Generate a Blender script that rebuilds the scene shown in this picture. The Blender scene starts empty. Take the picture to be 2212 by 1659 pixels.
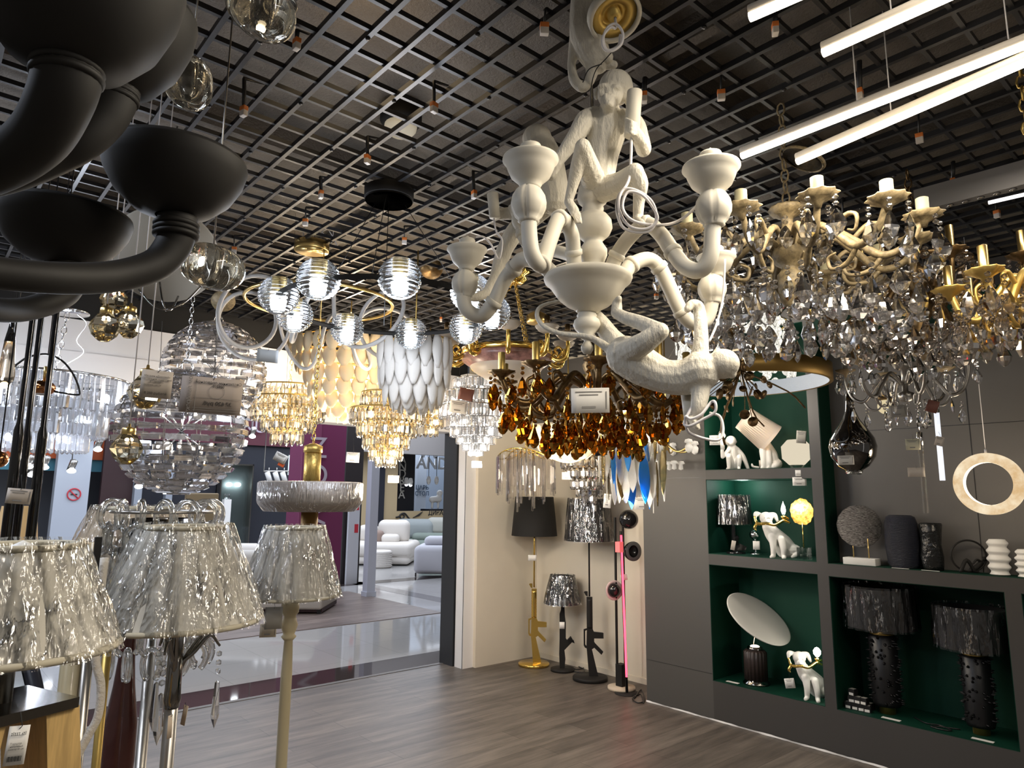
import bpy, math, random
from mathutils import Vector, Matrix, Euler
random.seed(7)
S = bpy.context.scene
COL = S.collection
PI = math.pi

# ------------------------------------------------------------------ camera, world, exposure
F, PITCH, ROLL, YAW, EYE = 1493.76, math.radians(9.247), math.radians(0.5188), math.radians(48.883), 1.65
fw = Vector((math.cos(PITCH)*math.cos(YAW), math.cos(PITCH)*math.sin(YAW), math.sin(PITCH)))
r0 = fw.cross(Vector((0, 0, 1))).normalized(); u0 = r0.cross(fw)
rt = r0*math.cos(ROLL) + u0*math.sin(ROLL); up = -r0*math.sin(ROLL) + u0*math.cos(ROLL)
CAM = Vector((0, 0, EYE))
cd = bpy.data.cameras.new('camera'); cam = bpy.data.objects.new('camera', cd); COL.objects.link(cam)
cd.sensor_width = 36; cd.lens = F/2212*36; cd.clip_start = .02; cd.clip_end = 120
cam.matrix_world = Matrix(((rt.x, up.x, -fw.x, 0), (rt.y, up.y, -fw.y, 0), (rt.z, up.z, -fw.z, EYE), (0, 0, 0, 1)))
S.camera = cam
S.view_settings.view_transform = 'Standard'; S.view_settings.look = 'None'
S.view_settings.exposure = 0.0; S.view_settings.gamma = 1; S.view_settings.use_curve_mapping = False
W = bpy.data.worlds.new('world'); S.world = W; W.use_nodes = True
W.node_tree.nodes['Background'].inputs[0].default_value = (1, .93, .84, 1)
W.node_tree.nodes['Background'].inputs[1].default_value = .17
cy = S.cycles
cy.max_bounces = 9; cy.diffuse_bounces = 3; cy.glossy_bounces = 4; cy.transmission_bounces = 8; cy.transparent_max_bounces = 14
cy.caustics_reflective = False; cy.caustics_refractive = False
cy.use_denoising = True; cy.use_adaptive_sampling = True; cy.adaptive_threshold = .02
cy.sample_clamp_indirect = 6

def area(name, loc, sx, sy, power, col, rot=(0, 0, 0)):
    l = bpy.data.lights.new(name, 'AREA'); l.shape = 'RECTANGLE'; l.size = sx; l.size_y = sy; l.energy = power; l.color = col
    o = bpy.data.objects.new(name, l); o.location = loc; o.rotation_euler = rot; COL.objects.link(o); return o
def point(name, loc, power, col, rad=.03):
    l = bpy.data.lights.new(name, 'POINT'); l.energy = power; l.color = col; l.shadow_soft_size = rad
    o = bpy.data.objects.new(name, l); o.location = loc; COL.objects.link(o); return o
# daylight-white ceiling panels of the mall and the neighbouring showrooms
COOL = (.80, .87, 1); WARM = (1, .83, .62); NEUT = (1, .91, .79)
area('mall_light', (1.5, 7.8, 4.4), 8, 1.2, 95, COOL)
area('mall_light', (4.5, 10.6, 4.2), 7, 2.5, 190, COOL)
area('mall_light', (9, 15, 4.4), 8, 6, 560, COOL)
area('mall_light', (1, 14, 4.4), 8, 5, 340, COOL)
# shop lights below: unseen area fill added for tubes assumed out of view
area('mall_light', (15, 22, 4.2), 6, 3, 260, COOL)
area('unseen_shop_light', (2.9, -.6, 2.95), .06, 2.6, 16, NEUT)
area('unseen_shop_light', (1.2, -.9, 2.95), .06, 2.6, 46, NEUT)
area('unseen_shop_light', (-.9, 2.6, 2.95), .06, 2.6, 60, COOL)

def ray(x, y): return fw*F + rt*(x-1106) - up*(y-829.5)
def P(x, y, d):
    """point on the sight line at horizontal distance d"""
    q = ray(x, y); return CAM + q*(d/math.hypot(q.x, q.y))
def atX(x, y, v): q = ray(x, y); return CAM + q*(v/q.x)
def atY(x, y, v): q = ray(x, y); return CAM + q*(v/q.y)
def atZ(x, y, v): q = ray(x, y); return CAM + q*((v-EYE)/q.z)
def mpp(p): return (Vector(p)-CAM).dot(fw)/F            # metres per pixel at a point

# ------------------------------------------------------------------ materials
def new_mat(name):
    m = bpy.data.materials.new(name); m.use_nodes = True
    return m, m.node_tree, m.node_tree.nodes['Principled BSDF']
def noise_ramp(nt, scale, c0, c1, lo=.35, hi=.65, stretch=None, detail=4, rough=.6):
    tc = nt.nodes.new('ShaderNodeTexCoord'); n = nt.nodes.new('ShaderNodeTexNoise'); n.inputs['Scale'].default_value = scale
    n.inputs['Detail'].default_value = detail; n.inputs['Roughness'].default_value = rough
    src = tc.outputs['Object']
    if stretch:
        mp = nt.nodes.new('ShaderNodeMapping'); mp.inputs['Scale'].default_value = stretch; nt.links.new(src, mp.inputs[0]); src = mp.outputs[0]
    nt.links.new(src, n.inputs['Vector'])
    r = nt.nodes.new('ShaderNodeValToRGB'); r.color_ramp.elements[0].position = lo; r.color_ramp.elements[1].position = hi
    r.color_ramp.elements[0].color = (*c0, 1); r.color_ramp.elements[1].color = (*c1, 1)
    nt.links.new(n.outputs['Fac'], r.inputs[0]); return n, r
def mat(name, col, rough=.5, metal=0, trans=0, ior=1.45, coat=0, emit=None, es=0, bump=0, bscale=60, stretch=None, var=.0, vscale=8, sub=0, spec=None, sheen=0, bdist=.004, alpha=1):
    m, nt, b = new_mat(name)
    b.inputs['Base Color'].default_value = (*col, 1); b.inputs['Roughness'].default_value = rough; b.inputs['Metallic'].default_value = metal
    b.inputs['Transmission Weight'].default_value = trans; b.inputs['IOR'].default_value = ior; b.inputs['Coat Weight'].default_value = coat
    if spec is not None: b.inputs['Specular IOR Level'].default_value = spec
    if sheen: b.inputs['Sheen Weight'].default_value = sheen
    if emit: b.inputs['Emission Color'].default_value = (*emit, 1); b.inputs['Emission Strength'].default_value = es
    if sub: b.inputs['Subsurface Weight'].default_value = sub; b.inputs['Subsurface Radius'].default_value = (.03, .02, .01)
    if alpha < 1: b.inputs['Alpha'].default_value = alpha
    if var:
        lo = tuple(max(0, c*(1-var)) for c in col); hi = tuple(min(1, c*(1+var)) for c in col)
        n, r = noise_ramp(nt, vscale, lo, hi, stretch=stretch); nt.links.new(r.outputs[0], b.inputs['Base Color'])
    if bump:
        n, r = noise_ramp(nt, bscale, (0, 0, 0), (1, 1, 1), .2, .8, stretch)
        bp = nt.nodes.new('ShaderNodeBump'); bp.inputs['Strength'].default_value = bump; bp.inputs['Distance'].default_value = bdist
        nt.links.new(n.outputs['Fac'], bp.inputs['Height']); nt.links.new(bp.outputs[0], b.inputs['Normal'])
    return m
def glow(name, col, s):
    m = bpy.data.materials.new(name); m.use_nodes = True; nt = m.node_tree; nt.nodes.clear()
    e = nt.nodes.new('ShaderNodeEmission'); e.inputs[0].default_value = (*col, 1); e.inputs[1].default_value = s
    o = nt.nodes.new('ShaderNodeOutputMaterial'); nt.links.new(e.outputs[0], o.inputs[0]); return m
def crystal(name, col, clear=.3, ior=1.52, rough=0.0, gloss=0, milk=0):
    """cut glass: refraction mixed with some straight-through light"""
    m = bpy.data.materials.new(name); m.use_nodes = True; nt = m.node_tree; nt.nodes.clear()
    g = nt.nodes.new('ShaderNodeBsdfGlass'); g.inputs['Color'].default_value = (*col, 1); g.inputs['IOR'].default_value = ior; g.inputs['Roughness'].default_value = rough
    t = nt.nodes.new('ShaderNodeBsdfTransparent'); t.inputs[0].default_value = (*col, 1)
    x = nt.nodes.new('ShaderNodeMixShader'); x.inputs[0].default_value = clear
    nt.links.new(g.outputs[0], x.inputs[1]); nt.links.new(t.outputs[0], x.inputs[2])
    if milk:
        q = nt.nodes.new('ShaderNodeBsdfTranslucent'); q.inputs[0].default_value = (*col, 1)
        y = nt.nodes.new('ShaderNodeMixShader'); y.inputs[0].default_value = milk; nt.links.new(x.outputs[0], y.inputs[1]); nt.links.new(q.outputs[0], y.inputs[2]); x = y
    if gloss:
        q = nt.nodes.new('ShaderNodeBsdfGlossy'); q.inputs['Roughness'].default_value = .06; q.inputs['Color'].default_value = (*[min(1, c*1.02) for c in col], 1)
        y = nt.nodes.new('ShaderNodeMixShader'); y.inputs[0].default_value = gloss; nt.links.new(x.outputs[0], y.inputs[1]); nt.links.new(q.outputs[0], y.inputs[2]); x = y
    o = nt.nodes.new('ShaderNodeOutputMaterial'); nt.links.new(x.outputs[0], o.inputs[0]); return m
def film(name, tint=(1, 1, 1), amount=.04, bscale=26, stretch=(1, 1, .18), bump=1.0, rough=.12, crease=.85):
    """crumpled clear wrapping film: see-through with sharp glints"""
    m = bpy.data.materials.new(name); m.use_nodes = True; nt = m.node_tree; nt.nodes.clear()
    g = nt.nodes.new('ShaderNodeBsdfGlossy'); g.inputs['Color'].default_value = (1, 1, 1, 1); g.inputs['Roughness'].default_value = rough
    t = nt.nodes.new('ShaderNodeBsdfTransparent'); t.inputs[0].default_value = (*tint, 1)
    n, r = noise_ramp(nt, bscale, (0, 0, 0), (1, 1, 1), .3, .7, stretch, detail=3, rough=.75)
    bp = nt.nodes.new('ShaderNodeBump'); bp.inputs['Strength'].default_value = bump; bp.inputs['Distance'].default_value = .02
    nt.links.new(n.outputs['Fac'], bp.inputs['Height']); nt.links.new(bp.outputs[0], g.inputs['Normal'])
    fr = nt.nodes.new('ShaderNodeFresnel'); fr.inputs[0].default_value = 1.45; nt.links.new(bp.outputs[0], fr.inputs['Normal'])
    ad = nt.nodes.new('ShaderNodeMath'); ad.operation = 'MULTIPLY_ADD'; ad.inputs[1].default_value = .75; ad.inputs[2].default_value = amount
    nt.links.new(fr.outputs[0], ad.inputs[0])
    # narrow creases of the film, where it stands off and mirrors the lamps
    n3, r3 = noise_ramp(nt, bscale*.9, (0, 0, 0), (0, 0, 0), .0, 1, stretch, detail=5, rough=.7); cr = r3.color_ramp
    cr.elements[0].position = .485; cr.elements[1].position = .535
    e = cr.elements.new(.51); e.color = (1, 1, 1, 1)
    n4, r4 = noise_ramp(nt, 9, (0, 0, 0), (1, 1, 1), .48, .58)
    cm = nt.nodes.new('ShaderNodeMath'); cm.operation = 'MULTIPLY'; nt.links.new(r3.outputs[0], cm.inputs[0]); nt.links.new(r4.outputs[0], cm.inputs[1])
    ca = nt.nodes.new('ShaderNodeMath'); ca.operation = 'MULTIPLY_ADD'; ca.inputs[1].default_value = crease; nt.links.new(cm.outputs[0], ca.inputs[0]); nt.links.new(ad.outputs[0], ca.inputs[2]); ca.use_clamp = True; ad = ca
    x = nt.nodes.new('ShaderNodeMixShader'); nt.links.new(ad.outputs[0], x.inputs[0]); nt.links.new(t.outputs[0], x.inputs[1]); nt.links.new(g.outputs[0], x.inputs[2])
    o = nt.nodes.new('ShaderNodeOutputMaterial'); nt.links.new(x.outputs[0], o.inputs[0]); return m

# ------------------------------------------------------------------ mesh building
class MB:
    def __init__(s): s.v = []; s.f = []; s.s = []
    def add(s, vs, fs, smooth=True):
        k = len(s.v); s.v += [tuple(p) for p in vs]
        for q in fs: s.f.append(tuple(i+k for i in q)); s.s.append(smooth)
        return s
    def box(s, lo, hi, M=None):
        x0, y0, z0 = lo; x1, y1, z1 = hi
        vs = [Vector(p) for p in ((x0,y0,z0),(x1,y0,z0),(x1,y1,z0),(x0,y1,z0),(x0,y0,z1),(x1,y0,z1),(x1,y1,z1),(x0,y1,z1))]
        if M: vs = [M @ p for p in vs]
        return s.add(vs, [(0,3,2,1),(4,5,6,7),(0,1,5,4),(1,2,6,5),(2,3,7,6),(3,0,4,7)], False)
    def cbox(s, c, d, M=None):
        return s.box((c[0]-d[0]/2, c[1]-d[1]/2, c[2]-d[2]/2), (c[0]+d[0]/2, c[1]+d[1]/2, c[2]+d[2]/2), M)
    def rbox(s, lo, hi, r, M=None, seg=3):
        """box with rounded vertical and horizontal edges"""
        c = [(lo[i]+hi[i])/2 for i in range(3)]; h = [(hi[i]-lo[i])/2 for i in range(3)]; r = min([r]+[x*.98 for x in h])
        vs = []; nu, nv = 8*seg, 4*seg
        for j in range(nv+1):
            t = -PI/2 + PI*j/nv
            for i in range(nu):
                a = 2*PI*(i+.5)/nu
                n = (math.cos(t)*math.cos(a), math.cos(t)*math.sin(a), math.sin(t))
                p = Vector([c[k] + math.copysign(h[k]-r, n[k]) + r*n[k] for k in range(3)])
                vs.append(M @ p if M else p)
        fs = [(j*nu+i, j*nu+(i+1) % nu, (j+1)*nu+(i+1) % nu, (j+1)*nu+i) for j in range(nv) for i in range(nu)]
        fs.append(tuple(range(nu-1, -1, -1))); fs.append(tuple(nv*nu+i for i in range(nu)))
        return s.add(vs, fs, True)
    def lathe(s, prof, n=24, c=(0, 0, 0), M=None, smooth=True, ripple=None, cap=True, a0=0):
        """profile of (radius, z); ripple(angle, t) scales the radius"""
        vs = []; c = Vector(c); k = len(prof)
        for j, (r, z) in enumerate(prof):
            for i in range(n):
                a = a0 + 2*PI*i/n; q = r*(ripple(a, j/(k-1)) if ripple else 1)
                p = Vector((q*math.cos(a), q*math.sin(a), z)); vs.append((M @ p if M else p) + c)
        fs = [(j*n+i, j*n+(i+1) % n, (j+1)*n+(i+1) % n, (j+1)*n+i) for j in range(k-1) for i in range(n)]
        if cap:
            if prof[0][0] > 1e-6: fs.append(tuple(range(n-1, -1, -1)))
            if prof[-1][0] > 1e-6: fs.append(tuple((k-1)*n+i for i in range(n)))
        return s.add(vs, fs, smooth)
    def ball(s, c, r, nu=16, nv=10, M=None, smooth=True):
        if not hasattr(r, '__len__'): r = (r, r, r)
        vs = []; c = Vector(c)
        for j in range(nv+1):
            t = -PI/2 + PI*j/nv; ct = max(math.cos(t), 1e-4)
            for i in range(nu):
                a = 2*PI*i/nu; p = Vector((r[0]*ct*math.cos(a), r[1]*ct*math.sin(a), r[2]*math.sin(t))); vs.append((M @ p if M else p) + c)
        fs = [(j*nu+i, j*nu+(i+1) % nu, (j+1)*nu+(i+1) % nu, (j+1)*nu+i) for j in range(nv) for i in range(nu)]
        return s.add(vs, fs, smooth)
    def tube(s, pts, r, n=8, closed=False, smooth=True, flat=None, curve=0):
        """tube through points; r a number or one per point; curve>0 smooths with that many steps; flat=(w,h) scales the section"""
        pts = [Vector(p) for p in pts]; rs = list(r) if hasattr(r, '__len__') else [r]*len(pts)
        if curve:
            P2 = []; R2 = []; m = len(pts); rng = m if closed else m-1
            for i in range(rng):
                p0 = pts[i-1] if (i > 0 or closed) else pts[0]*2-pts[1]; p1 = pts[i]; p2 = pts[(i+1) % m]
                p3 = pts[(i+2) % m] if (i+2 < m or closed) else p2*2-p1
                for k in range(curve):
                    t = k/curve; t2 = t*t; t3 = t2*t
                    P2.append(.5*((2*p1)+(p2-p0)*t+(2*p0-5*p1+4*p2-p3)*t2+(3*p1-p0-3*p2+p3)*t3)); R2.append(rs[i]*(1-t)+rs[(i+1) % m]*t)
            if not closed: P2.append(pts[-1]); R2.append(rs[-1])
            pts, rs = P2, R2
        m = len(pts); vs = []; nrm = None
        for i, p in enumerate(pts):
            a = pts[i-1] if (i > 0 or closed) else p; b = pts[(i+1) % m] if (i < m-1 or closed) else p
            t = (b-a)
            t = t.normalized() if t.length > 1e-9 else Vector((0, 0, 1))
            if nrm is None:
                nrm = t.cross(Vector((0, 0, 1)) if abs(t.z) < .95 else Vector((1, 0, 0))).normalized()
            else:
                nrm = (nrm - t*nrm.dot(t)); nrm = nrm.normalized() if nrm.length > 1e-6 else t.orthogonal().normalized()
            bn = t.cross(nrm); fx, fy = flat or (1, 1)
            for k in range(n):
                q = 2*PI*k/n; vs.append(p + (nrm*math.cos(q)*fx + bn*math.sin(q)*fy)*rs[i])
        rng = m if closed else m-1
        fs = [(i*n+k, i*n+(k+1) % n, ((i+1) % m)*n+(k+1) % n, ((i+1) % m)*n+k) for i in range(rng) for k in range(n)]
        if not closed: fs.append(tuple(range(n-1, -1, -1))); fs.append(tuple((m-1)*n+k for k in range(n)))
        return s.add(vs, fs, smooth)
    def limb(s, pts, rs, n=10, curve=3):
        """rounded tapering limb: a tube with balls at its ends"""
        s.tube(pts, rs, n, curve=curve); s.ball(pts[0], rs[0], n, 6); s.ball(pts[-1], rs[-1], n, 6); return s
    def plate(s, poly, t, M=None, smooth=False):
        """flat polygon (x,y) given a thickness t along z"""
        n = len(poly); vs = [Vector((x, y, 0)) for x, y in poly] + [Vector((x, y, t)) for x, y in poly]
        if M: vs = [M @ p for p in vs]
        return s.add(vs, [tuple(range(n-1, -1, -1)), tuple(range(n, 2*n))] + [(i, (i+1) % n, n+(i+1) % n, n+i) for i in range(n)], smooth)
    def grid(s, nx, ny, fn, smooth=True):
        vs = [fn(i/nx, j/ny) for j in range(ny+1) for i in range(nx+1)]
        return s.add(vs, [(j*(nx+1)+i, j*(nx+1)+i+1, (j+1)*(nx+1)+i+1, (j+1)*(nx+1)+i) for j in range(ny) for i in range(nx)], smooth)
    def mesh(s, name, m):
        me = bpy.data.meshes.new(name); me.from_pydata(s.v, [], s.f); me.polygons.foreach_set('use_smooth', s.s)
        me.materials.append(m); me.update(); return me
    def build(s, name, m, parent=None, world=False, loc=None):
        """one mesh object; world=True: the points are world points, moved into the frame of the parent (or of loc)"""
        if world:
            o0 = parent_origin(parent) if parent else (Vector(loc) if loc is not None else Vector((0, 0, 0)))
            s.v = [tuple(Vector(p)-o0) for p in s.v]
        o = bpy.data.objects.new(name, s.mesh(name, m)); COL.objects.link(o)
        if parent: o.parent = parent
        if loc is not None: o.location = loc
        return o
def parent_origin(o):
    v = Vector((0, 0, 0))
    while o: v += o.location; o = o.parent
    return v
def tag(o, label, cat, group=None, kind=None):
    o['label'] = label; o['category'] = cat
    if group: o['group'] = group
    if kind: o['kind'] = kind
    return o
def thing(name, label, cat, loc=(0, 0, 0), rz=0, group=None):
    o = bpy.data.objects.new(name, None); COL.objects.link(o); o.location = loc; o.rotation_euler = (0, 0, rz); o.empty_display_size = .1
    return tag(o, label, cat, group)
def struct(name, mb, m):
    o = mb.build(name, m); o['kind'] = 'structure'; return o
def inst(name, me, parent, loc, rot=None, sc=None):
    """another object of an existing mesh, as a part"""
    o = bpy.data.objects.new(name, me); o.parent = parent; o.location = loc
    if rot: o.rotation_euler = rot
    if sc: o.scale = sc if hasattr(sc, '__len__') else (sc, sc, sc)
    COL.objects.link(o); return o
def dup(root, loc, rz=0, label=None, sc=None):
    c = root.copy(); COL.objects.link(c); c.location = loc; c.rotation_euler = (0, 0, rz)
    if label: c['label'] = label
    if sc: c.scale = (sc, sc, sc)
    for ch in [o for o in root.children]:
        d = ch.copy(); COL.objects.link(d); d.parent = c
        for g in [o for o in ch.children]:
            e = g.copy(); COL.objects.link(e); e.parent = d
    return c
def baked(mb, name, m, parent, voxel=.004, smooth=4, world=True):
    """melt overlapping limbs into one continuous skin"""
    o = mb.build(name, m, parent, world=world)
    r = o.modifiers.new('r', 'REMESH'); r.mode = 'VOXEL'; r.voxel_size = voxel; r.use_smooth_shade = True
    q = o.modifiers.new('s', 'SMOOTH'); q.factor = .5; q.iterations = smooth
    dg = bpy.context.evaluated_depsgraph_get(); me = bpy.data.meshes.new_from_object(o.evaluated_get(dg))
    o.modifiers.clear(); old = o.data; o.data = me; bpy.data.meshes.remove(old)
    if not me.materials: me.materials.append(m)
    for p in me.polygons: p.use_smooth = True
    return o
def text(body, size, m, parent, M, name='lettering', ext=.001, align='CENTER', bold=0):
    c = bpy.data.curves.new(name, 'FONT'); c.body = body; c.size = size; c.extrude = ext; c.align_x = align; c.align_y = 'CENTER'; c.offset = bold
    c.materials.append(m)
    t = bpy.data.objects.new('tmp', c); COL.objects.link(t)
    dg = bpy.context.evaluated_depsgraph_get(); me = bpy.data.meshes.new_from_object(t.evaluated_get(dg)); bpy.data.objects.remove(t); bpy.data.curves.remove(c)
    o = bpy.data.objects.new(name, me); COL.objects.link(o); o.parent = parent; o.matrix_local = M
    return o
def frame_at(p, facing, upv=(0, 0, 1)):
    """matrix with local z towards 'facing', local y up"""
    z = Vector(facing).normalized(); x = Vector(upv).cross(z).normalized(); y = z.cross(x)
    return Matrix(((x.x, y.x, z.x, p[0]), (x.y, y.y, z.y, p[1]), (x.z, y.z, z.z, p[2]), (0, 0, 0, 1)))
def rotz(a): return Matrix.Rotation(a, 3, 'Z')
def aim(a, b):
    """3x3 turning +z into the direction a->b"""
    return (Vector(b)-Vector(a)).to_track_quat('Z', 'Y').to_matrix()

M = {}
M['brass'] = mat('brass', (.72, .52, .2), .28, 1, bump=.05, bscale=30)
M['gold'] = mat('gold', (.95, .66, .18), .2, 1)
M['gold_dull'] = mat('gold_dull', (.62, .44, .14), .42, 1)
M['bronze'] = mat('bronze', (.20, .13, .06), .4, 1, var=.4, vscale=30)
M['chrome'] = mat('chrome', (.78, .78, .8), .08, 1)
M['dark_chrome'] = mat('dark_chrome', (.25, .24, .23), .12, 1)
M['steel'] = mat('steel', (.42, .4, .37), .3, 1)
M['black'] = mat('black', (.012, .012, .013), .35)
M['black_matt'] = mat('black_matt', (.014, .013, .012), .62, spec=.35)
M['black_gloss'] = mat('black_gloss', (.008, .008, .009), .1, coat=.5)
M['white'] = mat('white', (.8, .79, .76), .5)
M['resin'] = mat('white_resin', (.66, .62, .53), .48, spec=.3)
M['fur'] = mat('white_resin_fur', (.66, .62, .53), .5, spec=.3, bump=1.0, bscale=75, stretch=(1, 1, .35), bdist=.006)
M['paper'] = mat('paper', (.82, .80, .76), .7)
M['ink'] = mat('ink', (.03, .03, .03), .7)
M['cable_white'] = mat('cable_white', (.75, .72, .72), .45)
M['wire'] = mat('wire', (.3, .29, .27), .35, 1)
M['clear'] = crystal('clear_crystal', (.97, .97, .98), .12, 1.6, 0, .16)
M['smoke'] = crystal('smoky_crystal', (.88, .85, .82), .08, 1.6, 0, .18)
M['amber'] = crystal('amber_crystal', (.60, .33, .07), .06, 1.55, 0, .12)
M['glass'] = crystal('clear_glass', (.97, .98, .98), .35, 1.45)
M['bulb_warm'] = glow('bulb_warm', (1, .80, .52), 11)
M['bulb_cool'] = glow('bulb_cool', (.86, .93, 1), 16)
M['bulb_neut'] = glow('bulb_neutral', (1, .93, .8), 13)
M['linen'] = mat('linen', (.60, .57, .50), .85, var=.08, vscale=5, stretch=(1, 1, .1))
M['film'] = film('clear_film')
M['film_dark'] = film('clear_film_tight', (.95, .95, .97), .06, 20, (1, 1, .12), 1.0, .1)
# ------------------------------------------------------------------ the room
XR, XB, YB = 4.812, 5.226, 5.56          # front of the shelving, back wall behind it, wall at the entrance
ZC = 3.1                                  # underside of the black grid
def plank_mat(name, c0, c1, c2, length, width, along_x=True, rough=.32, gap=.002):
    m, nt, b = new_mat(name); L = nt.links
    tc = nt.nodes.new('ShaderNodeTexCoord'); mp = nt.nodes.new('ShaderNodeMapping'); L.new(tc.outputs['Object'], mp.inputs[0])
    if not along_x: mp.inputs['Rotation'].default_value = (0, 0, PI/2)
    br = nt.nodes.new('ShaderNodeTexBrick'); br.offset = .37; br.inputs['Scale'].default_value = 1; br.inputs['Brick Width'].default_value = length; br.inputs['Row Height'].default_value = width
    br.inputs['Mortar Size'].default_value = gap; br.inputs['Mortar Smooth'].default_value = .2; br.inputs['Bias'].default_value = 0
    br.inputs['Color1'].default_value = (*c0, 1); br.inputs['Color2'].default_value = (*c1, 1); br.inputs['Mortar'].default_value = tuple(x*.5 for x in c0)+(1,)
    L.new(mp.outputs[0], br.inputs['Vector'])
    m2 = nt.nodes.new('ShaderNodeMapping'); m2.inputs['Scale'].default_value = (1.2, 9, 1) if along_x else (9, 1.2, 1); L.new(tc.outputs['Object'], m2.inputs[0])
    n = nt.nodes.new('ShaderNodeTexNoise'); n.inputs['Scale'].default_value = 1.6; n.inputs['Detail'].default_value = 7; n.inputs['Roughness'].default_value = .62; L.new(m2.outputs[0], n.inputs['Vector'])
    rp = nt.nodes.new('ShaderNodeValToRGB'); rp.color_ramp.elements[0].position = .36; rp.color_ramp.elements[1].position = .68
    rp.color_ramp.elements[0].color = (*c2, 1); rp.color_ramp.elements[1].color = (1.25, 1.22, 1.18, 1); L.new(n.outputs['Fac'], rp.inputs[0])
    mx = nt.nodes.new('ShaderNodeMix'); mx.data_type = 'RGBA'; mx.blend_type = 'MULTIPLY'; mx.inputs['Factor'].default_value = 1
    L.new(br.outputs['Color'], mx.inputs['A']); L.new(rp.outputs[0], mx.inputs['B']); L.new(mx.outputs['Result'], b.inputs['Base Color'])
    b.inputs['Roughness'].default_value = rough; b.inputs['Specular IOR Level'].default_value = .3
    bp = nt.nodes.new('ShaderNodeBump'); bp.inputs['Strength'].default_value = .15; bp.inputs['Distance'].default_value = .002; L.new(n.outputs['Fac'], bp.inputs['Height']); L.new(bp.outputs[0], b.inputs['Normal'])
    return m
M['floor'] = plank_mat('grey_laminate', (.105, .090, .078), (.150, .130, .112), (.62, .61, .6), 1.3, .19, True, .42)
M['floor_mall'] = plank_mat('brown_laminate', (.19, .15, .135), (.24, .19, .17), (.6, .58, .56), 1.3, .13, True, .35)
def slab_mat():
    m, nt, b = new_mat('sprayed_slab'); L = nt.links
    n, r = noise_ramp(nt, 1.1, (.09, .080, .068), (.24, .20, .16), .3, .75); L.new(r.outputs[0], b.inputs['Base Color'])
    b.inputs['Roughness'].default_value = .42
    n2, r2 = noise_ramp(nt, 85, (0, 0, 0), (1, 1, 1)); bp = nt.nodes.new('ShaderNodeBump'); bp.inputs['Strength'].default_value = .7; bp.inputs['Distance'].default_value = .01
    L.new(n2.outputs['Fac'], bp.inputs['Height']); L.new(bp.outputs[0], b.inputs['Normal']); return m
M['slab'] = slab_mat()
M['grid'] = mat('black_grid_paint', (.022, .022, .024), .32, var=.5, vscale=3)
M['grey_wall'] = mat('grey_wall', (.115, .108, .102), .6, var=.04, vscale=2)
M['grey_front'] = mat('grey_front', (.056, .052, .049), .5)
M['green'] = mat('dark_green', (.002, .034, .020), .6, spec=.25)
M['cream_wall'] = mat('cream_wall', (.76, .69, .57), .65, var=.03, vscale=1.5)
M['white_wall'] = mat('white_wall', (.86, .84, .83), .6)
M['bulkhead'] = mat('bulkhead_white', (.82, .80, .79), .6)
M['jamb'] = mat('dark_jamb', (.035, .037, .042), .4)
M['tile'] = None
def tile_mat(name, c, g, size, rough):
    m, nt, b = new_mat(name); tc = nt.nodes.new('ShaderNodeTexCoord'); br = nt.nodes.new('ShaderNodeTexBrick'); br.offset = 0
    br.inputs['Scale'].default_value = 1; br.inputs['Brick Width'].default_value = size; br.inputs['Row Height'].default_value = size; br.inputs['Mortar Size'].default_value = .002
    br.inputs['Color1'].default_value = (*c, 1); br.inputs['Color2'].default_value = tuple(x*.95 for x in c)+(1,); br.inputs['Mortar'].default_value = (*g, 1)
    nt.links.new(tc.outputs['Object'], br.inputs['Vector']); nt.links.new(br.outputs['Color'], b.inputs['Base Color']); b.inputs['Roughness'].default_value = rough; return m
M['tile'] = tile_mat('cream_tile', (.40, .39, .38), (.26, .25, .24), .6, .06)
M['granite'] = tile_mat('dark_granite', (.045, .035, .033), (.03, .03, .03), .6, .05)

struct('floor', MB().box((-3, -3, -.05), (6.5, 5.96, 0)), M['floor'])
struct('ceiling', MB().box((-3, -3, 3.5), (6.5, 6.2, 3.6)), M['slab'])
# black open-cell ceiling grid: long rails with cross rails a little higher
g = MB(); x = .718-.1256*28
while x < 5.3:
    g.box((x-.008, -2.6, ZC), (x+.008, 5.74, ZC+.022)); x += .1256
y = 1.052-.1256*30
while y < 5.75:
    g.box((-2.8, y-.007, ZC+.008), (5.25, y+.007, ZC+.026)); y += .1256
for i in range(14):                       # rail joints with their screws
    for k in range(20):
        if (i+k) % 2 == 0: g.lathe([(.006, -.006), (.009, 0)], 8, (.718+.2512*i-.1256*4, 1.08+.25*k, ZC))
go = struct('ceiling_grid', g, M['grid'])
# beams and ducts on the slab, seen between the cells
b = MB()
for yy in (1.55, 3.2, 4.6): b.box((-2.8, yy, 3.36), (5.2, yy+.06, 3.5))
for xx in (.4, 2.1, 3.6): b.box((xx, -2.5, 3.4), (xx+.05, 5.7, 3.5))
struct('ceiling_beams', b, M['slab'])

# right side: cream recess near the entrance, then the grey shelving wall
struct('wall_right', MB().box((XB, -3, 0), (XB+.12, 5.7, 3.5)), M['cream_wall'])
w = MB()                                   # grey wall panel between recess and niches
w.box((XR, 3.16, 0), (XB, 3.79, ZC))
struct('wall_right_panel', w, mat('grey_panel', (.082, .077, .072), .55))
struct('trim_1', MB().box((XR-.001, 3.165, 1.812), (XR+.01, 3.789, 1.815)).box((XR-.001, 3.165, .33), (XR+.01, 3.789, .3325)), M['black'])
struct('wall_right_upper', MB().box((XB-.01, 3.79, 2.45), (XB, 5.56, ZC)), M['grey_wall'])
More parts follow.
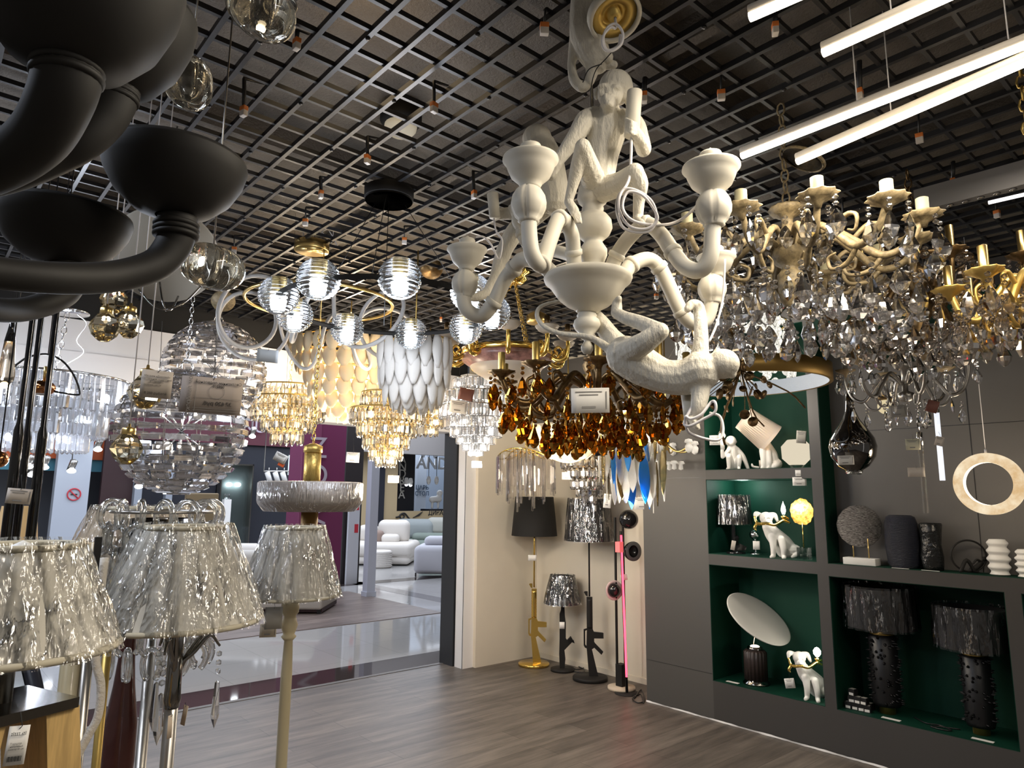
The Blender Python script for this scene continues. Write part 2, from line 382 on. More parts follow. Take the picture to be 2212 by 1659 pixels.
# entrance side: short cream wall, white reveal, dark jamb
struct('wall_back', MB().box((4.41, YB, 0), (XB+.1, 5.74, ZC)), M['cream_wall'])
struct('trim_2', MB().box((4.285, 5.60, 0), (4.41, 5.73, 2.9)), M['white_wall'])
struct('trim_3', MB().box((4.29, 5.73, 0), (4.41, 5.75, 2.4)).box((4.283, 5.605, 0), (4.287, 5.612, 2.9)), M['black'])
struct('door_jamb', MB().box((4.272, 5.75, 0), (4.42, 5.965, 2.33)), M['jamb'])
struct('trim_4', MB().box((-3, 5.895, 0), (4.272, 5.925, .004)), M['grey_wall'])
# bulkhead over the shopfront, white below and black above
struct('wall_left', MB().box((-3, 5.80, 2.41), (4.45, 6.05, 2.90)), M['bulkhead'])
struct('wall_left_lower', MB().box((-3, 5.78, 2.30), (4.45, 6.0, 2.385)), M['white_wall'])
struct('wall_left_band', MB().box((-3, 5.785, 2.45), (4.45, 5.80, 2.66)), M['white_wall'])
struct('wall_left_top', MB().box((-3, 5.82, 2.90), (4.45, 6.05, 3.5)), M['black_matt'])
struct('wall_left_gap', MB().box((-3, 5.84, 2.38), (4.45, 6.0, 2.415)), M['black'])

# shelving unit: grey faces, dark green niches
Y0, Y1, Y2, Y3 = -1.2, 1.222, 2.225, 2.302
u = MB()
u.box((XR, Y0, 0), (XB, 3.16, .283))                                  # plinth
u.box((XR, Y3, 1.143), (XB, 3.16, 1.222)); u.box((XR, Y3, 1.797), (XB, 3.16, 1.871))
u.box((XR, Y2, .283), (XB, Y3, 2.93))                                  # upright
u.box((XR, Y0, 1.137), (XB, Y2, 1.219))                                # long shelf
u.box((XR, Y1-.08, .283), (XB, Y1, 1.137))
u.box((XR, Y0, 2.93), (XB, 3.16, ZC))                                  # head rail
un = struct('wall_shelving', u, M['grey_front'])
gr = MB(); t = .004
def lining(ya, yb, za, zb, xb, top=True):
    gr.box((xb-t, ya, za), (xb, yb, zb)); gr.box((XR+.003, ya, za), (xb, ya+t, zb)); gr.box((XR+.003, yb-t, za), (xb, yb, zb))
    gr.box((XR+.003, ya, za), (xb, yb, za+t))
    gr.box((XR+.003, ya, zb-t), (xb, yb, zb))
lining(Y3, 3.16, .283, 1.143, XB); lining(Y3, 3.16, 1.222, 1.797, XB); lining(Y3, 3.16, 1.871, 2.93, XB)
lining(Y1, Y2, .283, 1.137, XB); lining(Y0, Y1-.08, .283, 1.137, XB)
gr.box((XR+.003, Y2-t, 1.219), (5.0, Y2, 2.93)); gr.box((XR+.003, Y0, 1.219), (5.0, Y2, 1.222)); gr.box((XR+.003, Y0, 2.80), (5.0, Y2, 2.93))
struct('wall_niches', gr, M['green'])
struct('wall_niche_panel', MB().box((4.99, Y0, 1.222), (5.05, Y2-t, 2.80)), M['grey_wall'])
s = MB().box((4.988, Y0, 2.120), (4.991, Y2-t, 2.123))
for yy in (1.36, .2): s.box((4.988, yy, 1.222), (4.991, yy+.004, 2.80))
point('slab_light', atZ(800, 165, 3.2), 3.2, (1, .75, .45), .25)  # hidden uplight added above the grid to make the warm patch on the slab
struct('trim_5', s, M['black'])
# white gap line along the foot of the shelving
struct('baseboard_right', MB().grid(160, 1, lambda a, b_: Vector((XR-.012+.004*math.sin(a*90)*b_-.004*random.random(), -1.2+a*4.99, .001+.012*b_+.002*random.random()))), M['white_wall'])
struct('baseboard_corner', MB().box((XB-.012, 3.79, 0), (XB, YB, .05)), M['cream_wall'])

# ------------------------------------------------------------------ mall beyond the shopfront: floors
struct('floor_mall', MB().box((-8, 5.96, -.05), (16, 6.41, -.001)), M['granite'])
struct('floor_mall_tiles', MB().box((-8, 6.41, -.05), (22, 24, -.002)), M['tile'])
struct('floor_mall_stripe', MB().box((6.05, 11.9, -.01), (22, 12.3, 0)), M['granite'])
struct('floor_showroom', MB().box((-8, 8.39, -.02), (6.05, 11.2, .006)), M['floor_mall'])
struct('floor_mall_stripe_far', MB().box((6.6, 8.39, -.01), (6.9, 22, 0)), mat('grey_tile', (.18, .17, .17), .1))
struct('ceiling_mall', MB().box((-8, 6.05, 4.6), (24, 26, 4.7)), mat('mall_ceiling', (.12, .12, .13), .7))
# ------------------------------------------------------------------ white monkey chandelier
D0 = 1.75
ax0 = P(1274, 600, D0)
mk = thing('monkey_chandelier', 'white resin chandelier with climbing monkeys on its curved arms', 'chandelier', (ax0.x, ax0.y, 0))
def Q(x, y, o=0): return P(x, y, D0+o)
def zq(y): return P(1274, y, D0).z
s0 = mpp(P(1274, 600, D0))
def lathe_px(mb, x, rows, o=0, n=28, ripple=None, smooth=True):
    """turned shape on a vertical axis at pixel column x; rows = (radius in pixels, pixel y)"""
    y0 = sum(r[1] for r in rows)/len(rows); c = Q(x, y0, o); k = mpp(c)
    return mb.lathe([(max(r*k, 1e-5), P(x, y, D0+o).z) for r, y in rows], n, (c.x, c.y, 0), ripple=ripple, smooth=smooth)
# central column, bowl and finial
lathe_px(MB(), 1281, [(34,600),(26,585),(22,572),(24,566),(30,552),(30,540),(22,528),(19,522),(26,516),(36,507),(42,494),(40,478),(31,466),(22,460),(24,452),(22,444),(30,438),(34,428),(30,405)], n=32).build('column', M['resin'], mk, True)
lathe_px(MB(), 1270, [(22,676),(30,668),(46,660),(64,645),(76,628),(84,617),(93,610),(96,602),(92,596),(70,590),(0,588)], n=40).build('bowl', M['resin'], mk, True)
f = MB(); lathe_px(f, 1268, [(0,766),(8,764),(13,756),(13,748),(8,740),(6,736),(12,732),(20,726),(16,722),(26,712),(30,703),(27,692),(20,686),(22,682),(19,676),(24,672)], n=28)
f.build('finial', M['resin'], mk, True)
def gourd(a, t): return 1 - .10*(abs(math.sin(2.5*a+.4))**.35 < .62)*math.sin(PI*min(1, max(0, t)))
def cup_rows(x, yb, k):
    """candle cup: yb is the y of the bowl rim, k its scale in pixels (rim radius)"""
    return [(.36*k, yb+1.02*k), (.36*k, yb+.95*k), (.45*k, yb+.80*k), (.70*k, yb+.58*k), (.82*k, yb+.32*k), (.88*k, yb+.15*k), (1.0*k, yb+.02*k), (.98*k, yb-.06*k), (.8*k, yb-.13*k), (.38*k, yb-.2*k),
            (.36*k, yb-.36*k), (.40*k, yb-.44*k), (.36*k, yb-.52*k), (.14*k, yb-.56*k), (.1*k, yb-.64*k), (0, yb-.72*k)]
def cup_arm(pts, offs, r, cup, ball, o):
    a = MB(); n = len(pts)
    w = [Q(x, y, q) for (x, y), q in zip(pts, offs)]; k = mpp(w[n//2])
    a.tube(w, [r*k]*n, 14, curve=5)
    for i in (1, 3, 5):                              # collars where the arm is jointed
        if i < n-1:
            d = (w[i+1]-w[i-1]).normalized(); a.tube([w[i]-d*r*.42*k, w[i]-d*r*.3*k, w[i]+d*r*.3*k, w[i]+d*r*.42*k], [r*k, r*1.2*k, r*1.2*k, r*k], 16)
    arm = a.build('arm', M['resin'], mk, True)
    bx, by, br = ball; c = MB()
    lathe_px(c, bx, [(.45*br, by+1.15*br), (.62*br, by+1.05*br), (.58*br, by+.95*br), (.8*br, by+.75*br), (1.0*br, by+.3*br), (1.02*br, by), (.95*br, by-.35*br), (.75*br, by-.68*br), (.5*br, by-.9*br), (.45*br, by-1.3*br), (.46*br, by-1.5*br)], o, 40,
             ripple=lambda a, t: 1-.11*max(0, 1-abs(((a*5/(2*PI)) % 1)-.5)*0-8*min((a*5/(2*PI)) % 1, 1-(a*5/(2*PI)) % 1)))
    lathe_px(c, cup[0], cup_rows(*cup), o, 32)
    c.build('candle_cup', M['resin'], arm, True)
    return arm
cup_arm([(1241,585),(1239,545),(1233,500),(1209,472),(1187,522),(1170,570),(1150,550),(1143,500),(1143,455)], [-.03,-.05,-.08,-.12,-.16,-.2,-.22,-.22,-.22], 17, (1146,346,61), (1142,438,38), -.22)
cup_arm([(1318,590),(1332,552),(1360,512),(1396,484),(1427,506),(1454,545),(1480,576),(1512,584),(1534,555),(1539,500),(1540,465)], [-.02,-.03,-.05,-.07,-.09,-.12,-.14,-.16,-.17,-.17,-.17], 17, (1536,363,62), (1541,447,38), -.17)
cup_arm([(1346,596),(1364,572),(1399,560),(1424,578),(1446,620),(1472,674),(1498,698),(1524,692),(1537,655),(1539,630)], [.05,.07,.1,.12,.14,.16,.18,.2,.2,.2], 16, (1547,556,42), (1538,622,30), .2)
cup_arm([(1192,590),(1168,570),(1130,560),(1110,580),(1090,605),(1066,654),(1038,683),(1008,668),(1001,640),(1003,622)], [.05,.08,.12,.16,.18,.2,.22,.22,.22,.22], 16, (1009,540,44), (1004,612,28), .22)
cup_arm([(1262,588),(1245,560),(1210,545),(1170,540),(1140,528),(1128,505),(1126,490)], [.12,.16,.22,.28,.3,.3,.3], 13, (1127,450,30), (1127,474,22), .3)
# candle cups still wear their lamp sockets
def monkey(name, parts, o=0, extra=None):
    b = MB()
    for pts, rs in parts:
        w = [P(p[0], p[1], D0+o+(p[2] if len(p) > 2 else 0)) for p in pts]; k = mpp(w[0]); b.limb(w, [r*k for r in rs], 12, 4)
    if extra: extra(b)
    return baked(b, name, M['fur'], mk, .0028, 3)
def face(b):
    k = s0
    def E(x, y, o, rx, ry, rd):
        p = Q(x, y, o); v = (p-CAM); v.z = 0; R = v.to_track_quat('Y', 'Z').to_matrix(); b.ball(p, (rx*k, rd*k, ry*k), 18, 12, R)
    E(1330,190,.0,39,38,44); E(1318,205,-.03,28,30,28)          # skull and face
    E(1314,222,-.055,17,20,20); E(1314,229,-.062,13,9,16)        # muzzle, mouth
    E(1314,236,-.05,13,8,14)                                     # chin
    E(1308,213,-.068,5,12,10)                                    # nose
    E(1303,187,-.055,13,7,9); E(1330,190,-.055,13,7,9)           # brow
    E(1288,203,0,6,15,9); E(1356,215,.0,8,16,9)                  # ears
    E(1300,200,-.052,10,10,6); E(1326,203,-.052,10,10,6)
    for i in range(22):                                           # tufted beard and chest fur
        a = i/21; x = 1277+80*a+3*math.sin(i*7); y = 262+22*math.sin(PI*a)+5*math.sin(i*5)
        b.limb([Q(x*.7+1314*.3, y-18, -.03), Q(x, y, -.036), Q(x+1.5*math.sin(i), y+14, -.03)], [5*k, 5*k, 1.5*k], 6, 2)
def hand(b, x, y, o, ax, ay, r=4.2, n=4, curl=18):
    """four curled fingers and a thumb, in pixels; (ax, ay) is the direction across the knuckles"""
    for i in range(n):
        px, py = x+ax*i, y+ay*i; q = (.9, 1, .96, .8)[i % 4]
        b.limb([Q(px-ay*.8, py+ax*.4-4, o), Q(px+2, py, o-.012), Q(px+curl*.5*q, py+3, o-.012), Q(px+curl*q, py+4, o+.004)], [r*s0, r*s0, r*.9*s0, r*.75*s0], 7, 2)
m1 = monkey('monkey_figure', [
    ([(1316,240,.0),(1314,262,0),(1310,290,0),(1302,330,0),(1296,372,0),(1290,404,.0)], [24,36,42,36,34,38]),
    ([(1284,250,0),(1264,262,-.02),(1245,292,-.03),(1218,330,-.03),(1204,350,-.03),(1190,380,-.02)], [20,23,19,15,13,11]),
    ([(1345,255,.0),(1372,268,.0),(1384,296,-.01),(1390,322,-.02)], [20,20,17,17]),
    ([(1390,322,-.02),(1380,300,-.06),(1371,284,-.075)], [16,15,13]),
    ([(1286,402,-.01),(1272,362,-.08),(1259,318,-.13)], [27,24,17]),
    ([(1259,316,-.13),(1248,360,-.1),(1236,405,-.08),(1228,436,-.07)], [17,17,12,10]),
    ([(1228,436,-.07),(1240,455,-.09),(1248,474,-.11)], [10,11,6]),
    ([(1300,410,-.02),(1336,398,-.05),(1372,372,-.09)], [29,25,19]),
    ([(1372,372,-.09),(1383,398,-.08),(1380,436,-.06),(1378,474,-.05)], [19,18,13,11]),
    ([(1378,474,-.05),(1386,482,-.09)], [12,8]),
], 0, lambda b: (face(b), hand(b, 1359, 262, -.085, 0, 8, 4.6), [b.limb([Q(1236+i*5, 460, -.1), Q(1241+i*4, 470, -.115), Q(1244+i*4, 480+i % 2*2, -.12)], [3.6*s0, 3.6*s0, 2.6*s0], 6, 2) for i in range(4)]))
t = MB(); a, b_ = Q(1364, 296, -.07), Q(1371, 198, -.07); t.tube([a, a+(b_-a)*.02, b_-(b_-a)*.03, b_, b_, b_-(b_-a)*.04], [13*s0, 16*s0, 16.5*s0, 16*s0, 13*s0, 12.5*s0], 24)
t.build('torch', M['resin'], m1, True)
c = MB(); loops = []
c.tube([Q(1364,296,-.07), Q(1363,340,-.08), Q(1360,380,-.1), Q(1352,402,-.12), Q(1336,424,-.13), Q(1332,455,-.13), Q(1345,490,-.13), Q(1375,502,-.13), Q(1405,497,-.13), Q(1418,470,-.13), Q(1408,436,-.13), Q(1380,414,-.13), Q(1350,408,-.13),
        Q(1337,430,-.135), Q(1340,462,-.135), Q(1362,490,-.135), Q(1398,494,-.135), Q(1420,474,-.135), Q(1409,446,-.13), Q(1385,420,-.135), Q(1355,416,-.14), Q(1345,450,-.14), Q(1370,478,-.14), Q(1430,486,-.1), Q(1470,475,-.08), Q(1500,450,-.1), Q(1522,425,-.14)], 3.1*s0, 7, curve=6)
c.build('cable', M['cable_white'], m1, True)
m2 = monkey('monkey_figure', [
    ([(1352,768,-.06),(1390,792,-.07),(1434,812,-.08),(1478,815,-.09),(1512,803,-.1)], [44,42,36,38,42]),
    ([(1512,803,-.1),(1545,795,-.1)], [30,24]),
    ([(1508,790,-.1),(1514,745,-.09),(1514,705,-.07),(1512,680,-.04)], [23,17,15,14]),
    ([(1512,680,-.04),(1508,661,-.04),(1494,658,-.05),(1485,668,-.06)], [14,12,11,8]),
    ([(1512,815,-.1),(1513,850,-.11),(1508,880,-.12),(1504,905,-.11)], [25,20,16,13]),
    ([(1356,760,-.09),(1390,742,-.14),(1426,716,-.16)], [28,24,19]),
    ([(1426,716,-.16),(1385,698,-.12),(1350,686,-.09),(1332,676,-.06)], [19,17,15,13]),
    ([(1332,676,-.06),(1333,655,-.06),(1337,645,-.07)], [13,11,7]),
    ([(1345,755,-.02),(1320,728,-.0),(1300,700,.02),(1288,684,.03)], [27,22,19,16]),
    ([(1335,775,-.06),(1310,750,-.05),(1284,733,-.05),(1262,726,-.05),(1237,724,-.04),(1205,719,-.03),(1175,705,-.02),(1161,686,0),(1163,667,.01),(1182,656,.02),(1212,650,.03)], [13,10,8,6.5,6.5,6,6,5.5,5,4.5,4]),
], 0, lambda b: (b.ball(Q(1562,786,-.1), (31*s0, 31*s0, 29*s0), 18, 12), b.ball(Q(1581,808,-.1), 9*s0, 12, 8), b.ball(Q(1550,760,-.1), 8*s0, 10, 8), hand(b, 1492, 904, -.12, 3, 6, 4, 4, 12)))
t = MB(); a, b_ = Q(1496, 915, -.08), Q(1488, 850, -.05); t.tube([a, b_, b_, b_], [15*s0, 16*s0, 13*s0, 1*s0], 24); t.build('torch', M['resin'], m2, True)
c = MB(); c.tube([Q(1500,870,-.12), Q(1486,895,-.13), Q(1478,915,-.14), Q(1490,920,-.15), Q(1520,905,-.15), Q(1544,890,-.15), Q(1545,870,-.15), Q(1536,869,-.14), Q(1515,895,-.15), Q(1492,905,-.15), Q(1481,900,-.15), Q(1482,920,-.14), Q(1490,935,-.13), Q(1520,947,-.12), Q(1552,950,-.11), Q(1562,930,-.1), Q(1555,900,-.09), Q(1532,892,-.09)], 2.8*s0, 7, curve=6); c.build('cable', M['cable_white'], m2, True); c = MB()
c.tube([Q(1566,560,.1), Q(1562,640,.1), Q(1548,700,.08), Q(1532,738,.05)], 2.6*s0, 7, curve=6); c.build('cable', M['cable_white'], m2, True)
m3 = monkey('monkey_figure', [
    ([(1168,318,0),(1178,350,0),(1190,395,0),(1196,430,0)], [34,40,36,34]),
    ([(1176,440,0),(1146,452,0),(1112,460,.02),(1085,462,.03),(1068,464,.02)], [22,18,15,13,12]),
    ([(1180,440,.03),(1140,475,.05),(1110,505,.06),(1090,540,.06)], [26,24,21,17]),
    ([(1090,540,.06),(1080,570,.05),(1070,600,.03),(1052,634,.0)], [18,16,13,11]),
    ([(1052,634,0),(1030,642,-.02),(1012,644,-.03)], [11,10,6]),
], .3, lambda b: b.ball(P(1160, 300, D0+.3), (34*s0*1.15, 34*s0*1.15, 34*s0*1.1), 18, 12))
t = MB(); a, b_ = Q(1069, 470, .3), Q(1064, 419, .3); t.tube([a, b_, b_, b_], [12*s0*1.15, 13*s0*1.15, 11*s0*1.15, 1*s0], 24); t.build('torch', M['resin'], m3, True)
c = MB(); c.tube([Q(1067,472,.3), Q(1072,500,.28), Q(1085,520,.27), Q(1078,560,.27), Q(1062,530,.27), Q(1045,512,.27), Q(1028,512,.27)], 2.4*s0, 6, curve=5); c.build('cable', M['cable_white'], m3, True)
m4 = monkey('monkey_figure', [
    ([(1272,-60,.02),(1268,-10,.0),(1264,40,0),(1268,80,0),(1282,112,0),(1290,128,.0)], [30,34,34,36,34,30]),
    ([(1288,20,-.02),(1284,60,-.03),(1292,95,-.03),(1312,124,-.02)], [18,17,14,13]),
    ([(1250,70,0),(1243,100,.01),(1234,138,.02)], [20,15,9]),
    ([(1234,138,.02),(1240,172,.02),(1258,188,.02),(1272,176,.02),(1280,150,.01)], [9,11,12,11,12]),
    ([(1296,130,0),(1312,138,0),(1326,140,0)], [16,12,9]),
    ([(1282,140,0),(1275,175,.01)], [18,10]),
], .02)
c = MB(); p = Q(1327, 34, -.06); R = (Vector((.42, .05, -.9))-Vector((0, 0, 0))); R = (-(p-CAM).normalized()*.55+Vector((.25, -.1, -.55))).to_track_quat('Z', 'Y').to_matrix()
c.lathe([(.002, -.02), (.045*1.45, -.02), (.05*1.45, -.012), (.05*1.45, .012), (.043*1.45, .013), (.043*1.45, .0)], 36, p, R, cap=False); cp = c.build('canopy', M['resin'], mk, True)
c = MB(); c.lathe([(.0605, -.008), (.0605, .004), (.036, .004), (.036, -.012), (.02, -.014), (.018, .01), (.004, .012)], 30, p, R, cap=False); c.build('canopy_lining', M['gold_dull'], cp, True)
c = MB(); c.tube([p+R @ Vector((0, 0, .01)), Q(1330,60,-.1), Q(1318,60,-.11), Q(1302,80,-.11), Q(1305,105,-.11), Q(1322,110,-.11), Q(1342,95,-.11), Q(1345,70,-.11), Q(1330,52,-.11), Q(1312,60,-.11), Q(1303,85,-.11), Q(1312,108,-.1), Q(1335,100,-.1), Q(1340,75,-.1)], 3*s0, 7, curve=6)
c.build('cable', M['cable_white'], cp, True)
c = MB(); c.tube([Q(1322,112,-.1), Q(1306,130,-.08), Q(1288,150,-.06), Q(1278,182,-.04), Q(1276,222,.02), Q(1279,262,.06)], 1.2*s0, 6, curve=5).build('lead', M['black'], mk, True); c = MB(); c.tube([Q(1300,138,-.08), Q(1272,150,-.06), Q(1259,178,-.05)], 1.2*s0, 6, curve=5)
c.build('lead', M['black'], mk, True)
c = MB(); top = Q(1276, 150, .04); c.tube([(top.x, top.y, ZC+.02), top], .004, 8).build('hanging_rod', M['steel'], mk, True); c = MB().tube([Q(1281, 420, .05), Q(1279, 260, .06), top], .005, 8); c.build('hanging_rod', M['steel'], mk, True)

# ------------------------------------------------------------------ black chandelier, very near
bc0 = P(-260, 330, .95)
bk = thing('bowl_chandelier', 'matt black chandelier with wide bowls on thick swan-neck arms', 'chandelier', (bc0.x, bc0.y, 0))
def bowl(x, yrim, rp, d, depth, tilt=None):
    c = P(x, yrim, d); k = mpp(c); r = rp*k; h = depth*k
    pr = [(.22*r, -h*1.0), (.26*r, -h*.99), (.55*r, -h*.86), (.8*r, -h*.58), (.95*r, -h*.25), (r, 0), (.985*r, .006), (.93*r, -h*.25), (.5*r, -h*.78), (.0, -h*.86)]
    m = MB().lathe(pr, 48, c, cap=False); return m, c, k
def swan(name, pts, ds, rp, bw, ring):
    w = [P(x, y, d) for (x, y), d in zip(pts, ds)]; k0 = [mpp(p) for p in w]
    a = MB().tube(w, [r*k for r, k in zip(rp, k0)], 22, curve=6); arm = a.build('arm', M['black_matt'], bk, True)
    m, c, k = bowl(*bw); m.build('bowl', M['black_matt'], arm, True)
    n = MB(); x, y, d, rr = ring; q = P(x, y, d); kk = mpp(q)
    up_ = (w[0]-w[1]).normalized()
    for i in range(3):
        e = q + up_*(i-1)*rr*.24*kk; n.tube([e+up_*rr*.13*kk*math.sin(t) for t in (-1.3, -.6, 0, .6, 1.3)], [rr*kk*(.88+.12*math.cos(t)) for t in (-1.3, -.6, 0, .6, 1.3)], 30)
    n.build('collar', M['black_matt'], arm, True); return arm
swan('c', [(384,470),(382,505),(368,540),(330,575),(240,598),(110,600),(-40,585),(-160,560)], [1.1,1.1,1.1,1.09,1.06,1.0,.97,.95], [40,38,36,34,34,35,36,38], (381,352,145,1.1,122), (381,498,1.1,47))
swan('d', [(141,545),(150,585),(150,620),(120,648),(40,670),(-60,660),(-160,620)], [1.22,1.22,1.22,1.2,1.15,1.05,1.0], [30,30,28,26,26,28,30], (141,470,131,1.22,105), (141,572,1.22,36))
swan('a', [(150,95),(147,150),(130,215),(85,295),(10,350),(-90,385),(-200,400)], [.74,.74,.75,.78,.82,.86,.9], [72,68,64,60,56,54,52], (170,-60,212,.74,235), (146,150,.74,72))
swan('b', [(250,170),(246,205),(226,250),(180,300),(120,335),(20,375),(-100,400)], [.92,.92,.92,.92,.93,.94,.95], [52,48,46,42,40,40,42], (262,30,152,.92,185), (247,203,.92,50))
c = MB().lathe([(.0, 1.72), (.03, 1.73), (.05, 1.78), (.09, 1.85), (.1, 1.93), (.05, 2.0), (.06, 2.1), (.03, 2.2), (.015, 2.3), (.012, 3.1)], 24, (bc0.x, bc0.y, 0)); c.build('stem', M['black_matt'], bk, True)
# ------------------------------------------------------------------ cut-glass pieces shared by the chandeliers
def me_drop(name, h, r, m, n=7):
    return MB().lathe([(.0, 0), (.12*r, -.04*h), (.18*r, -.14*h), (.55*r, -.38*h), (r, -.66*h), (.86*r, -.82*h), (.4*r, -.96*h), (0, -h)], n, smooth=False).mesh(name, m)
def me_kite(name, h, r, m):
    b = MB(); pr = [(.1*r, 0), (.55*r, -.2*h), (r, -.55*h), (.6*r, -.85*h), (.0, -h)]
    b.lathe(pr, 6, M=Matrix(((1, 0, 0), (0, .45, 0), (0, 0, 1))), smooth=False); return b.mesh(name, m)
def me_bead(name, r, m, n=6):
    return MB().lathe([(0, -r*.9), (.6*r, -.7*r), (r, -.2*r), (r, .2*r), (.6*r, .7*r), (0, .9*r)], n, smooth=False).mesh(name, m)
def me_prism(name, l, r, m, n=3):
    return MB().lathe([(.0, 0), (r, -.06*l), (r, -.93*l), (.0, -l)], n, smooth=False).mesh(name, m)
def chain(mb, a, b, link=.03, r=.002, w=.009):
    a, b = Vector(a), Vector(b); L = (b-a).length; n = max(2, int(L/(link*.8))); R = aim(a, b)
    for i in range(n):
        c = a+(b-a)*((i+.5)/n); X = R @ Vector((1, 0, 0) if i % 2 else (0, 1, 0)); Zv = R @ Vector((0, 0, 1))
        mb.tube([c + X*w*math.cos(t) + Zv*link*.5*math.sin(t) for t in [2*PI*k/8 for k in range(8)]], r, 5, closed=True)
    return mb
def canopy(root, p, r, m, h=.03, under=None):
    """ceiling rose: p world centre of its underside"""
    o = parent_origin(root); q = Vector(p)-o
    c = MB().lathe([(r*.97, 0), (r, .004), (r, h), (r*.96, h+.004), (0, h+.005)], 32, q).lathe([(0, -.001), (r*.97, 0)], 32, q).build('canopy', m, root)
    if under:
        d = MB().lathe([(0, -.0015), (r*.96, -.0015)], 32).build('underside', under, c); d.location = q - Vector((0, 0, .006))
    return c
def wires(root, pairs, r=.0016, m=None, name='suspension_wire'):
    for a, b in pairs: MB().tube([a, b], r, 5).build(name, m or M['wire'], root, True)
def bulb(root, p, r=.02, m=None, name='bulb'):
    return MB().ball(Vector(p)-parent_origin(root), (r, r, r*1.3), 12, 8).build(name, m or M['bulb_warm'], root)

# ------------------------------------------------------------------ ring of ribbed glowing balls
c0 = P(838, 668, 3.2); rg = thing('ring_chandelier', 'black ring chandelier carrying ribbed glass balls that glow white', 'chandelier', (c0.x, c0.y, c0.z))
az = math.atan2(c0.y, c0.x); RR = .49
MB().tube([(RR*math.cos(t), RR*math.sin(t), 0) for t in [2*PI*k/64 for k in range(64)]], .017, 4, closed=True, smooth=False, flat=(1.0, .7)).build('ring', M['black_matt'], rg)
rib = [(.0, -.086)]
for i in range(61):
    t = -PI/2+PI*(i+.5)/61.; rr = .086*math.cos(t)*(1+.055*math.sin(t*30)); rib.append((max(.004, rr), .086*math.sin(t)))
rib.append((0, .086))
me_ball = MB().lathe(rib, 32).mesh('glass_ball', crystal('ribbed_glass', (.93, .95, .97), .05, 1.45, 0, .25))
me_core = MB().lathe([(0, -.052), (.024, -.048), (.026, -.01), (.022, .012), (0, .014)], 16).mesh('lamp_core', glow('ball_glow', (.86, .94, 1), 5.5))
me_fit = MB().lathe([(.022, .034), (.022, .07), (.01, .078)], 14).lathe([(.0225, .03), (.0225, .036)], 14).mesh('lamp_holder', M['brass'])
for i, th in enumerate((-5, -45, -85, -125, -165, 155, 115, 75, 35)):
    a = az + PI - math.radians(th); q = (RR*math.cos(a), RR*math.sin(a), 0)
    gb = inst('glass_ball', me_ball, rg, q); inst('lamp_core', me_core, gb, (0, 0, 0)); inst('lamp_holder', me_fit, gb, (0, 0, 0))
ck = canopy(rg, P(840, 432, 3.2), .118, M['black_matt'], .05, mat('pale_grey', (.42, .46, .5), .6))
top = P(840, 432, 3.2); rimp = [c0+Vector((RR*math.cos(t), RR*math.sin(t), 0)) for t in (az+.9, az+3.0, az-1.2)]
wires(rg, [(top+Vector((.08*math.cos(t), .08*math.sin(t), 0)), e) for t, e in zip((az+.9, az+3, az-1.2), rimp)] + [(top, top+Vector((0, 0, -.62)))], .0018, M['black'])
point('ring_light', c0+Vector((0, 0, -.15)), 26, COOL, .3)

# ------------------------------------------------------------------ brass spiral with looped light tube
c0 = P(690, 688, 4.3); sp = thing('spiral_pendant', 'brass hoop pendant wound with looping white light tube', 'pendant lamp', (c0.x, c0.y, c0.z))
az = math.atan2(c0.y, c0.x); RR = .44
MB().tube([(RR*math.cos(t), RR*math.sin(t), .1) for t in [2*PI*k/48 for k in range(48)]], .011, 8, closed=True).build('hoop', M['brass'], sp)
pts = []
for k in range(7*16):
    t = 2*PI*k/(7*16); w = 2*PI*k/16; rr = RR+.19*math.cos(w); pts.append((rr*math.cos(t+az+.35), rr*math.sin(t+az+.35), -.05+.19*math.sin(w)))
MB().tube(pts, .0125, 8, closed=True, curve=2).build('light_tube', mat('milky_tube', (.62, .60, .57), .4), sp)
tp = P(690, 560, 4.3)
wires(sp, [((tp.x, tp.y, 3.05), c0+Vector((RR*math.cos(t), RR*math.sin(t), .1))) for t in (az, az+2.1, az-2.1)], .0014)
canopy(sp, (tp.x, tp.y, 3.05), .07, M['brass'], .03)
# ------------------------------------------------------------------ wrapped drum on a brass column
c0 = P(671, 1072, 4.0); dr = thing('drum_pendant', 'film-wrapped pale drum lamp hanging on a gold fluted column and chain', 'pendant lamp', (c0.x, c0.y, c0.z))
k = mpp(c0); R = 109*k; H = 30*k
MB().lathe([(.10*R, -H*1.05), (.86*R, -H*1.03), (.98*R, -H*.5), (R, -H*.3), (R, H*.9), (.985*R, H), (.1*R, H)], 64).build('drum_shade', mat('pale_pink_fabric', (.70, .62, .56), .8), dr)
MB().lathe([(.2*R, -H*1.08), (.875*R, -H*1.06), (.995*R, -H*.5), (1.012*R, -H*.3), (1.012*R, H*.93), (.95*R, H*1.03), (.2*R, H*1.04)], 64).build('wrapping_film', M['film'], dr)
MB().lathe([(17*k, H), (17*k, H+66*k)], 36, ripple=lambda a, t: 1+.05*math.cos(a*18)).lathe([(20*k, H+64*k), (20*k, H+78*k), (6*k, H+84*k)], 24).build('column', mat('gold_brocade', (.62, .43, .13), .4, .9, bump=.6, bscale=60), dr)
MB().lathe([(17*k, -H-105*k), (17*k, -H)], 36, ripple=lambda a, t: 1+.05*math.cos(a*18)).build('lower_column', mat('amber_glass_column', (.30, .17, .05), .4, .3), dr)
chain(MB(), (0, 0, H+84*k), (0, 0, H+84*k+.62), .035, .0025, .01).build('chain', M['gold'], dr)
MB().tube([(0, 0, H+84*k+.62), (0, 0, 3.1-c0.z)], .003, 6).build('suspension_wire', M['brass'], dr)
canopy(dr, P(673, 543, 4.06), .10, M['brass'], .05)
tp = P(673, 530, 4.06); c = MB()
